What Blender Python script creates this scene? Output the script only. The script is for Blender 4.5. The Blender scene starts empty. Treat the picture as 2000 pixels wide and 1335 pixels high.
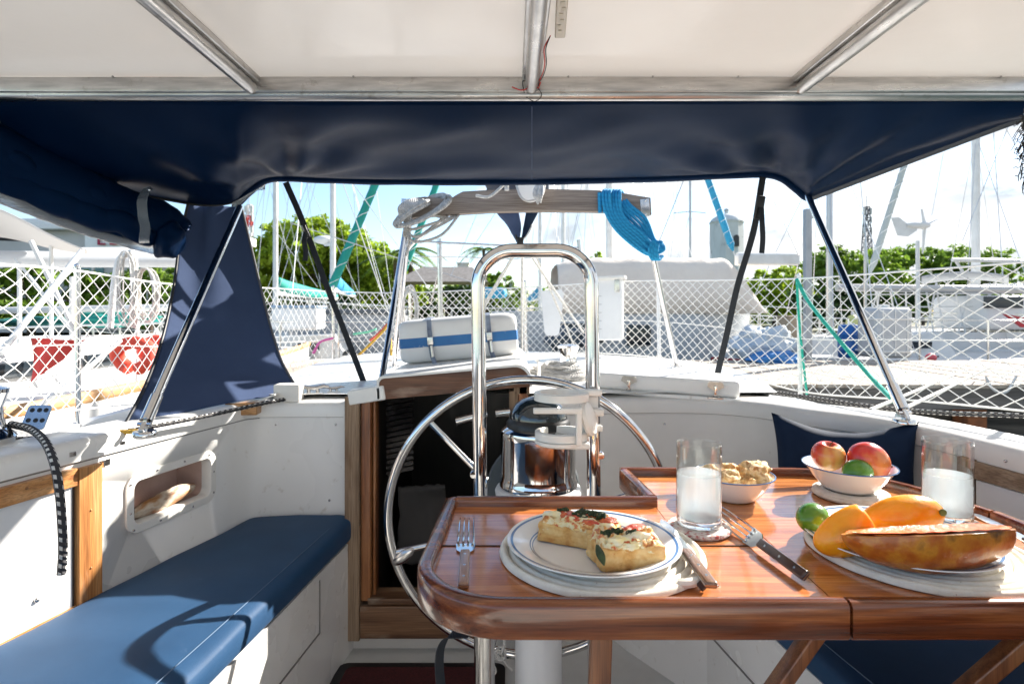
import bpy, bmesh, math, random
from mathutils import Vector, Matrix, noise
random.seed(7)
R = math.radians
# ------------------------------------------------------------------ camera, sky, sun, exposure
scene = bpy.context.scene
col = scene.collection
cam_data = bpy.data.cameras.new("camera")
cam = bpy.data.objects.new("camera", cam_data)
col.objects.link(cam)
cam.location = (0, 0, 0)
cam.rotation_euler = (R(90), 0, 0)
cam_data.lens = 20.7
cam_data.sensor_width = 36.0
cam_data.shift_y = -0.0302
cam_data.clip_start = 0.02
cam_data.clip_end = 3000
cam_data.dof.use_dof = True
cam_data.dof.focus_distance = 1.25
cam_data.dof.aperture_fstop = 7.0
scene.camera = cam

SUN_DIR = Vector((0.775, 0.632, 0.56)).normalized()        # towards the sun
world = bpy.data.worlds.new("World")
scene.world = world
world.use_nodes = True
wt = world.node_tree
wt.nodes.clear()
w_out = wt.nodes.new('ShaderNodeOutputWorld')
w_bg = wt.nodes.new('ShaderNodeBackground')
w_sky = wt.nodes.new('ShaderNodeTexSky')
w_sky.sky_type = 'NISHITA'
w_sky.sun_disc = False
w_sky.sun_elevation = math.asin(SUN_DIR.z)
w_sky.sun_rotation = math.atan2(SUN_DIR.x, SUN_DIR.y)
w_sky.air_density = 1.0
w_sky.dust_density = 0.3
w_sky.ozone_density = 2.5
w_bg.inputs['Strength'].default_value = 0.078
# clouds: thick low ones towards the sun side, thin ones elsewhere
tc = wt.nodes.new('ShaderNodeTexCoord')
mp = wt.nodes.new('ShaderNodeMapping')
mp.inputs['Scale'].default_value = (1.0, 1.0, 2.6)
n1 = wt.nodes.new('ShaderNodeTexNoise')
n1.inputs['Scale'].default_value = 4.2
n1.inputs['Detail'].default_value = 9.0
n1.inputs['Roughness'].default_value = 0.56
n1.inputs['Distortion'].default_value = 0.25
sep = wt.nodes.new('ShaderNodeSeparateXYZ')
side = wt.nodes.new('ShaderNodeMapRange')           # more cloud to the right (east)
side.inputs['From Min'].default_value = -0.35
side.inputs['From Max'].default_value = 0.55
side.inputs['To Min'].default_value = -0.13
side.inputs['To Max'].default_value = 0.10
addn = wt.nodes.new('ShaderNodeMath'); addn.operation = 'ADD'
ramp = wt.nodes.new('ShaderNodeValToRGB')
ramp.color_ramp.elements[0].position = 0.47
ramp.color_ramp.elements[1].position = 0.60
shade = wt.nodes.new('ShaderNodeTexNoise')
shade.inputs['Scale'].default_value = 7.0
shade.inputs['Detail'].default_value = 5.0
cr = wt.nodes.new('ShaderNodeValToRGB')
cr.color_ramp.elements[0].position = 0.35
cr.color_ramp.elements[0].color = (2.9, 3.2, 3.5, 1)
cr.color_ramp.elements[1].position = 0.62
cr.color_ramp.elements[1].color = (5.4, 5.45, 5.5, 1)
mx = wt.nodes.new('ShaderNodeMixRGB')
L = wt.links.new
L(tc.outputs['Generated'], mp.inputs['Vector'])
L(mp.outputs['Vector'], n1.inputs['Vector'])
L(mp.outputs['Vector'], shade.inputs['Vector'])
L(tc.outputs['Generated'], sep.inputs['Vector'])
L(sep.outputs['X'], side.inputs['Value'])
L(n1.outputs['Fac'], addn.inputs[0]); L(side.outputs['Result'], addn.inputs[1])
L(addn.outputs[0], ramp.inputs['Fac'])
L(ramp.outputs['Color'], mx.inputs['Fac'])
L(w_sky.outputs['Color'], mx.inputs['Color1'])
L(shade.outputs['Fac'], cr.inputs['Fac'])
L(cr.outputs['Color'], mx.inputs['Color2'])
L(mx.outputs['Color'], w_bg.inputs['Color'])
L(w_bg.outputs['Background'], w_out.inputs['Surface'])

sun_data = bpy.data.lights.new("sun", 'SUN')
sun_data.energy = 4.6
sun_data.angle = R(0.55)
sun_data.color = (1.0, 0.94, 0.86)
sun = bpy.data.objects.new("sun", sun_data)
col.objects.link(sun)
sun.rotation_euler = SUN_DIR.to_track_quat('Z', 'Y').to_euler()

scene.view_settings.view_transform = 'Standard'
scene.view_settings.look = 'None'
scene.view_settings.gamma = 1.0
scene.view_settings.exposure = 1.72
scene.cycles.use_denoising = True
scene.cycles.max_bounces = 10
scene.cycles.transmission_bounces = 8
scene.cycles.transparent_max_bounces = 16

F = 1150.0
def W(px, py, d):
    """estimate of a real point d metres ahead of the eye, from the survey of the photograph"""
    return Vector(((px - 1000) / F * d, d, (607 - py) / F * d))

# ------------------------------------------------------------------ materials
def M(name, base, rough=0.5, metal=0.0, var=None, vscale=4.0, vdetail=4.0, stretch=(1, 1, 1), bump=0.0, bscale=40.0,
      coat=0.0, trans=0.0, ior=1.45, alpha=1.0, translucent=0.0, contrast=(0.35, 0.65), spec=0.5, sheen=0.0, rvar=0.0,
      uv=False, emit=None, estr=0.0, sss=0.0, bstretch=None, bdist=0.01, dirt=None, dscale=9.0, damt=(0.6, 0.75)):
    m = bpy.data.materials.new(name)
    m.use_nodes = True
    nt = m.node_tree
    b = nt.nodes['Principled BSDF']
    out = nt.nodes['Material Output']
    c4 = (*base, 1)
    b.inputs['Base Color'].default_value = c4
    b.inputs['Roughness'].default_value = rough
    b.inputs['Metallic'].default_value = metal
    b.inputs['IOR'].default_value = ior
    b.inputs['Coat Weight'].default_value = coat
    b.inputs['Coat Roughness'].default_value = 0.06
    b.inputs['Transmission Weight'].default_value = trans
    b.inputs['Alpha'].default_value = alpha
    b.inputs['Specular IOR Level'].default_value = spec
    if sheen:
        b.inputs['Sheen Weight'].default_value = sheen
        b.inputs['Sheen Roughness'].default_value = 0.4
    if sss:
        b.inputs['Subsurface Weight'].default_value = sss
        b.inputs['Subsurface Radius'].default_value = (0.012, 0.006, 0.003)
        b.inputs['Subsurface Scale'].default_value = 1.0
    if emit:
        b.inputs['Emission Color'].default_value = (*emit, 1)
        b.inputs['Emission Strength'].default_value = estr
    t = nt.nodes.new('ShaderNodeTexCoord')
    src = t.outputs['UV'] if uv else t.outputs['Object']
    def nz(scale, detail, st):
        mpn = nt.nodes.new('ShaderNodeMapping')
        mpn.inputs['Scale'].default_value = st
        nt.links.new(src, mpn.inputs['Vector'])
        n = nt.nodes.new('ShaderNodeTexNoise')
        n.inputs['Scale'].default_value = scale
        n.inputs['Detail'].default_value = detail
        n.inputs['Roughness'].default_value = 0.6
        nt.links.new(mpn.outputs['Vector'], n.inputs['Vector'])
        return n
    colsock = None
    if var:
        n = nz(vscale, vdetail, stretch)
        r = nt.nodes.new('ShaderNodeValToRGB')
        els = r.color_ramp.elements
        cols = [base] + (list(var) if isinstance(var[0], (tuple, list)) else [var])
        els[0].position = contrast[0]; els[1].position = contrast[1]
        els[0].color = (*cols[0], 1); els[1].color = (*cols[-1], 1)
        for i, c in enumerate(cols[1:-1]):
            e = els.new(contrast[0] + (contrast[1] - contrast[0]) * (i + 1) / (len(cols) - 1)); e.color = (*c, 1)
        nt.links.new(n.outputs['Fac'], r.inputs['Fac'])
        colsock = r.outputs['Color']
        if rvar:
            mr = nt.nodes.new('ShaderNodeMapRange')
            mr.inputs['To Min'].default_value = max(0.02, rough - rvar); mr.inputs['To Max'].default_value = rough + rvar
            nt.links.new(n.outputs['Fac'], mr.inputs['Value']); nt.links.new(mr.outputs['Result'], b.inputs['Roughness'])
    if dirt:
        n = nz(dscale, 8.0, (1, 1, 1))
        r = nt.nodes.new('ShaderNodeValToRGB')
        r.color_ramp.elements[0].position = damt[0]; r.color_ramp.elements[1].position = damt[1]
        nt.links.new(n.outputs['Fac'], r.inputs['Fac'])
        x = nt.nodes.new('ShaderNodeMixRGB')
        nt.links.new(r.outputs['Color'], x.inputs['Fac'])
        if colsock: nt.links.new(colsock, x.inputs['Color1'])
        else: x.inputs['Color1'].default_value = c4
        x.inputs['Color2'].default_value = (*dirt, 1)
        colsock = x.outputs['Color']
    if colsock: nt.links.new(colsock, b.inputs['Base Color'])
    if bump:
        n = nz(bscale, 5.0, bstretch or stretch)
        bp = nt.nodes.new('ShaderNodeBump')
        bp.inputs['Strength'].default_value = bump
        bp.inputs['Distance'].default_value = bdist
        nt.links.new(n.outputs['Fac'], bp.inputs['Height'])
        nt.links.new(bp.outputs['Normal'], b.inputs['Normal'])
    if translucent:
        tr = nt.nodes.new('ShaderNodeBsdfTranslucent')
        tr.inputs['Color'].default_value = c4
        if colsock: nt.links.new(colsock, tr.inputs['Color'])
        ms = nt.nodes.new('ShaderNodeMixShader')
        ms.inputs['Fac'].default_value = translucent
        nt.links.new(b.outputs['BSDF'], ms.inputs[1]); nt.links.new(tr.outputs['BSDF'], ms.inputs[2])
        nt.links.new(ms.outputs['Shader'], out.inputs['Surface'])
    return m

def M_rope(name, c1, c2, period=0.045, duty=0.5, skew=1.0, bump=0.6, fleck=False):
    """braided rope: marks repeat along the UV length"""
    m = bpy.data.materials.new(name); m.use_nodes = True
    nt = m.node_tree; b = nt.nodes['Principled BSDF']; b.inputs['Roughness'].default_value = 0.85
    t = nt.nodes.new('ShaderNodeTexCoord'); s = nt.nodes.new('ShaderNodeSeparateXYZ')
    nt.links.new(t.outputs['UV'], s.inputs['Vector'])
    a = nt.nodes.new('ShaderNodeMath'); a.operation = 'MULTIPLY'; a.inputs[1].default_value = 1.0 / period
    nt.links.new(s.outputs['X'], a.inputs[0])
    v = nt.nodes.new('ShaderNodeMath'); v.operation = 'MULTIPLY_ADD'; v.inputs[1].default_value = skew
    nt.links.new(s.outputs['Y'], v.inputs[0]); nt.links.new(a.outputs[0], v.inputs[2])
    f = nt.nodes.new('ShaderNodeMath'); f.operation = 'FRACT'; nt.links.new(v.outputs[0], f.inputs[0])
    g = nt.nodes.new('ShaderNodeMath'); g.operation = 'GREATER_THAN'; g.inputs[1].default_value = duty
    nt.links.new(f.outputs[0], g.inputs[0])
    if fleck:
        h = nt.nodes.new('ShaderNodeMath'); h.operation = 'MULTIPLY'; h.inputs[1].default_value = 3.0; nt.links.new(s.outputs['Y'], h.inputs[0])
        h2 = nt.nodes.new('ShaderNodeMath'); h2.operation = 'FRACT'; nt.links.new(h.outputs[0], h2.inputs[0])
        h3 = nt.nodes.new('ShaderNodeMath'); h3.operation = 'GREATER_THAN'; h3.inputs[1].default_value = .42; nt.links.new(h2.outputs[0], h3.inputs[0])
        h4 = nt.nodes.new('ShaderNodeMath'); h4.operation = 'MULTIPLY'; nt.links.new(g.outputs[0], h4.inputs[0]); nt.links.new(h3.outputs[0], h4.inputs[1]); g = h4
    x = nt.nodes.new('ShaderNodeMixRGB'); x.inputs['Color1'].default_value = (*c1, 1); x.inputs['Color2'].default_value = (*c2, 1)
    nt.links.new(g.outputs[0], x.inputs['Fac']); nt.links.new(x.outputs['Color'], b.inputs['Base Color'])
    # strand relief
    w = nt.nodes.new('ShaderNodeMath'); w.operation = 'MULTIPLY'; w.inputs[1].default_value = 2 * math.pi * 90
    nt.links.new(s.outputs['X'], w.inputs[0])
    w2 = nt.nodes.new('ShaderNodeMath'); w2.operation = 'MULTIPLY_ADD'; w2.inputs[1].default_value = 2 * math.pi * 2
    nt.links.new(s.outputs['Y'], w2.inputs[0]); nt.links.new(w.outputs[0], w2.inputs[2])
    sn = nt.nodes.new('ShaderNodeMath'); sn.operation = 'SINE'; nt.links.new(w2.outputs[0], sn.inputs[0])
    bp = nt.nodes.new('ShaderNodeBump'); bp.inputs['Strength'].default_value = bump; bp.inputs['Distance'].default_value = 0.002
    nt.links.new(sn.outputs[0], bp.inputs['Height']); nt.links.new(bp.outputs['Normal'], b.inputs['Normal'])
    return m

def M_wood(name, dark, mid, light, axis='X', rough=0.35, coat=0.0, bump=0.15, scale=1.0, worn=None, wamt=(0.58, 0.72), planks=0.0):
    """wood: long figure plus fine pores along one axis"""
    m = bpy.data.materials.new(name); m.use_nodes = True
    nt = m.node_tree; b = nt.nodes['Principled BSDF']
    b.inputs['Roughness'].default_value = rough; b.inputs['Coat Weight'].default_value = coat; b.inputs['Coat Roughness'].default_value = 0.07
    t = nt.nodes.new('ShaderNodeTexCoord')
    i = 'XYZ'.index(axis)
    def nz(sc, along, across, det=6.0, dist=0.0):
        mpn = nt.nodes.new('ShaderNodeMapping')
        st = [across * sc] * 3; st[i] = along * sc
        mpn.inputs['Scale'].default_value = st
        nt.links.new(t.outputs['Object'], mpn.inputs['Vector'])
        n = nt.nodes.new('ShaderNodeTexNoise'); n.inputs['Scale'].default_value = 1.0; n.inputs['Detail'].default_value = det
        n.inputs['Distortion'].default_value = dist
        nt.links.new(mpn.outputs['Vector'], n.inputs['Vector'])
        return n
    a = nz(scale, 1.6, 26, 5, 0.6); p = nz(scale, 9, 330, 3)
    r = nt.nodes.new('ShaderNodeValToRGB')
    r.color_ramp.elements[0].position = 0.32; r.color_ramp.elements[0].color = (*dark, 1)
    r.color_ramp.elements[1].position = 0.70; r.color_ramp.elements[1].color = (*light, 1)
    e = r.color_ramp.elements.new(0.5); e.color = (*mid, 1)
    nt.links.new(a.outputs['Fac'], r.inputs['Fac'])
    x = nt.nodes.new('ShaderNodeMixRGB'); x.blend_type = 'MULTIPLY'; x.inputs['Fac'].default_value = 0.55
    r2 = nt.nodes.new('ShaderNodeValToRGB'); r2.color_ramp.elements[0].position = 0.38; r2.color_ramp.elements[0].color = (.45, .4, .36, 1)
    r2.color_ramp.elements[1].position = 0.55
    nt.links.new(p.outputs['Fac'], r2.inputs['Fac'])
    nt.links.new(r.outputs['Color'], x.inputs['Color1']); nt.links.new(r2.outputs['Color'], x.inputs['Color2'])
    cs = x.outputs['Color']
    if worn:
        wn = nz(1.0, 4, 14, 6); rr = nt.nodes.new('ShaderNodeValToRGB')
        rr.color_ramp.elements[0].position = wamt[0]; rr.color_ramp.elements[1].position = wamt[1]
        nt.links.new(wn.outputs['Fac'], rr.inputs['Fac'])
        y = nt.nodes.new('ShaderNodeMixRGB'); y.inputs['Color2'].default_value = (*worn, 1)
        nt.links.new(rr.outputs['Color'], y.inputs['Fac']); nt.links.new(cs, y.inputs['Color1']); cs = y.outputs['Color']
    nt.links.new(cs, b.inputs['Base Color'])
    bp = nt.nodes.new('ShaderNodeBump'); bp.inputs['Strength'].default_value = bump; bp.inputs['Distance'].default_value = 0.002
    nt.links.new(p.outputs['Fac'], bp.inputs['Height']); nt.links.new(bp.outputs['Normal'], b.inputs['Normal'])
    return m

white_gel = M('gelcoat', (.82, .81, .785), .28, var=(.76, .75, .72), vscale=2.2, rvar=.10, bump=.06, bscale=60, bdist=.003, dirt=(.50, .45, .38), dscale=26, damt=(.63, .82))
shade_tone_gel = M('gelcoat_shade_in_colour', (.66, .64, .61), .34, var=(.60, .58, .545), vscale=3, rvar=.1, bump=.08, bscale=50, bdist=.003, dirt=(.36, .33, .29), dscale=22, damt=(.68, .8))  # same gelcoat, colour darkened to paint in the shade on right coaming and sill
nonskid = M('nonskid', (.62, .62, .60), .6, var=(.54, .54, .52), vscale=6, bump=.35, bscale=350, bdist=.002)
roof_white = M('roof_laminate', (.90, .875, .84), .14, var=(.87, .84, .80), translucent=.30, vscale=1.4, bump=.10, bscale=3.5, bdist=.02, rvar=.06)
alu = M('aluminium', (.62, .60, .58), .30, 1.0, var=(.42, .41, .40), vscale=8, stretch=(1, 1, 8), rvar=.1, bump=.05, bscale=80, dirt=(.22, .18, .14), dscale=20, damt=(.62, .8))
chrome = M('polished_steel', (.72, .71, .70), .07, 1.0, var=(.62, .61, .60), vscale=7, rvar=.035, bump=.02, bscale=20)
steel = M('brushed_steel', (.62, .61, .60), .22, 1.0, var=(.5, .49, .48), vscale=30, rvar=.08)
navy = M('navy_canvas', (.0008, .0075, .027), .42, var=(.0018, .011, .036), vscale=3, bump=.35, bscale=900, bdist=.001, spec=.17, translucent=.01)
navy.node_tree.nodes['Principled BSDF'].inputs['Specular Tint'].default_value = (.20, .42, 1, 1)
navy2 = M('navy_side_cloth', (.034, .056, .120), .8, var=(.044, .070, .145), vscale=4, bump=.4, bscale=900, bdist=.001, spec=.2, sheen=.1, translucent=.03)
cushion_m = M('cushion_cloth', (.006, .043, .110), .64, var=(.012, .058, .138), vscale=5, bump=.45, bscale=700, bdist=.001, sheen=.05, spec=.38, dirt=(.05, .10, .19), dscale=30, damt=(.66, .85))
pillow_m = M('pillow_cloth', (.004, .013, .036), .8, var=(.006, .018, .045), vscale=10, bump=.4, bscale=700, bdist=.001, spec=.2)
vinyl = M('clear_vinyl', (.8, .84, .86), .06, trans=.75, ior=1.3, bump=.5, bscale=18, stretch=(1, 1, 6), bdist=.02)
varnish = M_wood('varnished_teak', (.36, .105, .028), (.50, .165, .046), (.61, .25, .085), 'X', .17, .6, .05, 2.4)
varnish_y = M_wood('varnished_teak_fore_and_aft', (.17, .038, .009), (.34, .10, .024), (.48, .17, .045), 'Y', .25, .85, .05, 1.0)
rim_wood = M_wood('varnished_table_rim', (.055, .014, .006), (.16, .040, .012), (.32, .105, .03), 'X', .20, .45, .05, 1.6, worn=(.36, .19, .08), wamt=(.66, .74))
old_teak = M_wood('weathered_teak', (.16, .10, .06), (.27, .18, .11), (.40, .30, .21), 'Z', .75, 0, .5, 1.2, worn=(.14, .07, .03))
oiled_teak = M_wood('oiled_teak_upright', (.30, .11, .03), (.52, .23, .07), (.66, .36, .15), 'Z', .45, .2, .3, 1.2, worn=(.52, .36, .22), wamt=(.62, .75))
oiled_teak_y = M_wood('oiled_teak_level', (.32, .12, .035), (.55, .25, .08), (.68, .38, .17), 'Y', .45, .2, .3, 1.2, worn=(.55, .38, .24), wamt=(.62, .75))
hatch_wood = M_wood('hatch_board', (.085, .032, .014), (.16, .065, .028), (.24, .11, .05), 'X', .5, .2, .25, 1.0, worn=(.30, .20, .14), wamt=(.64, .74))
beam_wood = M_wood('silvered_teak_beam', (.17, .14, .12), (.27, .225, .19), (.36, .31, .27), 'X', .85, 0, .6, 1.0, worn=(.16, .10, .07), wamt=(.55, .75))
dock_wood = M_wood('dock_planks', (.30, .25, .20), (.44, .38, .31), (.55, .48, .40), 'Y', .9, 0, .5, .4, worn=(.24, .2, .16), wamt=(.6, .75))
dock_dark = M_wood('dock_beam', (.05, .045, .04), (.09, .08, .07), (.14, .12, .10), 'X', .95, 0, .4, .5)
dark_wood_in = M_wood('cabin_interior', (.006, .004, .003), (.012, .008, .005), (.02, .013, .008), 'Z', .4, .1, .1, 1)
black_pl = M('black_plastic', (.012, .012, .013), .35)
black_gloss = M('compass_dome', (.015, .022, .026), .05, coat=1.0)
strap_m = M('webbing', (.018, .022, .028), .8, bump=.5, bscale=400, bdist=.001)
white_pl = M('white_plastic', (.76, .74, .70), .35, var=(.72, .70, .65), vscale=20)
white_pt = M('white_paint', (.80, .80, .79), .3, var=(.74, .74, .73), vscale=6)
rope_w = M_rope('white_rope', (.70, .68, .64), (.60, .585, .55), .03, .5, 1)
rope_g = M_rope('grey_rope', (.52, .51, .49), (.44, .43, .41), .03, .5, 1)
rope_bw = M_rope('flecked_rope', (.035, .035, .04), (.70, .68, .64), .017, .52, 1.33, .9, True)
rope_cy = M_rope('blue_rope', (.010, .24, .48), (.014, .29, .55), .02, .5, 1, .25)
rope_ye = M_rope('yellow_rope', (.70, .42, .06), (.62, .36, .05), .03, .5, 1)
rope_gr = M_rope('green_rope', (.02, .38, .28), (.03, .46, .34), .03, .5, 1)
netm = M('net_cord', (.80, .79, .76), .7)
wire = M('wire', (.55, .56, .57), .4, .6)
def M_thin(name, tint=(.97, .985, .98), edge=1.5, rough=.01, body=0.0):
    # clear thin-walled glass: straight-through light plus Fresnel gloss
    m = bpy.data.materials.new(name); m.use_nodes = True; nt = m.node_tree; nt.nodes.clear()
    o_ = nt.nodes.new('ShaderNodeOutputMaterial'); t_ = nt.nodes.new('ShaderNodeBsdfTransparent'); g_ = nt.nodes.new('ShaderNodeBsdfGlossy'); f_ = nt.nodes.new('ShaderNodeMath'); f_.operation = 'MULTIPLY_ADD'; f_.inputs[1].default_value = .85; f_.inputs[2].default_value = .03; p_ = nt.nodes.new('ShaderNodeMath'); p_.operation = 'POWER'; p_.inputs[1].default_value = 2.3; l_ = nt.nodes.new('ShaderNodeLayerWeight'); nt.links.new(l_.outputs['Facing'], p_.inputs[0]); nt.links.new(p_.outputs[0], f_.inputs[0]); x_ = nt.nodes.new('ShaderNodeMixShader')
    t_.inputs['Color'].default_value = (*tint, 1); g_.inputs['Roughness'].default_value = rough
    nt.links.new(f_.outputs[0], x_.inputs['Fac']); nt.links.new(t_.outputs[0], x_.inputs[1]); nt.links.new(g_.outputs[0], x_.inputs[2]); nt.links.new(x_.outputs[0], o_.inputs['Surface'])
    return m
glass_m = M_thin('drinking_glass')
glass_thick = M('glass_base', (1, 1, 1), .02, trans=1.0, ior=1.4)
drink_m = M('cloudy_lemonade', (.84, .88, .92), .12, var=(.78, .83, .88), vscale=26, translucent=.55)
_nt = drink_m.node_tree; _o = _nt.nodes['Material Output']; _s = _o.inputs['Surface'].links[0].from_socket
_t = _nt.nodes.new('ShaderNodeBsdfRefraction'); _t.inputs['IOR'].default_value = 1.12; _t.inputs['Roughness'].default_value = .35; _t.inputs['Color'].default_value = (.93, .97, 1.0, 1); _m = _nt.nodes.new('ShaderNodeMixShader'); _m.inputs['Fac'].default_value = .55
_nt.links.new(_s, _m.inputs[1]); _nt.links.new(_t.outputs[0], _m.inputs[2]); _nt.links.new(_m.outputs[0], _o.inputs['Surface'])
plate_m = M('enamel', (.82, .82, .81), .12, coat=.4, var=(.79, .79, .785), vscale=5)
blue_band = M('enamel_blue_band', (.05, .13, .30), .15, coat=.4, var=(.07, .17, .36), vscale=20)
mat_m = M('cotton_rope_mat', (.84, .80, .71), .9, var=(.76, .71, .61), vscale=60, bump=.5, bscale=300, bdist=.001, dirt=(.36, .20, .14), dscale=150, damt=(.69, .71))
crochet_m = M('crochet', (.68, .62, .57), .95, var=(.40, .10, .09), vscale=110, contrast=(.50, .62), bump=.8, bscale=200, bdist=.002)
mug_m = M('white_trivet', (.70, .68, .62), .9, var=(.62, .58, .52), vscale=70, bump=.8, bscale=220, bdist=.002)
dark_handle = M_wood('knife_handle_wood', (.025, .01, .006), (.06, .025, .014), (.10, .045, .025), 'Y', .3, .5, .1, 3)
pale_handle = M_wood('fork_handle_wood', (.20, .09, .05), (.34, .17, .10), (.46, .26, .17), 'Y', .3, .5, .1, 3)
red_carpet = M('doormat_pile', (.085, .012, .014), .95, var=(.05, .008, .01), vscale=200, bump=.9, bscale=420, bdist=.004)
# ------------------------------------------------------------------ mesh building
ORG = {}
class MB:
    def __init__(s): s.v = []; s.f = []; s.uv = {}; s.mi = []; s.cur = 0
    def add(s, vs, fs):
        o = len(s.v); s.v += [Vector(v) for v in vs]; s.f += [tuple(i + o for i in f) for f in fs]; s.mi += [s.cur] * len(fs); return o
    def box(s, c, size, rot=None, bev=0.0):
        c = Vector(c); x, y, z = [q / 2 for q in size]
        if bev > 0:
            bm = bmesh.new(); bmesh.ops.create_cube(bm, size=1.0)
            for v in bm.verts: v.co = Vector((v.co.x * size[0], v.co.y * size[1], v.co.z * size[2]))
            bmesh.ops.bevel(bm, geom=bm.edges[:], offset=min(bev, min(size) * .45), segments=3, affect='EDGES', profile=.6)
            bm.verts.index_update()
            vs = [v.co.copy() for v in bm.verts]; fs = [[v.index for v in f.verts] for f in bm.faces]; bm.free()
        else:
            vs = [Vector((a, b, d)) for a in (-x, x) for b in (-y, y) for d in (-z, z)]
            fs = [(0, 1, 3, 2), (4, 6, 7, 5), (0, 4, 5, 1), (2, 3, 7, 6), (0, 2, 6, 4), (1, 5, 7, 3)]
        if rot is not None: vs = [rot @ v for v in vs]
        s.add([v + c for v in vs], fs); return s
    def tube(s, pts, r, n=8, closed=False, cap=True, ell=None, up0=None):
        """swept round tube; r a number or list; ell=(a,b) squashes the section; UV u = length"""
        pts = [Vector(p) for p in pts]; N = len(pts)
        rr = r if isinstance(r, (list, tuple)) else [r] * N
        tans = []
        for i in range(N):
            if closed: t = pts[(i + 1) % N] - pts[i - 1]
            else: t = pts[min(i + 1, N - 1)] - pts[max(i - 1, 0)]
            if t.length < 1e-9: t = Vector((0, 0, 1))
            tans.append(t.normalized())
        up = Vector(up0) if up0 else (Vector((0, 0, 1)) if abs(tans[0].z) < .9 else Vector((0, 1, 0)))
        a = tans[0].cross(up).normalized(); base = len(s.v); lens = 0
        rows = []
        for i in range(N):
            t = tans[i]; a = (a - t * a.dot(t))
            a = a.normalized() if a.length > 1e-6 else t.orthogonal().normalized()
            b = t.cross(a)
            if i: lens += (pts[i] - pts[i - 1]).length
            ea, eb = ell or (1, 1)
            for k in range(n):
                g = 2 * math.pi * k / n
                s.v.append(pts[i] + (a * math.cos(g) * ea + b * math.sin(g) * eb) * rr[i]); s.uv[len(s.v) - 1] = (lens, k / n)
        M_ = N if closed else N - 1
        for i in range(M_):
            for k in range(n):
                p = base + i * n + k; q = base + i * n + (k + 1) % n
                j = ((i + 1) % N) * n + base
                s.f.append((p, q, j + (k + 1) % n, j + k)); s.mi.append(s.cur)
        if cap and not closed:
            s.f.append(tuple(base + k for k in range(n))[::-1]); s.mi.append(s.cur)
            s.f.append(tuple(base + (N - 1) * n + k for k in range(n))); s.mi.append(s.cur)
        return s
    def lathe(s, prof, c=(0, 0, 0), n=40, rot=None, close=False):
        c = Vector(c); base = len(s.v)
        for (r, z) in prof:
            for k in range(n):
                g = 2 * math.pi * k / n; v = Vector((max(r, 1e-5) * math.cos(g), max(r, 1e-5) * math.sin(g), z))
                if rot is not None: v = rot @ v
                s.v.append(v + c)
        for i in range(len(prof) - 1):
            for k in range(n):
                p = base + i * n; q = p + n
                s.f.append((p + k, p + (k + 1) % n, q + (k + 1) % n, q + k)); s.mi.append(s.cur)
        return s
    def prism(s, poly, h, frame=None, z0=0.0):
        """closed 2-D outline (local XY) extruded in local Z by h"""
        fr = frame or Matrix.Identity(4); n = len(poly)
        vs = [fr @ Vector((x, y, z0)) for x, y in poly] + [fr @ Vector((x, y, z0 + h)) for x, y in poly]
        fs = [tuple(range(n))[::-1], tuple(range(n, 2 * n))] + [(i, (i + 1) % n, n + (i + 1) % n, n + i) for i in range(n)]
        s.add(vs, fs); return s
    def grid(s, fn, nu, nv, thick=0.0, closed_u=False):
        base = len(s.v); P = [[Vector(fn(i / (nu if closed_u else nu - 1), j / (nv - 1))) for j in range(nv)] for i in range(nu)]
        for i in range(nu):
            for j in range(nv): s.v.append(P[i][j]); s.uv[len(s.v) - 1] = (i / (nu - 1), j / (nv - 1))
        for i in range(nu if closed_u else nu - 1):
            for j in range(nv - 1):
                a = base + i * nv + j; b = base + ((i + 1) % nu) * nv + j
                s.f.append((a, b, b + 1, a + 1)); s.mi.append(s.cur)
        return s
    def sweep(s, path, prof, closed=False, caps=True, loop=True):
        """profile (outward offset, z) swept along a plan path [(x,y)] or [(x,y,z)]; outward = right of travel; mitred"""
        P = [Vector((p[0], p[1], p[2] if len(p) > 2 else 0)) for p in path]; N = len(P); base = len(s.v); m = len(prof)
        for i in range(N):
            d1 = (P[i] - P[i - 1]) if (i or closed) else (P[1] - P[0])
            d2 = (P[(i + 1) % N] - P[i]) if (i < N - 1 or closed) else d1
            d1.z = d2.z = 0; d1.normalize(); d2.normalize()
            n1 = Vector((d1.y, -d1.x, 0)); n2 = Vector((d2.y, -d2.x, 0)); nn = n1 + n2
            if nn.length < 1e-6: nn = n1
            nn.normalize(); k = 1 / max(.4, nn.dot(n1))
            for (o, z) in prof: s.v.append(P[i] + nn * o * k + Vector((0, 0, z)))
        mm = m if loop else m - 1
        for i in range(N if closed else N - 1):
            for j in range(mm):
                a = base + i * m + j; b = base + i * m + (j + 1) % m; i2 = ((i + 1) % N) * m + base
                s.f.append((a, i2 + j, i2 + (j + 1) % m, b)); s.mi.append(s.cur)
        if caps and not closed and loop:
            s.f.append(tuple(base + j for j in range(m))); s.mi.append(s.cur)
            s.f.append(tuple(base + (N - 1) * m + j for j in range(m))[::-1]); s.mi.append(s.cur)
        return s
    def ellipsoid(s, c, r, rot=None, n=20, m=12, fn=None):
        c = Vector(c); base = len(s.v)
        for i in range(m + 1):
            th = math.pi * i / m
            for k in range(n):
                g = 2 * math.pi * k / n
                u = Vector((math.sin(th) * math.cos(g), math.sin(th) * math.sin(g), math.cos(th)))
                if i in (0, m): u = Vector((0.0005 * math.cos(g), .0005 * math.sin(g), math.cos(th)))
                v = Vector((u.x * r[0], u.y * r[1], u.z * r[2]))
                if fn: v = fn(u, v)
                if rot is not None: v = rot @ v
                s.v.append(v + c); s.uv[len(s.v) - 1] = (k / n, i / m)
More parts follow.
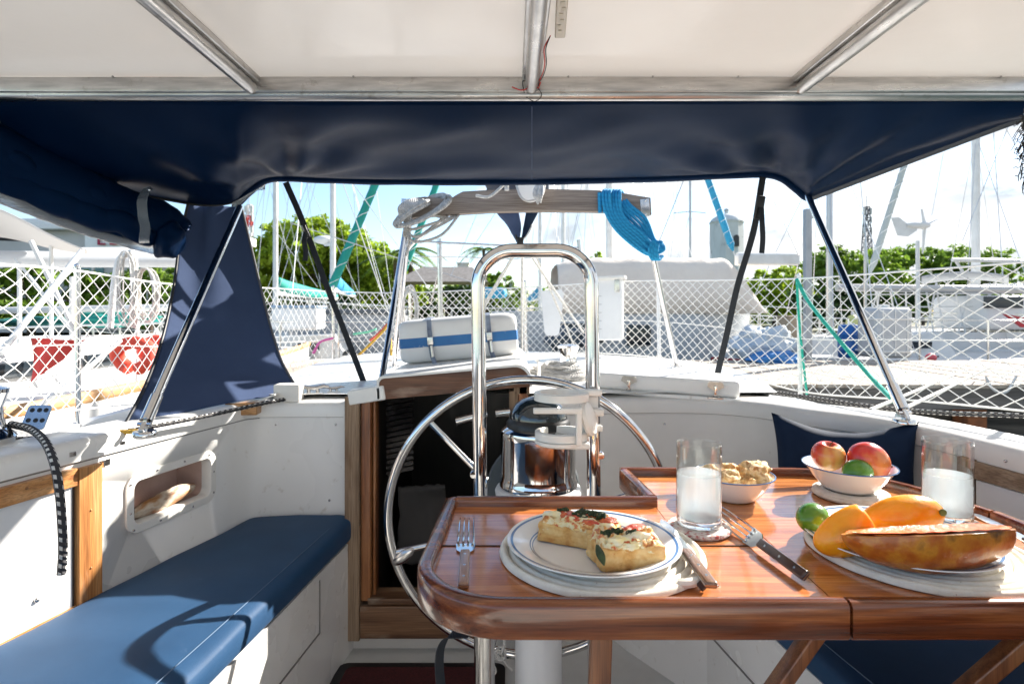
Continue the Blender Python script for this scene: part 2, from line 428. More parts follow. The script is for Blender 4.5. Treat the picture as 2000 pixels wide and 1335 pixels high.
        for i in range(m):
            for k in range(n):
                p = base + i * n; q = p + n
                s.f.append((p + k, q + k, q + (k + 1) % n, p + (k + 1) % n)); s.mi.append(s.cur)
        return s
    def solid(s, t, since=0):
        return s
    def build(s, name, mat, parent=None, smooth=True, solid=0.0, sub=0, auto=40, local=False, mats=None):
        """link as ONE mesh object.  With a parent made by thing(), vertices are given in world space unless local=True"""
        me = bpy.data.meshes.new(name)
        if parent is not None:
            off = Vector((0, 0, 0)) if local else ORG.get(parent.name, Vector((0, 0, 0)))
        elif local: off = Vector((0, 0, 0))
        else:
            xs = [v.x for v in s.v]; ys = [v.y for v in s.v]; zs = [v.z for v in s.v]
            off = Vector(((min(xs) + max(xs)) / 2, (min(ys) + max(ys)) / 2, min(zs)))
        me.from_pydata([v - off for v in s.v], [], s.f)
        for mt in (mats or [mat]): me.materials.append(mt)
        me.polygons.foreach_set('material_index', s.mi)
        if s.uv:
            uvl = me.uv_layers.new(name='UVMap')
            for lp in me.loops: uvl.data[lp.index].uv = s.uv.get(lp.vertex_index, (0, 0))
        me.validate(clean_customdata=False)
        bm = bmesh.new(); bm.from_mesh(me)
        bmesh.ops.recalc_face_normals(bm, faces=bm.faces[:])
        bm.to_mesh(me); bm.free()
        me.polygons.foreach_set('use_smooth', [smooth] * len(me.polygons))
        if smooth and auto: me.set_sharp_from_angle(angle=R(auto))
        o = bpy.data.objects.new(name, me); col.objects.link(o)
        if parent is not None:
            o.parent = parent; ORG[o.name] = off.copy()
        else: o.location = off; ORG[o.name] = off.copy()
        if solid:
            md = o.modifiers.new('thickness', 'SOLIDIFY'); md.thickness = solid; md.offset = 0
        if sub:
            md = o.modifiers.new('smoothing', 'SUBSURF'); md.levels = sub; md.render_levels = sub
        return o

def thing(name, label, cat, loc=(0, 0, 0), rz=0.0, group=None):
    o = bpy.data.objects.new(name, None); o.empty_display_size = .1; col.objects.link(o)
    o.location = loc; o.rotation_euler = (0, 0, rz); o['label'] = label; o['category'] = cat
    if group: o['group'] = group
    ORG[o.name] = Vector(loc); return o
def tag(o, label, cat, group=None):
    o['label'] = label; o['category'] = cat
    if group: o['group'] = group
    return o
def struct(o, kind='structure'): o['kind'] = kind; return o
def dup(root, loc, rz=0.0, label=None, rot=None, group=None):
    r = root.copy(); col.objects.link(r); r.location = loc; r.rotation_euler = rot or (0, 0, rz)
    if label: r['label'] = label
    if group: r['group'] = group
    for ch in list(root.children):
        c = ch.copy(); col.objects.link(c); c.parent = r
        for g in list(ch.children):
            d = g.copy(); col.objects.link(d); d.parent = c
    return r
def lerp(a, b, t): return a + (b - a) * t
def curve(pts, n=12, closed=False):
    """Catmull-Rom through points"""
    P = [Vector(p) for p in pts]; out = []; N = len(P)
    rng = range(N if closed else N - 1)
    for i in rng:
        p0 = P[(i - 1) % N] if (closed or i) else P[0] * 2 - P[1]
        p1 = P[i]; p2 = P[(i + 1) % N]
        p3 = P[(i + 2) % N] if (closed or i + 2 < N) else P[-1] * 2 - P[-2]
        for k in range(n):
            t = k / n
            out.append(.5 * ((2 * p1) + (p2 - p0) * t + (2 * p0 - 5 * p1 + 4 * p2 - p3) * t * t + (3 * p1 - p0 - 3 * p2 + p3) * t ** 3))
    if not closed: out.append(P[-1])
    return out
def arc(cx, cy, r, a0, a1, n=8):
    return [(cx + r * math.cos(R(a0 + (a1 - a0) * k / n)), cy + r * math.sin(R(a0 + (a1 - a0) * k / n))) for k in range(n + 1)]
def rrect(w, h, r, n=6):
    x, y = w / 2 - r, h / 2 - r
    return arc(x, y, r, 0, 90, n) + arc(-x, y, r, 90, 180, n) + arc(-x, -y, r, 180, 270, n) + arc(x, -y, r, 270, 360, n)
def N3(v, s=1.0): return noise.noise(Vector(v) * s)
def ribbon(mb, pts, w, t=.0015, side=(1, 0, 0)):
    """flat webbing along pts, width along `side`"""
    P = [Vector(p) for p in pts]
    sd = [Vector(side) for _ in P] if not isinstance(side, list) else [Vector(q) for q in side]
    base = len(mb.v)
    for i, p in enumerate(P):
        tg = (P[min(i + 1, len(P) - 1)] - P[max(i - 1, 0)]).normalized()
        a = (sd[i] - tg * sd[i].dot(tg)).normalized(); b = tg.cross(a)
        for (x, y) in ((-w / 2, -t), (w / 2, -t), (w / 2, t), (-w / 2, t)): mb.v.append(p + a * x + b * y)
    for i in range(len(P) - 1):
        for k in range(4):
            a = base + i * 4; mb.f.append((a + k, a + (k + 1) % 4, a + 4 + (k + 1) % 4, a + 4 + k)); mb.mi.append(mb.cur)
    mb.f.append((base, base + 1, base + 2, base + 3)); mb.mi.append(mb.cur)
    e = base + (len(P) - 1) * 4; mb.f.append((e + 3, e + 2, e + 1, e)); mb.mi.append(mb.cur)
    return mb
# ================================================================== our own boat
FLOOR = -1.07
boat = thing('sailboat', 'white sailboat whose cockpit we sit in, with moulded benches and coamings round the table', 'sailboat', (0, 2, -1.6))
def wallL(y, z, out=0.0):
    """point on the left coaming's inner face"""
    return Vector((-1.011 + .249 * (y - 1.163) + .970 * out, y - .2416 * out, z))
prof = [(0, FLOOR - .05), (0, -.338), (-.006, -.335), (-.006, -.305), (0, -.294), (.012, -.288), (.115, -.284), (.13, -.29), (.138, -.302), (.138, FLOOR - .05)]
# right: from beside the eye, round the corner, to the companionway
rpath = [(1.10, -.6), (1.10, .3), (1.09, .9), (1.06, 1.21), (1.00, 1.55), (.86, 1.735)] + [(.80, 1.83), (.72, 1.90), (.60, 1.94), (.45, 1.945), (.30, 1.93), (.13, 1.90), (.06, 1.90)]
rpath = [tuple(v) for v in curve([(x, y, 0) for x, y in rpath], 4)]
mb = MB(); mb.sweep(rpath, prof); coam_r = mb.build('coaming', shade_tone_gel, boat, auto=50)
lpath = [(-.52, 1.87), (-.70, 1.87), (-.80, 1.865), (-.832, 1.84), (-.845, 1.79), (-1.011, 1.163), (-1.06, .8), (-1.10, .3), (-1.12, -.6)]
mb = MB(); mb.sweep(lpath, prof); coam_l = mb.build('coaming', white_gel, boat, auto=50)
# the cubby hole is cut into the left coaming
cy0, cy1, cz = 1.452, 1.700, -.475
ccen = wallL((cy0 + cy1) / 2, cz)
frm = Matrix.Translation(ccen) @ Matrix(((.970, .2416, 0, 0), (-.2416, .970, 0, 0), (0, 0, 1, 0), (0, 0, 0, 1)))   # x = into cockpit, y = aft, z = up
fr_yz = frm @ Matrix(((0, 0, 1, 0), (1, 0, 0, 0), (0, 1, 0, 0), (0, 0, 0, 1)))      # local xy -> (aft, up), local z -> into cockpit
cut = MB(); cut.prism(rrect(.255, .108, .022), .20, fr_yz, -.11)
co = cut.build('cutter', white_gel)
bpy.context.view_layer.update()
md = coam_l.modifiers.new('b', 'BOOLEAN'); md.operation = 'DIFFERENCE'; md.object = co; md.solver = 'EXACT'
bpy.context.view_layer.update()
dg = bpy.context.evaluated_depsgraph_get()
nm = bpy.data.meshes.new_from_object(coam_l.evaluated_get(dg))
coam_l.modifiers.clear(); coam_l.data = nm
bpy.data.objects.remove(co)
pink = M('cubby_lining', (.60, .44, .38), .7, var=(.52, .37, .31), vscale=12, bump=.2, bscale=60)
mb = MB(); oo = rrect(.2545, .1075, .022); n = len(oo)
vs = [fr_yz @ Vector((x, y, -.004)) for x, y in oo] + [fr_yz @ Vector((x, y, -.108)) for x, y in oo]
mb.add(vs, [(i, (i + 1) % n, n + (i + 1) % n, n + i) for i in range(n)] + [tuple(range(n, 2 * n))])
cub = mb.build('cubby', pink, boat)
# plastic surround with rolled edge and screws
mb = MB(); o1 = rrect(.300, .150, .035); o2 = rrect(.250, .103, .02)
rows = [(o1, 0.001), ([(x * .99, y * .985) for x, y in o1], .009), ([(x * 1.03, y * 1.06) for x, y in o2], .010), (o2, .004), (o2, -.02)]
base = 0
for o_, zz in rows: mb.v += [fr_yz @ Vector((x, y, zz)) for x, y in o_]
for i in range(4):
    for k in range(n): mb.f.append((i * n + k, i * n + (k + 1) % n, (i + 1) * n + (k + 1) % n, (i + 1) * n + k)); mb.mi.append(0)
sur = mb.build('cubby_surround', white_pl, cub)
for (a, b) in [(-.139, .05), (-.139, -.02), (-.13, -.064), (-.06, .066), (.03, .066), (.12, .062), (.139, .01), (.138, -.05), (.06, -.066), (-.05, -.066)]:
    q = MB(); q.lathe([(0, .0125), (.0022, .012), (.0032, .0105), (.0032, .009)], fr_yz @ Vector((a, b, 0)), 10, frm.to_3x3() @ Matrix(((0, 0, 1), (1, 0, 0), (0, 1, 0))))
    q.build('screw', steel, cub)
# split driftwood piece and an orange tool lying in the cubby
mb = MB()
def fdrift(u, v):
    v = v.copy(); k = 1 + .25 * N3(u, 4); return Vector((v.x * k, v.y, v.z * (1 + .3 * N3(u + Vector((3, 1, 0)), 3))))
mb.ellipsoid((0, 0, 0), (.020, .11, .022), None, 16, 22, fdrift)
dr = frm @ Matrix.Translation((-.022, -.005, -.030)) @ Matrix.Rotation(R(4), 4, 'X')
mb.v = [dr @ v for v in mb.v]
wood_split = M('split_wood', (.36, .17, .06), .85, var=[(.56, .48, .38), (.26, .10, .035)], vscale=16, stretch=(1, .35, 1), bump=.8, bscale=60, contrast=(.38, .62))
tag(mb.build('wood_piece', wood_split), 'rough split piece of wood lying in the cubby hole of the left coaming', 'wood')
to = thing('hand_tool', 'orange and black tool half hidden inside the cubby hole', 'tool', frm @ Vector((-.07, -.09, -.048)))
mb = MB(); mb.tube([frm @ Vector((-.07, -.12, -.035)), frm @ Vector((-.068, -.097, -.03))], .011, 10); mb.build('grip', M('orange_plastic', (.75, .12, .03), .4), to)
mb = MB(); mb.tube([frm @ Vector((-.068, -.097, -.03)), frm @ Vector((-.064, -.078, -.026))], [.012, .009], 10); mb.build('head', black_pl, to)

# teak framed locker door set in the left coaming
door = MB()
dp = MB(); 
def wq(mb, y0, y1, z0, z1, o0, o1, bev=None):
    vs = [wallL(y, z, o) for o in (o0, o1) for (y, z) in ((y0, z0), (y1, z0), (y1, z1), (y0, z1))]
    mb.add(vs, [(3, 2, 1, 0), (4, 5, 6, 7), (0, 1, 5, 4), (1, 2, 6, 5), (2, 3, 7, 6), (3, 0, 4, 7)])
fr_ = MB(); wq(fr_, .70, 1.305, -.385, -.347, .001, .016)
frames = fr_.build('door_frame', oiled_teak_y, boat)
fr_ = MB(); wq(fr_, 1.309, 1.362, -.665, -.350, .001, .017); fr_.build('door_frame', oiled_teak, boat)
fr_ = MB(); wq(fr_, .70, 1.3, -.665, -.388, .001, .007); pn = fr_.build('door_panel', white_pt, boat)
fr_ = MB(); wq(fr_, 1.3005, 1.307, -.66, -.39, .001, .005); fr_.build('door_gap', M('gap', (.06, .04, .03), .8), pn)
fr_ = MB(); wq(fr_, .72, 1.37, -.672, -.652, .0005, .010); fr_.build('door_sill', oiled_teak_y, boat)
h = MB(); wq(h, 1.368, 1.392, -.362, -.348, .001, .005); c_ = wallL(1.372, -.355, .008); h.tube([c_ - Vector((0, 0, .008)), c_ + Vector((0, 0, .008))], .004, 8); h.build('hinge', steel, boat)
for (y, z) in [(1.2, -.36), (1.335, -.45), (1.335, -.58)]:
    q = MB(); q.ellipsoid(wallL(y, z, .0165), (.003, .003, .003), None, 8, 6); q.build('screw', M('plug', (.25, .12, .05), .6) if z == -.36 else oiled_teak, frames)
q = MB(); q.ellipsoid(wallL(1.225, -.60, .008), (.006, .006, .006), None, 10, 6); q.build('knob', steel, pn)
for (y, z) in [(1.30, -.303), (1.42, -.305), (1.60, -.307), (1.74, -.309)]:
    q = MB(); q.box(wallL(y, z - .012, .0085), (.004, .014, .010), Matrix.Rotation(R(-14), 3, 'Z'), .001); q.build('snap_stud', steel, coam_l)

# cockpit floor and benches
mb = MB(); mb.add([(-1.2, -1, FLOOR), (1.2, -1, FLOOR), (1.2, 1.95, FLOOR), (-1.2, 1.95, FLOOR)], [(0, 1, 2, 3)]); mb.build('cockpit_floor', nonskid, boat, smooth=False)
def bench(pin, pout, name='bench', mat=white_gel):
    mb = MB(); P = [(*p, -.722) for p in pin] + [(*p, -.722) for p in pout][::-1]
    n = len(P); mb.add(P + [(x, y, FLOOR - .02) for x, y, z in P], [tuple(range(n))] + [(i, (i + 1) % n, n + (i + 1) % n, n + i) for i in range(n)])
    return mb.build(name, mat, boat, smooth=False)
bl = bench([(-.66, -.6), (-.655, .3), (-.59, 1.03), (-.508, 1.84), (-.50, 1.90)], [(-1.13, -.6), (-1.12, .3), (-1.03, 1.16), (-.86, 1.84), (-.80, 1.90)])
br = bench([(.66, -.6), (.655, .3), (.62, 1.03), (.53, 1.60), (.36, 1.86), (.30, 1.98)], [(1.13, -.6), (1.12, .3), (1.08, 1.16), (1.0, 1.60), (.88, 1.80), (.60, 1.98)])
def frontL(y, z, out=0.0): return Vector((-.508 - (1.84 - y) * .1012 + out, y, z))
seam_m = M('seam_gap', (.20, .19, .18), .8)
mb = MB()
def strip(mb, a, b, w, nrm):
    a = Vector(a); b = Vector(b); t = (b - a).normalized(); s_ = t.cross(Vector(nrm)).normalized() * w / 2; nn = Vector(nrm) * .0015
    mb.add([a - s_ + nn, b - s_ + nn, b + s_ + nn, a + s_ + nn, a - s_ - nn, b - s_ - nn, b + s_ - nn, a + s_ - nn], [(0, 1, 2, 3), (4, 7, 6, 5), (0, 4, 5, 1), (1, 5, 6, 2), (2, 6, 7, 3), (3, 7, 4, 0)])
strip(mb, frontL(.5, -.885, .001), frontL(1.62, -.885, .001), .004, (1, 0, 0)); strip(mb, frontL(1.62, -.74, .001), frontL(1.62, -.885, .001), .004, (1, 0, 0))
mb.build('panel_seam', seam_m, bl)
mb = MB()
def frontR(y, z, out=0.0): return Vector((.53 + (1.60 - y) * .158 - out, y, z))
strip(mb, frontR(.7, -.87, .001), frontR(1.58, -.87, .001), .004, (-1, 0, 0))
mb.build('panel_seam', seam_m, br)
mb = MB(); mb.box((0, -.62, -.7), (2.3, .04, .8)); mb.build('bulkhead', white_gel, boat)

# side decks, trunk and hull
net_plan = [(-1.52, 1.75), (-1.63, 2.2), (-1.67, 2.9), (-1.45, 3.4), (-1.19, 3.9), (-.71, 4.1), (.07, 4.0), (.69, 3.6), (1.09, 3.2), (1.39, 2.85), (1.56, 2.3), (1.70, 1.95), (1.77, 1.7)]
edge = [(-1.70, -3), (-1.62, -1), (-1.55, .6), (-1.56, 1.75), (-1.68, 2.2), (-1.72, 2.9), (-1.50, 3.45), (-1.22, 3.96), (-.71, 4.17), (.08, 4.07), (.72, 3.66), (1.13, 3.24), (1.40, 2.87), (1.48, 2.3), (1.52, 1.95), (1.55, 1.2), (1.58, -1), (1.6, -3)]
mb = MB(); n = len(edge)
inner = [(-1.2, -3), (-1.2, -1), (-1.16, .6), (-1.05, 1.3), (-.93, 1.9), (-.9, 2.2), (-.9, 2.6), (-.8, 3), (-.5, 3.3), (.0, 3.3), (.4, 3.2), (.7, 2.9), (.85, 2.5), (.92, 2.1), (1.0, 1.85), (1.13, 1.2), (1.2, -1), (1.2, -3)]
for (x, y), (a, b) in zip(edge, inner): mb.v += [Vector((x, y, -.46)), Vector((a, b, -.44))]
mb.f = [(2 * i, 2 * i + 1, 2 * i + 3, 2 * i + 2) for i in range(n - 1)]; mb.mi = [0] * len(mb.f)
mb.build('side_deck', nonskid, boat, smooth=False)
mb = MB(); mb.sweep(edge[::-1], [(-.035, -.465), (-.035, -.43), (-.01, -.425), (0, -.43), (.01, -.60), (-.03, -1.1), (-.25, -1.75), (-.5, -1.9)], loop=False)
mb.build('hull', white_pt, boat)
trunk = [(-.80, 1.93), (-.93, 2.6), (-.98, 3.3), (-.72, 3.98), (.08, 3.93), (.66, 3.52), (.98, 3.1), (.99, 2.5), (.86, 1.98)]
tr = [tuple(v) for v in curve([(x, y, 0) for x, y in trunk], 4)]
mb = MB(); mb.sweep(tr, [(0, -.46), (0, -.29), (-.008, -.278), (-.03, -.272)][::-1], closed=False, loop=False)
n = len(tr); cx, cyy = 0, 2.9
ring = mb.v[0::4][:n]
mb.add([v.copy() for v in ring], [tuple(range(n))])
mb.build('aft_trunk', white_gel, boat, auto=50)

frame_teak = M_wood('frame_teak', (.15, .05, .016), (.30, .11, .035), (.42, .19, .075), 'Z', .4, .3, .3, 1.2, worn=(.42, .27, .15), wamt=(.64, .76))
# companionway
mb = MB()
mb.box((-.20, 1.90, -1.05), (.66, .06, .06), None, .006)
mb.build('bulkhead_sill', shade_tone_gel, boat)
mb = MB(); mb.box((-.497, 1.862, -.645), (.046, .07, .76), None, .004); pf = mb.build('companionway_frame', old_teak, boat)
mb = MB(); mb.box((-.457, 1.868, -.585), (.030, .06, .64), None, .004); mb.build('companionway_frame', frame_teak, boat)
mb = MB(); mb.box((-.435, 1.885, -.585), (.008, .05, .64), None, .002); mb.build('companionway_frame', frame_teak, boat)
mb = MB(); mb.box((-.20, 1.862, -.967), (.545, .07, .10), None, .004); mb.box((-.20, 1.872, -.905), (.5, .08, .02), None, .003); mb.build('companionway_sill', M_wood('sill_teak', (.10, .045, .02), (.20, .10, .05), (.30, .17, .09), 'X', .5, .2, .3, 1.1, worn=(.3, .24, .18), wamt=(.58, .7)), boat)
mb = MB(); mb.box((.035, 1.872, -.58), (.03, .07, .72), None, .004); mb.build('companionway_frame', frame_teak, boat)
mb = MB(); mb.box((.005, 1.862, -.50), (.028, .05, .50), None, .004); mb.box((.03, 1.852, -.232), (.05, .03, .06), None, .004); mb.build('companionway_frame', old_teak, boat)
mb = MB(); mb.box((-.452, 1.85, -.262), (.115, .05, .045), Matrix.Rotation(R(-9), 3, 'Y'), .006); mb.build('frame_cap', white_gel, boat)
mb = MB()
v0 = [(-.43, 1.9, -.98), (.02, 1.9, -.98), (.02, 1.9, -.24), (-.43, 1.9, -.24)]
v1 = [(x * 1.3 + .05, 3.0, z * 1.1) for x, y, z in v0]
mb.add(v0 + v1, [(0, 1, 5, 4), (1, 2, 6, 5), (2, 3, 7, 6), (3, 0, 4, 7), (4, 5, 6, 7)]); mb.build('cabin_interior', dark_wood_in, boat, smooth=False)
# louvred door folded open inside on the left
mb = MB()
for i in range(14): mb.box((-.375, 1.97, -.30 - .018 * i), (.09, .004, .012), Matrix.Rotation(R(-28), 3, 'X') @ Matrix.Rotation(R(-12), 3, 'Y'))
mb.build('louvre', M('louvre', (.012, .010, .009), .25, coat=.3), boat)
mb = MB()
mb.grid(lambda u, v: (-.39 + .16 * u + .01 * N3((u * 3, v * 4, 0)), 2.02 + .05 * math.sin(v * 6) * u, -.60 - .26 * v + .02 * N3((u * 5, v * 3, 1))), 14, 14)
tag(mb.build('towel', M('grey_towel', (.05, .047, .045), .95), solid=.012), 'grey towels folded inside the dark cabin doorway', 'towel')
mb = MB(); mb.tube([(-.17, 1.80, -.337), (-.075, 1.80, -.313)], .0135, 16); mb.build('handle', chrome, boat)
mb = MB(); mb.tube([(-.05, 1.82, -.317), (-.005, 1.82, -.312)], .014, 16); mb.build('handle', chrome, boat)
# sliding hatch hood with a wooden front board, slightly heeled
roll = Matrix.Rotation(R(-5.0), 3, 'Y')
hc = Vector((-.18, 1.83, -.225))
mb = MB()
hp = [(-.235, -.03)] + arc(-.235 + .02, .018 - .0, .018, 180, 90, 5) + arc(.235 - .045, -.009, .045, 90, 0, 7) + [(.235, -.03)]
vs = []
for (yy, sc, zo) in ((0, 1, 0), (.035, 1, 0)): vs += [hc + roll @ Vector((x * sc, yy, z + zo)) for x, z in hp]
n = len(hp); mb.add(vs, [tuple(range(n)), tuple(range(n, 2 * n))[::-1]] + [(i, n + i, n + (i + 1) % n, (i + 1) % n) for i in range(n)])
mb.build('hatch_board', hatch_wood, boat)
mb = MB(); vs = []
def hz(x, z, g=.006): return (x * (1 + g * 4), z + (g if z > -.02 else 0))
for yy in (-.005, .9): vs += [hc + roll @ Vector((hz(x, z)[0], yy, hz(x, z)[1])) for x, z in hp] + [hc + roll @ Vector((x * .995, yy, z - .001)) for x, z in hp][::-1]
m2 = 2 * n; mb.add(vs, [tuple(range(m2)), tuple(range(m2, 2 * m2))[::-1]] + [(i, m2 + i, m2 + (i + 1) % m2, (i + 1) % m2) for i in range(m2)])
mb.build('hatch_hood', white_gel, boat)
mb = MB(); mb.box(hc + roll @ Vector((0, .035, -.012)), (.44, .02, .04), roll); mb.build('hatch_lining', dark_wood_in, boat)

# locker lid with two latches, right of the companionway
mb = MB(); q = Matrix.Rotation(R(-15), 3, 'Z') @ Matrix.Rotation(R(2.2), 3, 'Y')
lc = Vector((.545, 2.11, -.249)); mb.box(lc, (.485, .26, .055), q, .014); lid = mb.build('locker_lid', white_gel, boat)
mb = MB(); mb.box(lc + q @ Vector((-.0, -.02, -.034)), (.51, .26, .012), q, .004); mb.build('lid_rim', white_gel, lid)
brass = M('tarnished_brass', (.50, .49, .47), .3, 1.0, var=(.36, .35, .33), vscale=60)
for lx in (-.115, .165):
    p0 = lc + q @ Vector((lx, -.136, .006))
    mb = MB()
    pl = [(-.026, 0)] + arc(-.014, .008, .010, 150, 60, 4) + arc(.014, .008, .010, 120, 30, 4) + [(.026, 0)] + arc(.0, -.006, .010, -20, -160, 5)
    mb.prism(pl, .004, Matrix.Translation(p0) @ q.to_4x4() @ Matrix.Rotation(R(90), 4, 'X'))
    lt = mb.build('latch', brass, lid)
    mb = MB(); mb.box(p0 + q @ Vector((0, -.006, -.012)), (.010, .008, .034), q, .003); mb.tube([p0 + q @ Vector((-.008, -.012, -.028)), p0 + q @ Vector((.008, -.012, -.028))], .004, 8)
    mb.box(p0 + q @ Vector((0, -.008, -.036)), (.05, .014, .004), q, .001)
    mb.build('latch_clasp', chrome, lid)
mb = MB(); mb.tube([W(1030, 690, 2.45), W(1052, 705, 2.25), W(1053, 722, 2.1), W(1052, 735, 2.0)], .006, 8); mb.build('hood_trim', rope_w, boat)

# right coaming: teak framed panel
def wallR(y, z, out=0.0): return Vector((1.06 - .1765 * (y - 1.21) - .985 * out, y - .174 * out, z))
def wqr(mb, y0, y1, z0, z1, o0, o1):
    vs = [wallR(y, z, o) for o in (o0, o1) for (y, z) in ((y0, z0), (y1, z0), (y1, z1), (y0, z1))]
    mb.add(vs, [(3, 2, 1, 0), (4, 5, 6, 7), (0, 1, 5, 4), (1, 2, 6, 5), (2, 3, 7, 6), (3, 0, 4, 7)])
f = MB(); wqr(f, 1.318, 1.352, -.66, -.332, .001, .016); f.build('door_frame', old_teak, boat)
f = MB(); wqr(f, .8, 1.316, -.372, -.335, .001, .015); f.build('door_frame', M_wood('grey_frame_teak', (.16, .10, .06), (.26, .18, .11), (.38, .29, .2), 'Y', .7, 0, .4, 1.2, worn=(.14, .07, .03)), boat)
f = MB(); wqr(f, .8, 1.314, -.66, -.376, .001, .007); f.build('door_panel', white_pt, boat)

cau = M('old_sealant', (.20, .19, .18), .7)
for k_, pth in enumerate((rpath[:2], lpath[2:])):
    mb = MB(); pts = [Vector((x, y, -.3385)) for x, y, *_ in pth]; mb.tube(pts, .0018, 6); mb.build('sealant_line', cau, coam_r if k_ == 0 else coam_l)
for (y, z) in [(1.25, -.318), (1.45, -.318), (1.0, -.318)]:
    mb = MB(); mb.ellipsoid(wallR(y, z, .006 if y < 1.3 else .008), (.0035, .0035, .0035), None, 8, 6); mb.build('screw', steel, coam_r)
for (x, z) in [(-.56, -.36), (-.75, -.36), (-.58, -.60), (.25, -.40), (.5, -.37)]:
    mb = MB(); mb.ellipsoid((x, 1.869 if x < 0 else 1.93, z), (.004, .003, .004), None, 8, 6); mb.build('screw', steel, coam_l if x < 0 else coam_r)
# bits on the left coaming: block of teak, white caps, cleat, perforated plate, winch
mb = MB(); mb.box((-.838, 1.845, -.302), (.095, .07, .038), Matrix.Rotation(R(6), 3, 'Z'), .004); mb.build('teak_block', M_wood('light_teak_block', (.40, .19, .06), (.52, .27, .10), (.6, .34, .15), 'X', .4, .3, .2, 2), boat)
mb = MB(); mb.box((-.72, 1.90, -.262), (.08, .06, .055), Matrix.Rotation(R(5), 3, 'Z'), .004); mb.box((-.775, 1.86, -.275), (.075, .05, .006), Matrix.Rotation(R(-22), 3, 'Y'), .001); mb.build('deck_cap', white_pl, boat)
def cleat(p, s=1.0, rz=0.0):
    mb = MB(); r_ = Matrix.Rotation(rz, 3, 'Z'); p = Vector(p)
    pts = [(-.05, 0, .022), (-.035, 0, .025), (-.015, 0, .02), (0, 0, .018), (.015, 0, .02), (.035, 0, .025), (.05, 0, .022)]
    mb.tube([p + r_ @ Vector(a) * s for a in pts], [.004 * s, .006 * s, .007 * s, .008 * s, .007 * s, .006 * s, .004 * s], 8)
    for x in (-.014, .014): mb.tube([p + r_ @ Vector((x, 0, 0)) * s, p + r_ @ Vector((x, 0, .02)) * s], .006 * s, 8)
    mb.box(p + Vector((0, 0, .001)), (.06 * s, .02 * s, .004), r_)
    return mb.build('cleat', steel, boat)
cleat((-.655, 1.94, -.272), 1.0, R(12)); cleat((-.60, 1.98, -.272), .7, R(20))
holes = M('plate_hole', (.01, .01, .01), .6)
pc = Vector((-1.17, 1.45, -.262)); qq = Matrix.Rotation(R(-32), 3, 'X') @ Matrix.Rotation(R(0), 3, 'Z')
mb = MB(); mb.prism(rrect(.058, .062, .008, 4), .003, Matrix.Translation(pc) @ Matrix.Rotation(R(62), 4, 'X')); pp = mb.build('track_plate', steel, boat)
for a in (-.016, .002, .018):
    for b in (-.008, .018):
        mb = MB(); mb.lathe([(0, .0042), (.0055, .0042), (.0055, .001)], pc, 12, Matrix.Rotation(R(62), 3, 'X')); off = Matrix.Rotation(R(62), 3, 'X') @ Vector((a, b, 0)); mb.v = [v + off for v in mb.v]; mb.build('hole', holes, pp)
def winch(name, p, s, label, body=chrome):
    t = thing(name, label, 'winch', p)
    p = Vector(p)
    mb = MB(); mb.lathe([(.055 * s, 0), (.058 * s, .012 * s), (.05 * s, .022 * s), (.042 * s, .03 * s)], p, 32); mb.build('base', body, t, local=False)
    mb = MB(); mb.lathe([(.042 * s, .028 * s), (.036 * s, .05 * s), (.035 * s, .075 * s), (.044 * s, .098 * s), (.046 * s, .104 * s)], p, 32); mb.build('drum', body, t)
    mb = MB(); mb.lathe([(.046 * s, .104 * s), (.047 * s, .112 * s), (.03 * s, .118 * s), (.012 * s, .119 * s), (.011 * s, .108 * s), (0, .108 * s)], p, 32); mb.build('top', black_pl if s < .95 else body, t)
    return t
winch('sheet_winch', (-1.145, 1.27, -.286), 1.05, 'polished winch on the left coaming beside the black flecked rope')
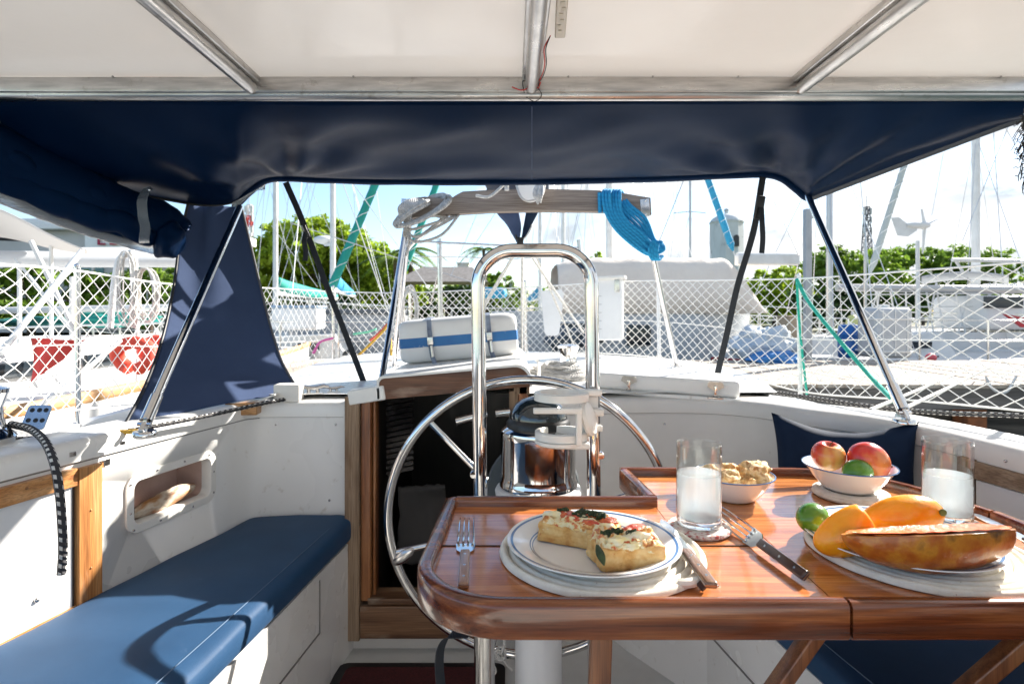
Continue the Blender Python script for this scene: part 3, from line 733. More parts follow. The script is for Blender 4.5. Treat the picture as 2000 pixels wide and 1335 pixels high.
# ================================================================== cushions, mat
def cushion(name, inn, out, ztop, th, mat, label, nv=60, seam=.035):
    """bench cushion between an inner and an outer plan line, with wrinkles and a seam"""
    I = [Vector((*p, 0)) for p in inn]; O = [Vector((*p, 0)) for p in out]
    def at(P, t):
        f = t * (len(P) - 1); i = min(int(f), len(P) - 2); return P[i].lerp(P[i + 1], f - i)
    nu = 44
    def fn(u, v):
        a = at(I, v); b = at(O, v); w = (b - a).length; g = 2 * math.pi * u
        L_ = sum((I[i + 1] - I[i]).length for i in range(len(I) - 1))
        e = min(v, 1 - v) * L_; rr = .03
        k = 1.0 if e > rr else math.sqrt(max(0.0, 1 - (1 - e / rr) ** 2))
        c, s_ = math.cos(g), math.sin(g); ex = .28
        px = (abs(c) ** ex) * (1 if c > 0 else -1); pz = (abs(s_) ** (ex * 1.3)) * (1 if s_ > 0 else -1)
        kk = .90 + .10 * k
        q = (px * kk + 1) / 2
        p = a.lerp(b, q)
        z = ztop - th / 2 + pz * th / 2 * (k if k > .02 else .02)
        if pz > .5:
            z += .006 * math.sin(q * math.pi) + .006 * N3((p.x * 7, p.y * 2.2 + p.x * 3, 0)) + .0025 * N3((p.x * 16, p.y * 7, 3)) + .0035 * max(0, math.sin(p.y * 17 + p.x * 26 + 3 * N3((p.x * 4, p.y * 3, 8)))) ** 4 * max(0, min(1, (1.55 - p.y) * 3)) * (1 - abs(2 * q - 1)) + .009 * max(0, math.sin((p.y * 5 + p.x * 16) + 2.5 * N3((p.x * 2, p.y * 2, 4)))) ** 3 * (1 - abs(2 * q - 1))
        return Vector((p.x, p.y, z))
    t = thing(name, label, 'cushion', (*((I[len(I) // 2] + O[len(O) // 2]) / 2).xy, ztop - th), 0, 'blue bench cushions')
    mb = MB(); mb.grid(fn, nu, nv, closed_u=True)
    n = nv
    mb.f.append(tuple(i * nv for i in range(nu))); mb.mi.append(0)
    mb.f.append(tuple(i * nv + nv - 1 for i in range(nu))[::-1]); mb.mi.append(0)
    mb.build('cover', mat, t, auto=70)
    # stitched seam line near the inner edge
    mb = MB(); pts = []
    for i in range(90):
        v = .02 + .96 * i / 89; a = at(I, v); b = at(O, v); p = a.lerp(b, seam / (b - a).length)
        pts.append((p.x, p.y, ztop + .0005 + .0025 * N3((p.x * 6, p.y * 1.3, 0))))
    mb.tube(pts, .0011, 5); mb.build('stitching', M('cushion_thread', (.10, .16, .25), .8), t)
    return t
cushion('seat_cushion', [(-.652, -.5), (-.65, .3), (-.58, 1.03), (-.502, 1.79), (-.498, 1.85)], [(-1.11, -.5), (-1.105, .3), (-1.035, 1.05), (-.86, 1.74), (-.835, 1.85)], -.645, .075, cushion_m, 'long faded blue cushion on the left bench, half in sun and half in shade', 240)
cushion('seat_cushion', [(.665, -.3), (.655, .3), (.60, 1.03), (.51, 1.60), (.42, 1.72)], [(1.08, -.3), (1.08, .3), (1.04, 1.05), (.97, 1.60), (.86, 1.72)], -.655, .06, cushion_m, 'dark blue cushion on the right bench under the table', 60)
# pillow leaning in the right corner
mb = MB()
def pil(u, v):
    a = 2 * u - 1; b = 2 * v - 1
    return a, b
pc = Vector((.855, 1.52, -.425)); pr = Matrix.Rotation(R(-24), 3, 'Z') @ Matrix.Rotation(R(-14), 3, 'X')
def pillow_side(sg):
    def fn(u, v):
        a = 2 * u - 1; b = 2 * v - 1
        e = (1 - a ** 4) * (1 - b ** 4)
        x = a * .17 * (1 - .10 * (1 - b * b) * 1); z = b * .15 * (1 - .10 * (1 - a * a)) 
        if b > 0: z -= .026 * (1 - a * a) ** 1.5 * b
        y = sg * (.055 * max(0, e) ** .45 + .008 * N3((a * 3, b * 3, sg)) * e)
        y += .010 * math.sin(a * 9 + b * 4) * e * .5
        return pc + pr @ Vector((x, y, z))
    return fn
mb.grid(pillow_side(-1), 30, 26); mb.grid(pillow_side(1), 30, 26)
tag(mb.build('throw_pillow', pillow_m, auto=80), 'dark navy pillow with pointed corners leaning in the right corner of the cockpit', 'pillow')
# doormat
t = thing('doormat', 'dark red doormat with a black border below the cabin doorway', 'doormat', (-.27, 1.6, FLOOR + .002))
mb = MB(); mb.prism([(x - .27, y + 1.58) for x, y in rrect(.50, .40, .03)], .006, None, FLOOR + .002); mb.build('border', black_pl, t)
mb = MB(); mb.prism([(x - .27, y + 1.58) for x, y in rrect(.44, .34, .02)], .010, None, FLOOR + .004); mb.build('pile', red_carpet, t)

# ================================================================== steering pedestal
ped = thing('steering_pedestal', 'white steering column with a polished compass housing and black dome', 'pedestal', (.065, 1.45, FLOOR))
pc = Vector((.065, 1.45, 0))
mb = MB(); mb.lathe([(.11, FLOOR), (.11, FLOOR + .02), (.07, FLOOR + .05), (.058, FLOOR + .12), (.056, -.60), (.058, -.52), (.085, -.47), (.105, -.452), (.107, -.440), (.103, -.432), (.09, -.430), (0, -.430)], pc, 48); mb.build('column', white_pt, ped)
mb = MB(); mb.lathe([(.094, -.433), (.096, -.425), (.094, -.415), (.092, -.41), (.091, -.40), (.0915, -.31), (.093, -.300), (.091, -.292), (.078, -.283), (.074, -.282)], pc, 64); bi = mb.build('compass_housing', chrome, ped)
mb = MB(); mb.lathe([(.078, -.290), (.0785, -.272), (.074, -.266), (.072, -.262)], pc, 48); mb.build('gasket', black_pl, bi)
mb = MB(); mb.lathe([(.072, -.264), (.0715, -.255), (.067, -.243), (.056, -.228), (.040, -.217), (.022, -.211), (0, -.209)], pc, 48); mb.build('compass_dome', black_gloss, ped)
mb = MB(); mb.lathe([(.092, -.425), (.0935, -.425), (.0935, -.419), (.092, -.419)], pc, 64); mb.build('gasket', black_pl, bi)
# guard rail hoop
gx0, gx1, gy, gt = -.080, .187, 1.385, .142
def gpx(px, py): return W(px, py, gy)
hoop = [Vector((gx0 + .008, gy, FLOOR)), Vector((gx0 + .006, gy, -.45)), Vector((gx0, gy, .05))]
rr = .082
hoop += [Vector((gx0 + rr - rr * math.cos(R(a)), gy, gt - rr + rr * math.sin(R(a)))) for a in range(0, 91, 9)]
hoop += [Vector((gx1 - rr + rr * math.sin(R(a)), gy, gt - rr + rr * math.cos(R(a)))) for a in range(0, 91, 9)]
hoop += [Vector((gx1 + .0, gy, .05)), Vector((gx1 + .006, gy, -.45)), Vector((gx1 + .008, gy, FLOOR))]
mb = MB(); mb.tube(hoop, .0165, 24)
tag(mb.build('grab_hoop', chrome, auto=60), 'polished steel hoop standing in front of the steering wheel', 'grab rail')
# ------------------------------------------------------------------ cup holder clamped to the hoop's right leg
cy = 1.335
def cp(px, py, d=1.33): return W(px, py, d)
ch = thing('cup_holder', 'white plastic double ring cup holder clamped to the right leg of the steel hoop', 'cup holder', (.12, cy, -.27))
def ringpart(z, R_, hgt, c=(.112, cy)):
    mb = MB(); c_ = Vector((c[0], c[1], 0))
    mb.lathe([(R_, z), (R_, z + hgt), (R_ - .003, z + hgt + .002), (R_ - .010, z + hgt + .002), (R_ - .012, z + hgt), (R_ - .012, z), (R_, z)], c_, 40)
    return mb
mb = ringpart(-.201, .062, .016); mb.box((.178, cy + .01, -.186), (.052, .028, .014), None, .004); mb.build('ring', white_pl, ch)
mb = MB(); mb.box((.098, cy - .060, -.216), (.104, .014, .012), None, .003); mb.box((.145, cy - .058, -.25), (.013, .016, .082), None, .003); mb.box((.075, cy - .03, -.292), (.0, .0, .0)) if 0 else None; mb.build('bracket', white_pl, ch)
mb = ringpart(-.288, .060, .016); mb.box((.177, cy + .01, -.266), (.056, .028, .014), None, .004); mb.build('ring', white_pl, ch)
mb = MB(); mb.lathe([(.0, -.300), (.052, -.300), (.058, -.296), (.058, -.289), (0, -.289)], (.110, cy - .006, 0), 36); mb.box((.145, cy - .03, -.295), (.05, .05, .013), None, .004); mb.build('tray', white_pl, ch)
mb = MB(); mb.lathe([(0, .012), (.026, .012), (.036, .008), (.040, 0), (.036, -.006), (0, -.006)], (.170, cy - .018, -.240), 32, Matrix.Rotation(R(72), 3, 'Y') @ Matrix.Rotation(R(20), 3, 'X')); mb.build('pivot_disc', white_pl, ch)
mb = MB(); mb.box((.197, cy + .02, -.232), (.026, .03, .016), None, .005); mb.box((.185, cy + .035, -.24), (.03, .02, .085), None, .004); mb.build('clamp', white_pl, ch)
# small steel bolts on the hoop
for p in (gpx(925, 925), gpx(1173, 888)):
    mb = MB(); mb.lathe([(0, .012), (.007, .012), (.009, .008), (.009, -.012), (0, -.012)], p, 12, Matrix.Rotation(R(90), 3, 'X')); tag(mb.build('bolt', chrome), 'short steel bolt on the %s leg of the hoop' % ('left' if p.x < 0 else 'right'), 'bolt', 'bolts on the hoop')

# ------------------------------------------------------------------ steering wheel
wc = Vector((.0415, 1.59, -.562)); WR = .3785
whl = thing('ship_wheel', 'large polished steel steering wheel with six spokes behind the table', 'steering wheel', wc)
tilt = Matrix.Rotation(R(3), 3, 'X') @ Matrix.Rotation(R(-2), 3, 'Z')
def wp(a, r, y=0): return wc + tilt @ Vector((r * math.cos(R(a)), y, r * math.sin(R(a))))
mb = MB(); mb.tube([wp(a, WR) for a in range(0, 360, 3)], .0125, 14, closed=True); mb.build('rim', chrome, whl, auto=60)
for a in (135, 75, 15, -45, -105, -165):
    mb = MB(); mb.tube([wp(a, .04, -.02), wp(a, .20, -.012), wp(a, WR - .005, 0)], [.009, .0085, .008], 10); mb.build('spoke', chrome, whl)
mb = MB(); mb.lathe([(0, .03), (.03, .03), (.045, .02), (.05, -.01), (.05, -.03), (0, -.03)], wc, 32, tilt @ Matrix.Rotation(R(90), 3, 'X')); mb.build('hub', steel, whl)
mb = MB(); mb.ellipsoid(wp(197, WR - .028, -.012), (.036, .010, .016), tilt @ Matrix.Rotation(R(-38), 3, 'Y'), 20, 12); mb.build('king_spoke_plate', steel, whl)
# dark guard disc behind the binnacle
mb = MB(); mb.lathe([(0, .01), (.115, .01), (.120, 0), (.115, -.01), (0, -.01)], (.055, 1.51, -.455), 40, Matrix.Rotation(R(82), 3, 'X')); tag(mb.build('drive_cover', M('grey_cover', (.06, .07, .075), .5)), 'dark grey round cover behind the polished compass housing', 'cover')
# knotted white cord hanging from the wheel
mb = MB(); k0 = W(985, 1245, 1.47); k1 = W(978, 1275, 1.46)
mb.tube(curve([k0, k0.lerp(k1, .5) + Vector((.004, 0, 0)), k1, W(962, 1290, 1.46), W(968, 1310, 1.46), W(955, 1322, 1.46), W(962, 1300, 1.455)], 6), .0032, 7)
for i in range(3): mb.tube([k1 + Vector((.012 * math.cos(a / 10 * 6.28 + i), .008 * math.sin(i * 2 + a / 10 * 6.28), .012 * math.sin(a / 10 * 6.28) - .003 * i)) for a in range(10)], .0032, 6, closed=True)
mb.tube(curve([k1, W(985, 1290, 1.455), W(1000, 1308, 1.455)], 5), .0028, 6)
tag(mb.build('knotted_cord', rope_w), 'knotted white cord hanging under the table by the wheel', 'cord')

# ================================================================== folding table
TZ = -.395; RIMT = -.378; RIMB = -.427
tab = thing('folding_table', 'varnished teak folding cockpit table with a raised rim and hinged leaves', 'table', (.4, 1.0, FLOOR))
r1 = .125
front_left = arc(-.13 + r1, .775 + r1, r1, 180, 270, 12)
A = [(.29, 1.195), (-.115, 1.195), (-.122, 1.185)] + front_left + [(.4385, .775)]          # rim line of the left leaf
left_board = A + [(.4385, 1.114), (.29, 1.114)]
mb = MB(); mb.prism(left_board, .018, None, TZ - .018); mb.build('leaf', varnish, tab, smooth=False)
mb = MB(); mb.prism([(.2915, 1.1155), (.905, 1.1155), (.895, 1.20)] + arc(.905 - .26, 1.415 - .24, .24, 5, 90, 10) + [(.2915, 1.415)], .018, None, TZ - .0184); mb.build('leaf', M_wood('varnished_teak_back_leaf', (.38, .12, .028), (.54, .20, .055), (.66, .31, .11), 'X', .17, .6, .05, 2.4), tab, smooth=False)
mb = MB(); mb.prism([(.4405, .775), (.93, .775), (.915, 1.1135), (.4405, 1.1135)], .018, None, TZ - .0181); mb.build('leaf', varnish, tab, smooth=False)
# cross seams in the left leaf
mb = MB()
for y in (.99,): strip(mb, (-.12, y, TZ + .0003), (.438, y, TZ + .0003), .0012, (0, 0, 1))
mb.build('leaf_seam', M('dark_seam', (.03, .012, .006), .6), tab)
rp = [(-.010, RIMB), (-.013, RIMB + .004), (-.013, RIMT - .007), (-.010, RIMT - .002), (-.004, RIMT), (.005, RIMT), (.0095, RIMT - .002), (.0115, RIMT - .007), (.0115, RIMB + .004), (.009, RIMB)]
# travel so that right = outside
pathA = [(-.115, 1.198), (-.124, 1.19)] + front_left + [(.4375, .775)]
mb = MB(); mb.sweep(pathA[::-1], rp); mb.build('rim', rim_wood, tab, auto=45)
mb = MB(); mb.sweep([(-.112, 1.2), (.294, 1.2)], [(o * .95, z + .0005) for o, z in rp]); mb.build('rim', rim_wood, tab, auto=45)
backR = arc(.905 - .26, 1.415 - .24, .24, 90, 5, 12)
pathB = [(.2805, 1.21), (.2725, 1.405)]
mb = MB(); mb.sweep([(.288, 1.212), (.270, 1.412)], rp); mb.build('rim', rim_wood, tab, auto=45)
mb = MB(); mb.sweep([(.262, 1.424), (.56, 1.424)] + [(x + .004, y + .006) for x, y in backR[1:]] + [(.912, 1.118)], rp); mb.build('rim', rim_wood, tab, auto=45)
mb = MB(); mb.sweep([(.915, 1.114), (.935, .775), (.92, .768)][::1], rp); mb.build('rim', rim_wood, tab, auto=45)
mb = MB(); mb.sweep([(.95, .775), (.4415, .775)], rp); mb.build('rim', rim_wood, tab, auto=45)
# legs
mb = MB(); mb.tube([(-.0405, .93, -.42), (-.0405, .93, FLOOR)], .0135, 20); mb.build('leg', steel, tab)
mb = MB(); mb.lathe([(.017, -.418), (.017, -.440), (.0135, -.442)], (-.0405, .93, 0), 20); mb.build('leg_collar', black_pl, tab)
mb = MB(); mb.box((.115, .83, -.75), (.030, .022, .66), Matrix.Rotation(R(2), 3, 'Y'), .003); mb.build('leg', oiled_teak if 0 else M_wood('leg_teak', (.12, .04, .015), (.24, .085, .03), (.34, .14, .05), 'Z', .4, .4, .1, 1.5), tab)
lw = bpy.data.materials['leg_teak']
def bar(a, b, w, t_, nm='leg'):
    a = Vector(a); b = Vector(b); d = b - a; rot = d.to_track_quat('Z', 'Y').to_matrix()
    mb = MB(); mb.box((a + b) / 2, (w, t_, d.length), rot, .003); mb.build(nm, lw, tab)
bar(W(1598, 1225, .90), W(1405, 1500, .90), .030, .020)
bar((.735, .82, -.44), (.50, .88, -.72), .028, .020)
mb = MB(); mb.box((.52, .96, -.425), (.80, .03, .02), None, .002); mb.build('brace', lw, tab)
# steel tip of the right leaf seen at the back-left corner, hinge
mb = MB(); mb.box((.4395, .95, -.4145), (.05, .03, .002)); mb.box((.4395, 1.07, -.4145), (.05, .03, .002)); mb.build('hinge', brass, tab)
# black webbing strap hanging under the left corner
mb = MB(); ribbon(mb, curve([W(915, 1236, .93), W(880, 1240, .93), W(862, 1262, .93), W(858, 1300, .94), W(862, 1350, .95), W(866, 1420, .95)], 6), .016, .001, (.75, .6, .3))
tag(mb.build('webbing_strap', strap_m, smooth=False), 'black webbing strap hanging under the left corner of the table', 'strap')
# ================================================================== on the table
def placemat(x, y, label, tail=None):
    t = thing('placemat', label, 'placemat', (x, y, TZ), 0, 'coiled rope placemats')
    mb = MB(); prof = []
    nring = 11; r0 = .158
    # one coil after another, each a rounded cord
    for i in range(nring):
        rc = r0 - i * .0143
        for a in range(0, 181, 30):
            prof.append((max(0, rc + .0071 * math.cos(R(a))), max(.0012, .0025 + .0092 * math.sin(R(a)))))
    prof = [(r0 + .004, .0005)] + prof + [(0, .006)]
    mb.lathe(prof, (0, 0, 0), 90)
    mb.v = [Vector((v.x * (1 + .008 * N3((math.atan2(v.y, v.x), .3, 1), 1.2)), v.y * (1 + .012 * N3((math.atan2(v.y, v.x), 2, 1), 1.2)), v.z + .0008 * N3(v, 25))) for v in mb.v]
    mb.build('coil', mat_m, t, local=True)
    if tail:
        mb = MB(); mb.tube(curve([(.09, -.125, .009), (.105, -.128, .010), (.125, -.120, .011), (.135, -.108, .010)], 5), [.007] * 11 + [.007] * 4 + [.009], 8); mb.build('cord_end', mat_m, t, local=True)
        mb = MB(); mb.tube([(.120, -.129, .012), (.126, -.136, .006)], .006, 8); mb.build('whipping', M('dark_whipping', (.07, .045, .035), .9), t, local=True)
    return t
placemat(.145, .962, 'coiled white rope placemat under the plate with the savoury bread', True)
placemat(.662, .965, 'coiled white rope placemat under the plate of mango and papaya')
def plate(x, y, rad, z, label, sc=1.0):
    t = thing('plate', label, 'plate', (x, y, z), 0, 'blue rimmed enamel plates')
    k = rad / .138
    mb = MB(); pr = [(0, .0), (.085, 0), (.092, .001), (.104, .007), (.120, .0125), (.1365, .016), (.138, .0170), (.1375, .0182), (.120, .0147), (.104, .0093), (.092, .0034), (.085, .0022), (0, .0022)]
    mb.lathe([(r * k, z_ * k) for r, z_ in pr], (0, 0, 0), 96); mb.build('dish', plate_m, t, local=True, auto=60)
    for (ra, rb, nm) in ((.1285, .1325, 'rim'), (.1000, .1017, 'inner'), (.0962, .0976, 'inner')):
        def zz(r):
            P = pr[7:][::-1]
            P = sorted([(.085, .0022), (.092, .0034), (.104, .0093), (.120, .0147), (.1375, .0182)])
            for (r0_, z0), (r1_, z1) in zip(P, P[1:]):
                if r0_ <= r <= r1_: return z0 + (z1 - z0) * (r - r0_) / (r1_ - r0_)
            return .0022
        mb = MB(); mb.lathe([(ra * k, (zz(ra) + .00035) * k), (rb * k, (zz(rb) + .00035) * k)], (0, 0, 0), 96); mb.build('blue_line', blue_band, t, local=True)
    return t
plate(.130, .945, .138, TZ + .0125, 'white enamel plate with blue lines holding two pieces of savoury bread')
plate(.632, .966, .142, TZ + .0115, 'white enamel plate with blue lines holding mango halves, a lime and papaya')

# ---- savoury bread
crumb = M('bread_crust', (.48, .19, .04), .75, var=[(.70, .38, .12), (.82, .56, .25)], vscale=34, contrast=(.32, .66), bump=.9, bscale=90, bdist=.004, sss=.15)
top_m = M('melted_cheese_top', (.50, .15, .025), .45, var=[(.78, .42, .12), (.88, .76, .50), (.84, .62, .28), (.62, .10, .02)], vscale=46, contrast=(.38, .62), bump=.9, bscale=110, bdist=.005, sss=.15, coat=.2)
tomato = M('roast_tomato', (.55, .045, .015), .25, var=(.72, .16, .04), vscale=60, bump=.5, bscale=120, coat=.5, sss=.1)
herb = M('roast_herb', (.018, .035, .012), .5, var=(.045, .075, .02), vscale=90, bump=.6, bscale=200)
egg = M('soft_cheese', (.88, .82, .68), .4, var=(.92, .72, .30), vscale=40, bump=.4, bscale=90, sss=.2)
def bread(x, y, z, rz, dims, label, seed, toms, herbs, chz):
    t = thing('savoury_bread', label, 'bread', (x, y, z), rz, 'pieces of savoury bread')
    a, b, c = [q / 2 for q in dims]; sv = Vector((seed, 0, 0))
    def shape(u, v, topk=1.0):
        nrm = (abs(u.x) ** 16 + abs(u.y) ** 16 + abs(u.z) ** 12) ** (1 / 15)
        q = Vector((u.x / nrm * a, u.y / nrm * b, u.z / nrm * c))
        k = .97 + .03 * N3(u * 1.5 + sv) + .03 * N3(u * 5 + sv) + .02 * N3(u * 12 + sv)
        return Vector((q.x * k, q.y * k, q.z * (1 + .06 * N3(u * 4 + sv)) + c))
    mb = MB(); mb.ellipsoid((0, 0, 0), (1, 1, 1), None, 90, 60, shape); mb.build('loaf', crumb, t, local=True)
    def top(u, v):
        x = (u * 2 - 1); yv = (v * 2 - 1)
        r = (abs(x) ** 4 + abs(yv) ** 4) ** .25
        e = max(0, 1 - r ** 5)
        fall = -.45 * c * max(0, r - .93) / .07
        zt = 2 * c * .985 + .003 * abs(N3((x * 14 + seed, yv * 12, 5))) + .008 * N3((x * 2.2 + seed, yv * 2.2, 0)) + .005 * N3((x * 6 + seed, yv * 6, 0)) + fall * (1 + N3((x * 3, yv * 3, seed)))
        w = .93 + .05 * N3((x * 3, yv * 3, seed + 9))
        return (x * a * w, yv * b * w, zt + .002)
    mb = MB(); mb.grid(top, 44, 34); mb.build('topping', top_m, t, local=True, solid=.004)
    for (px, py, s_) in toms:
        mb = MB(); sd = Vector((px * 9, py * 7, seed))
        mb.ellipsoid((px * a, py * b, 2 * c + .004), (.019 * s_, .013 * s_, .0045), Matrix.Rotation(R(30 * px), 3, 'Z') @ Matrix.Rotation(R(8), 3, 'X'), 26, 12, lambda u, v: v * (1 + .28 * N3(u * 2.2 + sd)))
        mb.build('tomato', tomato, t, local=True)
    random.seed(seed)
    for (px, py, s_) in herbs:
        mb = MB()
        for j in range(5):
            l = .011 * s_; an = random.uniform(0, 6.28); cx_ = px * a + random.uniform(-.007, .007) * s_; cy_ = py * b + random.uniform(-.006, .006) * s_; cc = random.uniform(.1, .7)
            def lf(u, v, l=l, an=an, cx_=cx_, cy_=cy_, cc=cc):
                xx = (u - .5) * 2 * l; yy = (v - .5) * l * 1.0 * math.sin(math.pi * min(.98, max(.02, u)))
                zz_ = 2 * c + .0055 + cc * .005 * math.sin(u * 5 + v * 3) + .004 * math.cos(v * 6)
                return (cx_ + xx * math.cos(an) - yy * math.sin(an), cy_ + xx * math.sin(an) + yy * math.cos(an), zz_)
            mb.grid(lf, 8, 5)
        mb.build('herb_leaf', herb, t, local=True, solid=.0008)
    for (px, py, pz, s_) in chz:
        mb = MB(); sd = Vector((px * 5, py * 3, seed + 4))
        mb.ellipsoid((px * a, py * b, pz), (.022 * s_, .010 * s_, .008 * s_), None, 22, 12, lambda u, v: v * (1 + .35 * N3(u * 2 + sd)))
        mb.build('cheese', egg, t, local=True)
    return t
bz = TZ + .0145
bread(.112, .975, bz, R(-24), (.128, .066, .034), 'longer piece of savoury bread with tomato and dark herbs, farther back', 3, [(-.35, .1, 1.1), (.15, .15, 1.0), (.35, -.5, .8), (-.1, -.2, .8), (.75, .2, .8)], [(.02, .45, 1.1), (.42, .35, 1.2), (-.55, .4, .7), (.1, -.1, .6)], [(-.7, 0, .036, .9), (.75, -.4, .034, .7)])
bread(.172, .893, bz, R(12), (.102, .070, .037), 'shorter piece of savoury bread with a green leaf, nearer us', 11, [(.55, .62, 1.0), (.2, .5, .5)], [(-.55, .05, .9), (.15, -.05, .6), (-.2, .3, .6)], [(-.3, -.55, .040, 1.0), (.3, -.35, .040, 1.1), (-.05, -.8, .036, .8)])
# leaf hanging over the cut side, crumbs
mb = MB(); q0 = W(1163, 1060, .850); q1 = W(1176, 1100, .840)
mb.grid(lambda u, v: q0.lerp(q1, v) + Vector(((u - .5) * .012 * math.sin(math.pi * (.05 + .9 * v)), -.002 - .003 * math.cos((u - .5) * 3), 0)), 6, 10)
bb = [o for o in bpy.data.objects if o.name.startswith('savoury_bread')][1]
mb.v = [Matrix.Rotation(R(-10), 3, 'Z') @ (v - bb.location) for v in mb.v]; mb.build('basil_leaf', herb, bb, local=True, solid=.001)

# ---- glasses of cloudy lemonade on crocheted coasters
def glass(x, y, label, clabel, fill, tilt=0):
    c_ = thing('coaster', clabel, 'coaster', (x, y, TZ), 0, 'crocheted coasters')
    mb = MB(); mb.lathe([(.053, .001), (.056, .005), (.054, .009), (.048, .010), (.044, .0085), (.040, .0105), (.034, .0090), (.028, .0105), (.02, .009), (0, .0105)], (0, 0, 0), 60)
    mb.v = [Vector((v.x, v.y, v.z)) * (1 + .02 * math.sin(math.atan2(v.y, v.x) * 34)) for v in mb.v]; mb.build('crochet', crochet_m, c_, local=True)
    t = thing('drinking_glass', label, 'glass', (x, y, TZ + .0112), 0, 'tall straight glasses')
    H = .147; r = .0395; w = .0019
    mb = MB(); mb.lathe([(0, .0005), (r - .003, .0005), (r - .0008, .002), (r, .005), (r, .010), (r, H - .006), (r, H - .001), (r - .0009, H + .0004), (r - w, H - .001), (r - w, H - .006), (r - w, .022), (r - w, .018), (r - w - .004, .0135), (r * .5, .0125), (0, .0122)], (0, 0, 0), 64); mb.build('tumbler', glass_m, t, local=True, auto=50)
    mb = MB(); mb.lathe([(0, .0008), (r - .004, .0008), (r - .0015, .003), (r - .0008, .010), (r - .003, .0122), (r * .5, .0115), (0, .0112)], (0, 0, 0), 48); mb.build('base', glass_thick, t, local=True, auto=50)
    mb = MB(); ri = r - w + .0002; mb.lathe([(0, .0124), (r * .5, .0127), (ri - .004, .0137), (ri, .0182), (ri, fill + .0012), (ri - .0004, fill + .0012), (ri - .0022, fill), (0, fill)], (0, 0, 0), 64); mb.build('lemonade', drink_m, t, local=True, auto=50)
    random.seed(int(x * 1000))
    mb = MB()
    for i in range(46):
        a = random.uniform(0, 6.28); rr_ = ri - random.uniform(.001, .003); s_ = random.uniform(.0005, .0012)
        mb.ellipsoid((rr_ * math.cos(a), rr_ * math.sin(a), fill + s_ * .3), (s_, s_, s_), None, 6, 4)
    mb.build('froth', M('froth', (.9, .9, .88), .2), t, local=True)
    return t
glass(.337, 1.062, 'tall straight glass of cloudy lemonade beside the bread plate', 'red flecked crocheted coaster under the glass nearer the bread plate', .092)
glass(.802, 1.085, 'tall straight glass of cloudy lemonade behind the papaya at the right edge', 'crocheted coaster under the glass behind the papaya', .083)

# ---- bowls
def bowl(name, x, y, z, R_, H, label, grp='white enamel bowls'):
    t = thing(name, label, 'bowl', (x, y, z), 0, grp)
    k = R_
    mb = MB(); mb.lathe([(0, 0), (k * .50, 0), (k * .54, .002), (k * .60, H * .12), (k * .78, H * .50), (k * .92, H * .88), (k * .97, H * .97), (k, H), (k * .995, H + .0012), (k * .965, H * .99), (k * .90, H * .88), (k * .76, H * .52), (k * .58, H * .16), (k * .50, .003), (0, .003)], (0, 0, 0), 72); mb.build('basin', plate_m, t, local=True, auto=60)
    mb = MB(); mb.tube([(k * math.cos(R(a)), k * math.sin(R(a)), H + .0006) for a in range(0, 360, 5)], .0013, 6, closed=True); mb.build('blue_rim', blue_band, t, local=True)
    return t
bowl('bowl', .468, 1.245, TZ + .0008, .082, .050, 'white enamel bowl of baked pastries behind the left glass')
trv = thing('trivet', 'stained white round trivet under the fruit bowl', 'trivet', (.722, 1.255, TZ))
mb = MB(); mb.lathe([(.070, .001), (.075, .006), (.073, .013), (.066, .016), (.060, .013), (.053, .016), (.046, .013), (.03, .015), (0, .014)], (0, 0, 0), 60); mb.v = [v * (1 + .02 * N3(v * 20)) for v in mb.v]; mb.build('coil', M('stained_trivet', (.70, .67, .61), .85, var=(.60, .55, .48), vscale=60, dirt=(.14, .10, .07), dscale=30, damt=(.66, .70), bump=.8, bscale=200, bdist=.002), trv, local=True)
bowl('bowl', .718, 1.255, TZ + .017, .090, .050, 'white enamel fruit bowl with a blue rim standing on a trivet')
pastry = M('baked_pastry', (.42, .20, .06), .7, var=[(.62, .38, .15), (.74, .54, .30), (.36, .15, .04)], vscale=45, contrast=(.35, .65), bump=.9, bscale=110, bdist=.004, sss=.1)
random.seed(5)
for i, (dx, dy, dz, s_, lb) in enumerate([(.045, .0, .052, 1.25, 'biggest round bun, on the right in the pastry bowl'), (-.012, -.018, .045, .9, 'small crumbly bun at the front of the pastry bowl'), (-.045, .008, .046, .95, 'bun at the left of the pastry bowl, seen through the glass'), (.0, .03, .047, .95, 'bun at the back of the pastry bowl'), (.015, -.035, .04, .7, 'broken bun bit at the near rim of the pastry bowl'), (-.02, .03, .038, .8, 'bun low down at the back left of the pastry bowl')]):
    mb = MB(); sd = Vector((i * 3.3, 1, 0))
    mb.ellipsoid(Vector((.468 + dx, 1.245 + dy, TZ + dz)), (.027 * s_, .025 * s_, .021 * s_), Matrix.Rotation(i * 1.1, 3, 'Z'), 34, 20, lambda u, v: v * (1 + .35 * N3(u * 1.6 + sd) + .18 * N3(u * 4 + sd) + .06 * N3(u * 9 + sd)))
    tag(mb.build('bun', pastry), lb, 'bun', 'buns in the pastry bowl')
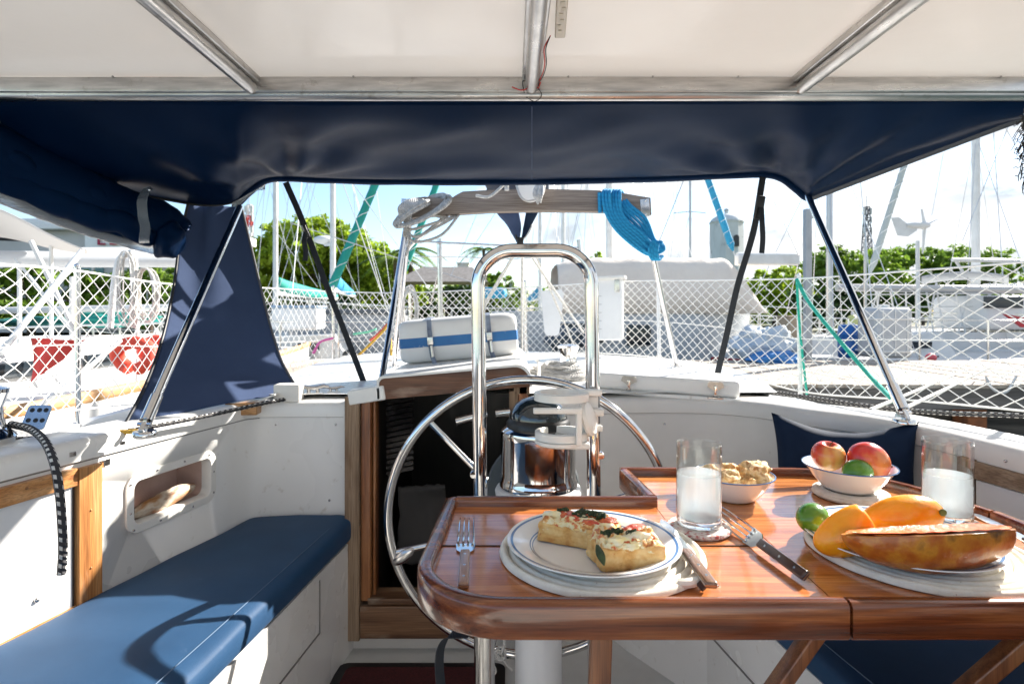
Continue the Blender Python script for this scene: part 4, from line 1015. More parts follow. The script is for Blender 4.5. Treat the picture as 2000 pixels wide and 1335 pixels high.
# ---- fruit
def fruit_mat(name, a, b, c=None, sc=14, st=(1, 1, 1), rough=.25, con=(.38, .62), spk=None):
    return M(name, a, rough, var=[b] + ([c] if c else []), vscale=sc, stretch=st, contrast=con, coat=.3, bump=.05, bscale=150, sss=.08, dirt=spk, dscale=160, damt=(.70, .73))
apple_m = fruit_mat('apple_skin', (.46, .022, .015), (.54, .07, .03), (.68, .36, .09), 9, (1, 1, .35), spk=(.7, .5, .25))
mango_m = fruit_mat('ripe_mango_skin', (.50, .016, .020), (.60, .045, .03), (.66, .20, .04), 10, spk=(.75, .4, .2))
lime_m = fruit_mat('lime_skin', (.055, .17, .012), (.11, .26, .02), None, 14)
stemm = M('stem', (.10, .06, .03), .8)
def apple(x, y, z, r, mat, label, rot=0):
    t = thing('apple', label, 'apple', (x, y, z))
    mb = MB(); pr = []
    for i in range(33):
        th = math.pi * i / 32; s_ = math.sin(th); c_ = math.cos(th)
        rr_ = r * s_ * (1 + .06 * c_); zz_ = r * .93 * c_ - (r * .34 * math.exp(-(s_ / .30) ** 2) if c_ > 0 else -r * .14 * math.exp(-(s_ / .25) ** 2))
        pr.append((rr_, zz_))
    q = Matrix.Rotation(R(12), 3, 'X') @ Matrix.Rotation(R(rot), 3, 'Y'); mb.lathe(pr, (0, 0, 0), 40, q); mb.build('flesh', mat, t, local=True, auto=180)
    mb = MB(); mb.tube([q @ Vector((0, 0, r * .58)), q @ Vector((.002, 0, r * .80)), q @ Vector((.006, 0, r * .95))], .0013, 6); mb.build('stalk', stemm, t, local=True)
bx, by = .718, 1.255
apple(bx - .036, by + .015, TZ + .083, .034, apple_m, 'red and yellow apple with its stalk end up, left in the fruit bowl')
t = thing('mango', 'large glossy red mango on the right in the fruit bowl', 'mango', (bx + .030, by - .018, TZ + .082))
mb = MB(); mb.ellipsoid((0, 0, 0), (.043, .036, .037), Matrix.Rotation(R(28), 3, 'Y'), 40, 24, lambda u, v: v * (1 + .05 * u.x + .03 * N3(u))); mb.build('skin', mango_m, t, local=True)
mb = MB(); mb.tube([(.040, -.006, -.010), (.046, -.007, -.012)], .003, 8); mb.build('stalk_scar', stemm, t, local=True)
def lime(x, y, z, r, label, rz=0):
    t = thing('lime', label, 'lime', (x, y, z), rz, 'green limes')
    mb = MB(); mb.ellipsoid((0, 0, 0), (r * 1.14, r, r * .98), None, 34, 20, lambda u, v: v + Vector((math.copysign(max(0, abs(u.x) - .93) * r * 1.2, u.x), 0, 0))); mb.build('skin', lime_m, t, local=True)
    mb = MB(); mb.ellipsoid((r * 1.2, 0, 0), (.002, .003, .003), None, 8, 6); mb.build('stalk_scar', stemm, t, local=True)
lime(bx - .008, by - .046, TZ + .064, .027, 'green lime in the fruit bowl under the apple and mango', R(10))
lime(bx + .052, by + .030, TZ + .062, .022, 'green lime mostly hidden behind the mango in the fruit bowl', R(60))
lime(.5135, 1.005, TZ + .042, .0255, 'green lime on the fruit plate beside the mango halves', R(30))
orange_flesh = M('peeled_mango_flesh', (.88, .32, .006), .26, var=[(.88, .36, .010), (.86, .27, .004)], vscale=14, contrast=(.35, .65), bump=.15, bscale=60, sss=.3, coat=.25)
def mango_half(x, y, z, dims, rx, ry, rz, label):
    t = thing('mango_half', label, 'mango', (x, y, z), 0, 'orange mango halves')
    q = Matrix.Rotation(R(rz), 3, 'Z') @ Matrix.Rotation(R(ry), 3, 'Y') @ Matrix.Rotation(R(rx), 3, 'X')
    def fn(u, v):
        w = v * (1 + .035 * N3(u * 1.5 + Vector((x * 9, 0, 0))))
        w.x += .10 * dims[0] * (u.x if u.x > 0 else 0) ** 3
        w.z *= (1 + .16 * u.x)
        if label.startswith('smooth orange mango half leaning') and w.x > .60 * dims[0]: w.x = .60 * dims[0] + (w.x - .60 * dims[0]) * .12
        if w.y > dims[1] * .25: w.y = dims[1] * .25 + (w.y - dims[1] * .25) * .15
        return w
    mb = MB(); mb.ellipsoid((0, 0, 0), dims, q, 44, 28, fn); mb.build('flesh', orange_flesh, t, local=True, auto=70)
    if 'stalk' in label: mb = MB(); mb.ellipsoid(q @ Vector((dims[0] * .86, -dims[1] * .62, .012)), (.006, .004, .006), None, 12, 8); mb.build('stalk_scar', M('green_scar', (.12, .14, .03), .7), t, local=True)
mango_half(.532, .938, TZ + .044, (.055, .036, .037), 15, -24, 4, 'smooth orange mango half leaning on the left of the fruit plate beside the lime')
mango_half(.655, .992, TZ + .050, (.063, .036, .034), 10, -8, -4, 'smooth orange mango half with a green stalk spot, behind the papaya')
pap_skin = M('papaya_skin', (.20, .045, .007), .32, var=[(.34, .085, .010), (.46, .19, .02), (.10, .045, .010)], vscale=17, contrast=(.30, .68), bump=.5, bscale=45, bdist=.004, coat=.25, sss=.05, dirt=(.08, .05, .015), dscale=26, damt=(.62, .72))
pap_flesh = M('papaya_flesh', (.74, .11, .02), .3, var=(.84, .20, .04), vscale=25, bump=.4, bscale=70, sss=.2, coat=.3)
t = thing('papaya_slice', 'long papaya slice with mottled orange brown skin on the fruit plate', 'papaya', (.612, .874, TZ + .070))
q = Matrix.Rotation(R(3), 3, 'Z') @ Matrix.Rotation(R(-1.5), 3, 'Y') @ Matrix.Rotation(R(-15), 3, 'X')
def pfn(u, v):
    x = u.x; w = v.copy()
    prof_ = (max(.02, 1 - x * x) ** -.22 if x > 0 else 1 + .25 * max(0, -x) ** 3) * (1 - max(0, -x) ** 2.2 * .30) * (1 + .05 * math.sin(x * 5 + 1)); w.y *= prof_; w.z *= prof_
    w.x = .124 * (abs(u.x) ** .82) * (1 if x > 0 else -1)
    w *= (1 + .02 * N3(u * 2.5))
    if w.z > 0: w.z = -.0015 - .006 * max(0, 1 - (u.x ** 2 + (w.y / .045) ** 2)) + .0008 * N3(u * 8)
    return w
mb = MB(); mb.ellipsoid((0, 0, 0), (.131, .048, .058), q, 64, 40, pfn)
# flesh on top, skin below
o = mb.build('skin', pap_skin, t, local=True, auto=50, mats=[pap_skin])
mb = MB(); 
def ptop(u, v):
    x = (u * 2 - 1); wid = .044 * (max(0, 1 - abs(x) ** (7 if x > 0 else 2.4)) ** .5) * (1 - max(0, -x) ** 2.2 * .30); y = (v * 2 - 1) * wid
    return q @ Vector((x * .120, y, .0022 - .007 * max(0, 1 - (x * x + (2 * v - 1) ** 2)) + .0012 * N3((x * 9, v * 5, 0))))
mb.grid(ptop, 50, 14); mb.build('flesh', pap_flesh, t, local=True)

# ---- cutlery
def fork(loc, rot, label, hmat):
    t = thing('fork', label, 'fork', loc, 0, 'forks with riveted wooden handles'); t.rotation_euler = rot
    mb = MB()
    for k in range(4):
        x = (k - 1.5) * .0068
        x *= 1.28; mb.tube([(x * .86, .150, .004), (x, .162, .0015), (x, .19, .003), (x * .97, .235, .0085), (x * .92, .272, .0065)], [.0021, .0021, .0019, .0017, .0007], 6)
    o_ = [(-.0045, .108), (.0045, .108), (.0055, .120), (.0145, .132), (.0160, .158), (-.0160, .158), (-.0145, .132), (-.0055, .120)]
    mb.prism(o_, .0024, None, .0008); mb.build('tines', chrome, t, local=True, auto=30)
    mb = MB(); mb.box((0, .060, .0048), (.0155, .122, .0090), None, .0035); hd = mb.build('handle', hmat, t, local=True)
    mb = MB(); mb.box((0, .060, .0048), (.0160, .1225, .0018)); mb.build('tang', steel, t, local=True)
    mb = MB()
    for y_ in (.022, .060, .100): mb.lathe([(0, .0099), (.0022, .0099), (.0024, .009)], (0, y_, 0), 10)
    mb.build('rivet', steel, t, local=True)
    return t
def knife(loc, rot, label, hmat):
    t = thing('knife', label, 'knife', loc, 0, 'knives with riveted wooden handles'); t.rotation_euler = rot
    mb = MB(); o_ = [(-.008, .10), (.008, .10), (.0095, .13), (.010, .19), (.006, .225), (-.002, .236), (-.0085, .22), (-.009, .13)]
    mb.prism(o_, .0016, None, .004); mb.build('blade', chrome, t, local=True, auto=30)
    mb = MB(); mb.box((0, .052, .0048), (.0185, .112, .0100), None, .004); mb.build('handle', hmat, t, local=True)
    mb = MB(); mb.box((0, .052, .0048), (.0190, .1125, .002)); mb.build('tang', steel, t, local=True)
    mb = MB()
    for y_ in (.018, .05, .082): mb.lathe([(0, .0103), (.0022, .0103), (.0024, .0096)], (0, y_, 0), 10)
    mb.build('rivet', steel, t, local=True)
    return t
fork((-.0690, .835, TZ + .0005), (R(0), 0, R(3.3)), 'fork lying along the left edge of the table, tines away from us', pale_handle)
fork((.428, .852, TZ + .009), (R(1.0), R(-48), R(7)), 'fork with a dark handle lying between the bread plate and the fruit plate', dark_handle)
knife((.274, .812, TZ + .0135), (R(1.5), R(4), R(2)), 'knife lying on the right side of the rope mat under the bread plate', M_wood('knife_handle_pale', (.10, .05, .03), (.22, .12, .07), (.34, .2, .13), 'Y', .25, .6, .1, 3))
knife((.838, .865, TZ + .013), (R(0), 0, R(-6)), 'knife on the right side of the rope mat under the fruit plate', dark_handle)
# ================================================================== hard top and canvas
W_near = W
K = 1.0
def W(px, py, d):
    k = K + (1 - K) * max(0.0, min(1.0, (py - 420) / 330)); return W_near(px, py, d * k)
top = thing('bimini', 'white hard top on an aluminium frame with navy canvas hung behind it, over the cockpit', 'bimini top', (0, .8, .62))
CZ = .628 * K
mb = MB(); mb.prism([(-1.6, -.7), (1.16, -.7), (1.16, 1.25), (1.40, 1.54), (1.66, 1.56), (1.66, 1.65), (-1.66, 1.65), (-1.6, 1.56)], .032, None, CZ + .002); mb.build('roof_panel', roof_white, top)
TY = 1.598 * K
mb = MB(); mb.box((0, TY - .014, CZ - .022), (3.3, .020, .040), None, .003); mb.tube([(-1.65, TY, .585), (1.65, TY, .585)], .0155, 16); mb.build('cross_beam', alu, top)
for (x, nm) in ((-.700, 0), (.052, 0), (.776, 0)):
    x *= K; mb = MB(); mb.box((x, .55, CZ - .008), (.050, 2.06, .018), None, .004); mb.tube([(x, -.4, CZ - .030), (x, TY - .02, CZ - .030)], .0172, 16); mb.build('rib', alu, top)
mb = MB(); mb.tube([(-1.1, .8, CZ + .06), (1.1, .8, CZ + .06)], .012, 10); mb.build('roof_rail', alu, top)
for x in (-1.1, 1.1):
    mb = MB(); mb.tube([(x, -.55, .62), (x * .98, -.6, -.46)], .013, 12); mb.build('post', alu, top)
for (px) in (220, 690, 1110, 1275, 1442, 1955):
    p = W(px, 150, 1.573); mb = MB(); mb.ellipsoid(p, (.003, .003, .003), None, 8, 6); mb.build('screw', brass, top)
# strip light with its wires
t = thing('strip_light', 'unlit clear strip light stuck to the ceiling beside the middle rib', 'light', (.10, 1.2, .61))
y1 = (CZ - .01) * F / (607 - 72)
lx = 90 / F * (CZ - .01) * F / 567
mb = MB(); mb.box((lx + .004, (y1 + 1.1) / 2, CZ - .008), (.024, y1 - 1.1, .012), Matrix.Rotation(R(-3), 3, 'Z'), .004); mb.build('casing', M('clear_casing', (.80, .74, .62), .25, trans=.25), t)
mb = MB()
for i in range(12): mb.box((lx + .003 + (i % 2) * .004, 1.03 + i * .024, CZ - .0148), (.008, .012, .001))
mb.build('diode', M('diode', (.55, .50, .38), .3), t)
def wirepath(pts, dd): return [W(x, y, d) for (x, y), d in zip(pts, dd)]
red = M('red_wire', (.55, .03, .025), .5); blk = M('black_wire', (.015, .015, .015), .5)
mb = MB(); mb.tube(curve([W(1075, 70, 1.30), W(1063, 95, 1.33), W(1064, 125, 1.40), W(1058, 148, 1.50), W(1045, 165, 1.55), W(1020, 176, 1.555), W(1000, 170, 1.56)], 8), .0016, 6)
mb.tube(curve([W(1058, 148, 1.50), W(1052, 158, 1.54), W(1035, 160, 1.56), W(1050, 172, 1.555), W(1056, 160, 1.55)], 8), .0015, 6); mb.build('red_wire', red, t)
mb = MB(); mb.tube(curve([W(1074, 72, 1.30), W(1066, 96, 1.33), W(1067, 126, 1.40), W(1060, 150, 1.50), W(1048, 162, 1.55), W(1022, 158, 1.555), W(1024, 182, 1.56)], 8), .0013, 6)
mb.tube(curve([W(1045, 165, 1.55), W(1058, 185, 1.57), W(1045, 198, 1.58), W(1028, 190, 1.58)], 8), .0011, 6); mb.tube([W(1050, 136, 1.55), W(1048, 168, 1.56)], .0075, 8); mb.build('black_wire', blk, t)

# canvas behind the cross beam
hem = [(-260, 150, 1.60), (-100, 262, 1.66), (60, 330, 1.78), (200, 368, 1.90), (330, 392, 1.99), (400, 402, 2.03), (455, 396, 2.07), (480, 375, 2.10), (515, 350, 2.14), (560, 345, 2.17), (640, 349, 2.19), (800, 352, 2.20), (1035, 352, 2.20), (1250, 347, 2.20), (1400, 341, 2.19), (1490, 338, 2.18), (1530, 346, 2.15), (1560, 368, 2.12), (1582, 384, 2.10), (1610, 376, 2.07), (1700, 342, 1.97), (1850, 285, 1.82), (2000, 229, 1.68), (2200, 165, 1.60)]
H_ = curve([W(*h) for h in hem], 8); NH = len(H_)
def topedge(i):
    h = H_[i]; return h
T_ = []
for i in range(NH):
    s = i / (NH - 1); pass
# distribute the top edge by picture position so folds stay straight
def fab(u, v):
    f = u * (NH - 1); i = min(int(f), NH - 2); h = H_[i].lerp(H_[i + 1], f - i)
    hx = h.x / h.y
    tx = max(-1.94, min(1.94, hx * TY))
    t_ = Vector((tx, TY + .006, .573 * K))
    p = t_.lerp(h, v)
    e = math.sin(math.pi * v)
    p.z -= .042 * e * (1 - .3 * abs(hx))
    x = p.x
    # long soft folds pulled towards the two arch corners
    d1 = (Vector((x, p.y, 0)) - Vector((-.80, 2.14, 0))); d2 = (Vector((x, p.y, 0)) - Vector((.98, 2.14, 0)))
    a1 = math.atan2(d1.y, d1.x); a2 = math.atan2(d2.y, d2.x)
    p.z += e * min(1, d1.length * 3) * min(1, d2.length * 3) * (.018 * math.sin(a1 * 13) * math.exp(-d1.length * 1.3) + .018 * math.sin(a2 * 15 + 1) * math.exp(-d2.length * 1.3))
    p.z += e * (.030 * N3((x * 2.2 + p.y, p.y * 4, 0)) + .014 * N3((x * 6 + p.y * 5, p.y * 7, 3)))
    return p
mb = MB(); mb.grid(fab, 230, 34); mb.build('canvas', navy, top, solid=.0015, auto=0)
# hem: a padded roll along the arch
i0 = min(range(NH), key=lambda i: (H_[i] - W(455, 396, 2.07)).length); i1 = min(range(NH), key=lambda i: (H_[i] - W(1582, 384, 2.10)).length)
arch = [H_[i] + Vector((0, .006, .002 + .002 * N3((H_[i].x * 8, 0, 0)))) for i in range(i0, i1 + 1)]
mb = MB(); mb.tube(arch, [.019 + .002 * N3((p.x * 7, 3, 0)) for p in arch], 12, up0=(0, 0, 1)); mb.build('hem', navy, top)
mb = MB(); off = [p + Vector((0, -.040, .020)) for p in arch]; mb.tube(off, .0022, 6); mb.build('piping', M('dark_piping', (.006, .010, .022), .6), top)
# stiff turned edge with a zip along the right side, and down the left
side_r = H_[i1:]
mb = MB(); n_ = len(side_r)
mb.grid(lambda u, v: (lambda p: p + Vector((.0, .0, -.012)).lerp(Vector((-.02, -.01, .020)), v))(side_r[min(int(u * (n_ - 1)), n_ - 1)]), n_, 3); mb.build('edge_band', M('grey_piping', (.055, .062, .075), .6), top, solid=.004)
mb = MB(); mb.tube([p + Vector((-.006, -.01, .004)) for p in side_r], .0030, 6); mb.build('zip', M('zip', (.16, .15, .14), .4, .3), top)
side_l = H_[:i0 + 1]
mb = MB(); mb.tube([p + Vector((.004, -.008, 0)) for p in side_l], .004, 6); mb.build('zip', M('zip_dark', (.05, .05, .05), .4, .3), top)
mb = MB(); mb.tube([fab(min((k / 400 for k in range(401)), key=lambda q_: abs(fab(q_, v).x / fab(q_, v).y - .034)), v) + Vector((0, 0, -.002)) for v in (.03, .15, .3, .45, .6, .75, .9, 1.0)], .0012, 5); mb.build('seam', M('seam_thread', (.06, .09, .17), .7), top)
# clear vinyl patch at the left corner of the arch
mb = MB(); pa = W(455, 398, 2.05); pb = W(520, 362, 2.12)
mb.grid(lambda u, v: pa.lerp(pb, u) + Vector((.0, -.01, -.012 * v - .008 * math.sin(u * 7) * v)), 12, 4); mb.build('vinyl_corner', vinyl, top, solid=.001)

# rolled up side curtain, left
roll_t = thing('rolled_curtain', 'navy side curtain rolled up and strapped under the left edge of the canopy', 'curtain', (-1.3, 1.8, .3))
rpts = curve([W(-190, 250, 1.52), W(-60, 292, 1.60), W(60, 345, 1.70), W(170, 392, 1.80), W(260, 425, 1.88), W(320, 446, 1.95), W(345, 466, 1.97)], 14)
mb = MB(); n_ = len(rpts)
rad = [(.110 - .042 * (i / (n_ - 1)) + .006 * N3((i * .25, 0, 0))) * (1 if i < n_ - 4 else .9) for i in range(n_)]
mb.tube(rpts, rad, 28, ell=(.62, 1.0), up0=(0, 0, 1))
mb.v = [v + Vector((0, 0, .022 * N3((v.x * 3, v.y * 3, v.z * 9)))) + Vector((.010, .010, 0)) * N3((v.x * 6 + 4, v.y * 4, v.z * 22)) for v in mb.v]
mb.build('roll', navy, roll_t)
for j, (i0_, i1_, oz, oy, rr_) in enumerate(((2, n_ - 6, -.035, -.050, .040), (n_ // 3, n_ - 2, .020, -.045, .030), (0, n_ // 2, .030, -.062, .034))):
    q_ = [rpts[i] + Vector((.004 * math.sin(i * .7), oy + .012 * N3((i * .12, j, 0)), oz + .020 * N3((i * .10, j * 5, 1)))) for i in range(i0_, i1_)]
    mb = MB(); m_ = len(q_); mb.tube(q_, [rr_ * math.sin(math.pi * (.06 + .88 * i / (m_ - 1))) ** .5 for i in range(m_)], 14, ell=(.7, 1)); mb.build('fold', navy, roll_t)
low = [p + Vector((.008, -.018, -.080 - .02 * (1 - i / n_))) for i, p in enumerate(rpts[:-14])]
mb = MB(); mb.tube(low, [.022 - .009 * i / len(low) + .003 * N3((i * .4, 2, 0)) for i in range(len(low))], 16, up0=(0, 0, 1)); mb.build('vinyl_window', vinyl, roll_t)
mb = MB(); mb.ellipsoid(W(332, 470, 1.93), (.045, .05, .062), Matrix.Rotation(R(30), 3, 'Y'), 40, 28, lambda u, v: v * (1 + .22 * N3(u * 1.3) + .05 * math.sin(u.x * 5 + u.z * 4))); mb.build('roll_end', navy, roll_t)
for k, (c_, nm) in enumerate(((W(293, 428, 1.80), 'a'), (W(-6, 305, 1.56), 'b'))):
    mb = MB(); pts = []
    base_ = [(.006, 0, .095), (-.004, -.01, .085), (-.002, -.035, .05), (.004, -.04, .0), (.004, -.03, -.03), (-.012, -.01, -.062), (-.03, .02, -.070)]
    ribbon(mb, curve([c_ + Vector(b_) for b_ in base_], 5), .027, .0012, (1, .25, .2)); mb.build('strap', M('clear_strap', (.30, .35, .40), .08, trans=.75, bump=.6, bscale=30) if k == 0 else bpy.data.materials['clear_strap'], roll_t)
    mb = MB(); mb.ellipsoid(c_ + Vector((.003, -.008, .086)), (.006, .003, .006), None, 10, 6); mb.build('stud', chrome, roll_t)

# triangular navy side curtain at the left
cur = thing('side_curtain', 'triangular navy canvas curtain stretched down to the left coaming behind the steel strut', 'curtain', (-.95, 1.9, -.28))
LE = curve([W(368, 398, 2.00), W(352, 470, 1.98), W(340, 560, 1.93), W(318, 660, 1.83), W(286, 750, 1.68), (W(240, 838, 1.50))], 10)
RE = curve([W(472, 402, 2.09), W(486, 460, 2.12), W(505, 540, 2.14), W(530, 640, 2.14), W(556, 715, 2.10), W(588, 768, 2.02)], 10)
nn_ = len(LE)
def curf(u, v):
    i = v * (nn_ - 1); k = min(int(i), nn_ - 2); f = i - k
    a = LE[k].lerp(LE[k + 1], f); b = RE[k].lerp(RE[k + 1], f)
    p = a.lerp(b, u); e = math.sin(math.pi * u)
    p.y += e * (.02 + .012 * N3((u * 2.5, v * 1.5, 0)) + .02 * (1 - v) * math.sin(u * 8 + 1)); p.x -= .01 * e
    if v > .8: p.z += e * .012 * (v - .8) * 5
    return p
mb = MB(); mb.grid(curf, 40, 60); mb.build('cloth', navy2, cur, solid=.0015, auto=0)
mb = MB(); mb.tube([p + Vector((0, -.003, 0)) for p in RE], .0045, 8); mb.build('piping', M('pale_piping', (.10, .10, .11), .6), cur)
mb = MB(); mb.tube([p + Vector((0, -.003, 0)) for p in LE], .0045, 8); mb.build('zip', M('zip_black', (.012, .012, .014), .5), cur)

# steel struts
def strut(a, b, label, foot=True):
    t = thing('canopy_strut', label, 'strut', b, 0, 'steel struts of the canopy')
    mb = MB(); mb.tube([a, b], .0115, 16); mb.build('tube', chrome, t)
    d = (a - b).normalized()
    mb = MB(); mb.tube([b + d * .075, b + d * .0], .0145, 16); mb.build('sleeve', chrome, t)
    mb = MB(); mb.box(b - d * .012 + Vector((0, 0, -.004)), (.012, .02, .032), d.to_track_quat('Z', 'Y').to_matrix(), .003)
    mb.tube([b - d * .008 + Vector((-.016, 0, 0)), b - d * .008 + Vector((.016, 0, 0))], .005, 8)
    mb.lathe([(0, .004), (.024, .004), (.027, 0), (.027, -.006), (0, -.006)], b - d * .008 + Vector((0, 0, -.020)), 20); mb.build('foot', chrome, t)
strut(W(468, 405, 2.05), W(285, 822, 1.405), 'steel strut in front of the navy triangular curtain, left')
strut(W(1577, 380, 2.10), W(1764, 800, 1.50), 'steel strut from the canopy corner to the right coaming')
# webbing tie downs
def tie(name, pts, w, label, buckle):
    t = thing(name, label, 'strap', pts[-1], 0, 'webbing straps holding the canopy down')
    P = curve(pts, 10)
    mb = MB(); ribbon(mb, P, w, .0012, (1, .2, .05)); mb.build('webbing', strap_m, t, smooth=False)
    b, ln, hang = buckle
    mb = MB(); d = (P[3] - P[0]).normalized(); q_ = d.to_track_quat('Z', 'Y').to_matrix()
    mb.box(b, (w * 1.35, .012, ln), q_, .003); mb.build('buckle', black_pl, t)
    mb = MB(); ribbon(mb, curve([b + Vector((.004, -.008, 0)), b + Vector((.002, -.02, -hang * .35)), b + Vector((.006, -.016, -hang * .7)), b + Vector((.003, -.014, -hang))], 6), w * .8, .001, (1, .2, .05)); mb.build('strap_tail', strap_m, t, smooth=False)
tie('tie_down_strap', [W(558, 356, 2.17), W(590, 430, 2.20), W(635, 550, 2.24), W(678, 660, 2.28), W(714, 755, 2.30)], .022, 'dark strap slanting down left of the wooden crossbeam', (W(597, 452, 2.19), .05, .11))
tie('tie_down_strap', [W(1490, 345, 2.18), W(1472, 450, 2.22), W(1440, 560, 2.26), W(1420, 650, 2.3), W(1400, 735, 2.32)], .026, 'dark strap with a plastic buckle right of the wooden crossbeam', (W(1483, 405, 2.17), .085, .17))

W = W_near
# ================================================================== lifelines and netting
rail = thing('guard_rail', 'white guard rail posts and wires round the stern that carry the net', 'railing', (.1, 3.4, -.45))
topP = [(-220, 505, 1.55), (0, 518, 1.75), (150, 530, 2.2), (337, 556, 2.9), (515, 563, 3.4), (650, 570, 3.9), (800, 572, 4.1), (1020, 562, 4.0), (1220, 550, 3.6), (1390, 548, 3.2), (1560, 545, 2.85), (1780, 530, 2.3), (2000, 513, 1.95), (2230, 488, 1.65), (2600, 440, 1.3)]
botP = [(-220, 860, 1.55), (0, 822, 1.75), (150, 800, 2.2), (337, 782, 2.9), (515, 764, 3.4), (650, 745, 3.9), (800, 712, 4.1), (1020, 690, 4.0), (1220, 692, 3.6), (1390, 716, 3.2), (1560, 763, 2.85), (1780, 781, 2.3), (2000, 802, 1.95), (2230, 830, 1.65), (2600, 880, 1.3)]
TP = curve([W(*p) for p in topP], 14); BP = curve([W(*p) for p in botP], 14)
cum = [0.0]
for a, b in zip(TP, TP[1:]): cum.append(cum[-1] + ((b - a).xy.length))
LEN = cum[-1]
def net_at(s, t):
    s = max(0.0, min(LEN - 1e-4, s)); lo = 0; hi = len(cum) - 1
    while hi - lo > 1:
        m_ = (lo + hi) // 2
        if cum[m_] <= s: lo = m_
        else: hi = m_
    f = (s - cum[lo]) / max(1e-9, cum[hi] - cum[lo])
    return BP[lo].lerp(BP[hi], f).lerp(TP[lo].lerp(TP[hi], f), t)
ROWS = 9
# cell pitch: wider at both near ends
cells = []; s = 0.0
while s < LEN:
    p = net_at(s, .5); near = max(0, min(1, (3.3 - p.y) / 1.3)); cells.append(s); s += .048 + (.034 if p.x > 0 else .05) * near + (.006 if p.x > .3 else 0)
NC = len(cells)
def cell_s(k):
    k = max(0, min(NC - 1.001, k)); i = int(k); return cells[i] + (cells[min(i + 1, NC - 1)] - cells[i]) * (k - i)
net = MB()
def nodes(k0, sgn):
    pts = []
    for j in range(ROWS * 2 + 1):
        k = k0 + sgn * j * .5; t = j / (ROWS * 2)
        if k < 0 or k > NC - 1.01: continue
        s = cell_s(k); sag = .010 * N3((s * 2.5, t * 2, 0)); sx = .012 * N3((s * 2.2, t * 3, 5))
        p = net_at(s + sx, min(1, max(0, t + sag - .02 * math.sin(math.pi * t) * 0)))
        out = Vector((p.x, p.y - 1.6, 0)).normalized() * (.02 * math.sin(math.pi * t) * N3((s * 1.3, 0, 2)))
        pts.append(p + out)
    return pts
for k in range(-ROWS, NC + ROWS):
    for sgn in (1, -1):
        pts = nodes(k, sgn)
        if len(pts) > 1: net.tube(pts, .0019, 4, cap=False)
nt_ = net.build('safety_net', netm, auto=0)
tag(nt_, 'white diamond mesh safety net stretched round the stern rail', 'net')
mb = MB(); mb.tube([p + Vector((0, 0, .003)) for p in TP], .0042, 6); mb.tube(BP, .0036, 6); mb.tube([a.lerp(b, .47) for a, b in zip(BP, TP)], .0022, 6); mb.build('wire', netm, rail)
for (px, yt, yb, d) in [(150, 520, 830, 2.25), (410, 545, 790, 3.1), (650, 560, 760, 3.92), (800, 560, 725, 4.12), (1025, 550, 695, 4.02), (1285, 540, 716, 3.42), (1560, 538, 770, 2.87), (2070, 500, 830, 1.85)]:
    mb = MB(); mb.tube([W(px + 3, yb + 4, d), W(px, yt, d)], .0105, 12); mb.ellipsoid(W(px, yt, d), (.012, .012, .012), None, 10, 6); mb.lathe([(.03, .004), (.03, 0)], W(px + 3, yb + 4, d), 12); mb.build('stanchion', white_pt if px > 1200 and px < 1600 else chrome, rail)
# thin rails and a mast-like post with a crossbar astern
mb = MB(); mb.tube([W(805, 470, 4.1), W(870, 474, 4.05), W(1000, 480, 4.0), W(1130, 484, 3.95)], .007, 8); mb.tube([W(1130, 468, 3.95), W(1133, 500, 3.95)], .012, 8); mb.tube([W(810, 500, 4.1), W(1000, 505, 4.0), W(1128, 500, 3.95)], .004, 6)
mb.tube([W(858, 466, 4.1), W(862, 700, 4.1)], .018, 12); mb.tube([W(862, 510, 4.1), W(842, 590, 4.2)], .006, 8); mb.build('stern_arch', steel, rail)
# white storage box and tapered fender board hung on the stern rail
t = thing('rail_box', 'white upright plastic box with a steel bracket hung on the stern rail', 'box', W(1190, 665, 3.55))
mb = MB(); mb.box(W(1190, 603, 3.55), (.165, .12, .375), Matrix.Rotation(R(-16), 3, 'Z'), .015); mb.build('body', white_pt, t)
mb = MB(); mb.box(W(1192, 543, 3.54), (.185, .14, .022), Matrix.Rotation(R(-16), 3, 'Z') @ Matrix.Rotation(R(-2), 3, 'Y'), .006); mb.build('lid', white_pl, t)
mb = MB(); mb.box(W(1205, 556, 3.475), (.030, .004, .085), Matrix.Rotation(R(-16), 3, 'Z'), .002); mb.build('bracket', steel, t)
vgm = M('vent_grey', (.45, .45, .44), .6)
for i in range(5):
    mb = MB(); mb.box(W(1170, 578 + i * 16, 3.475), (.030, .003, .004), Matrix.Rotation(R(-16), 3, 'Z')); mb.build('vent_slot', vgm, t)
mb = MB(); c0 = W(1078, 610, 3.85)
mb.prism([(-.075, .14), (.06, .15), (.075, .12), (.045, -.135), (.03, -.15), (-.035, -.15), (-.05, -.13)], .035, Matrix.Translation(c0) @ Matrix.Rotation(R(90), 4, 'X'))
tag(mb.build('rail_board', white_pt, smooth=False), 'tapered white board tied to the stern rail inside the hoop', 'board')

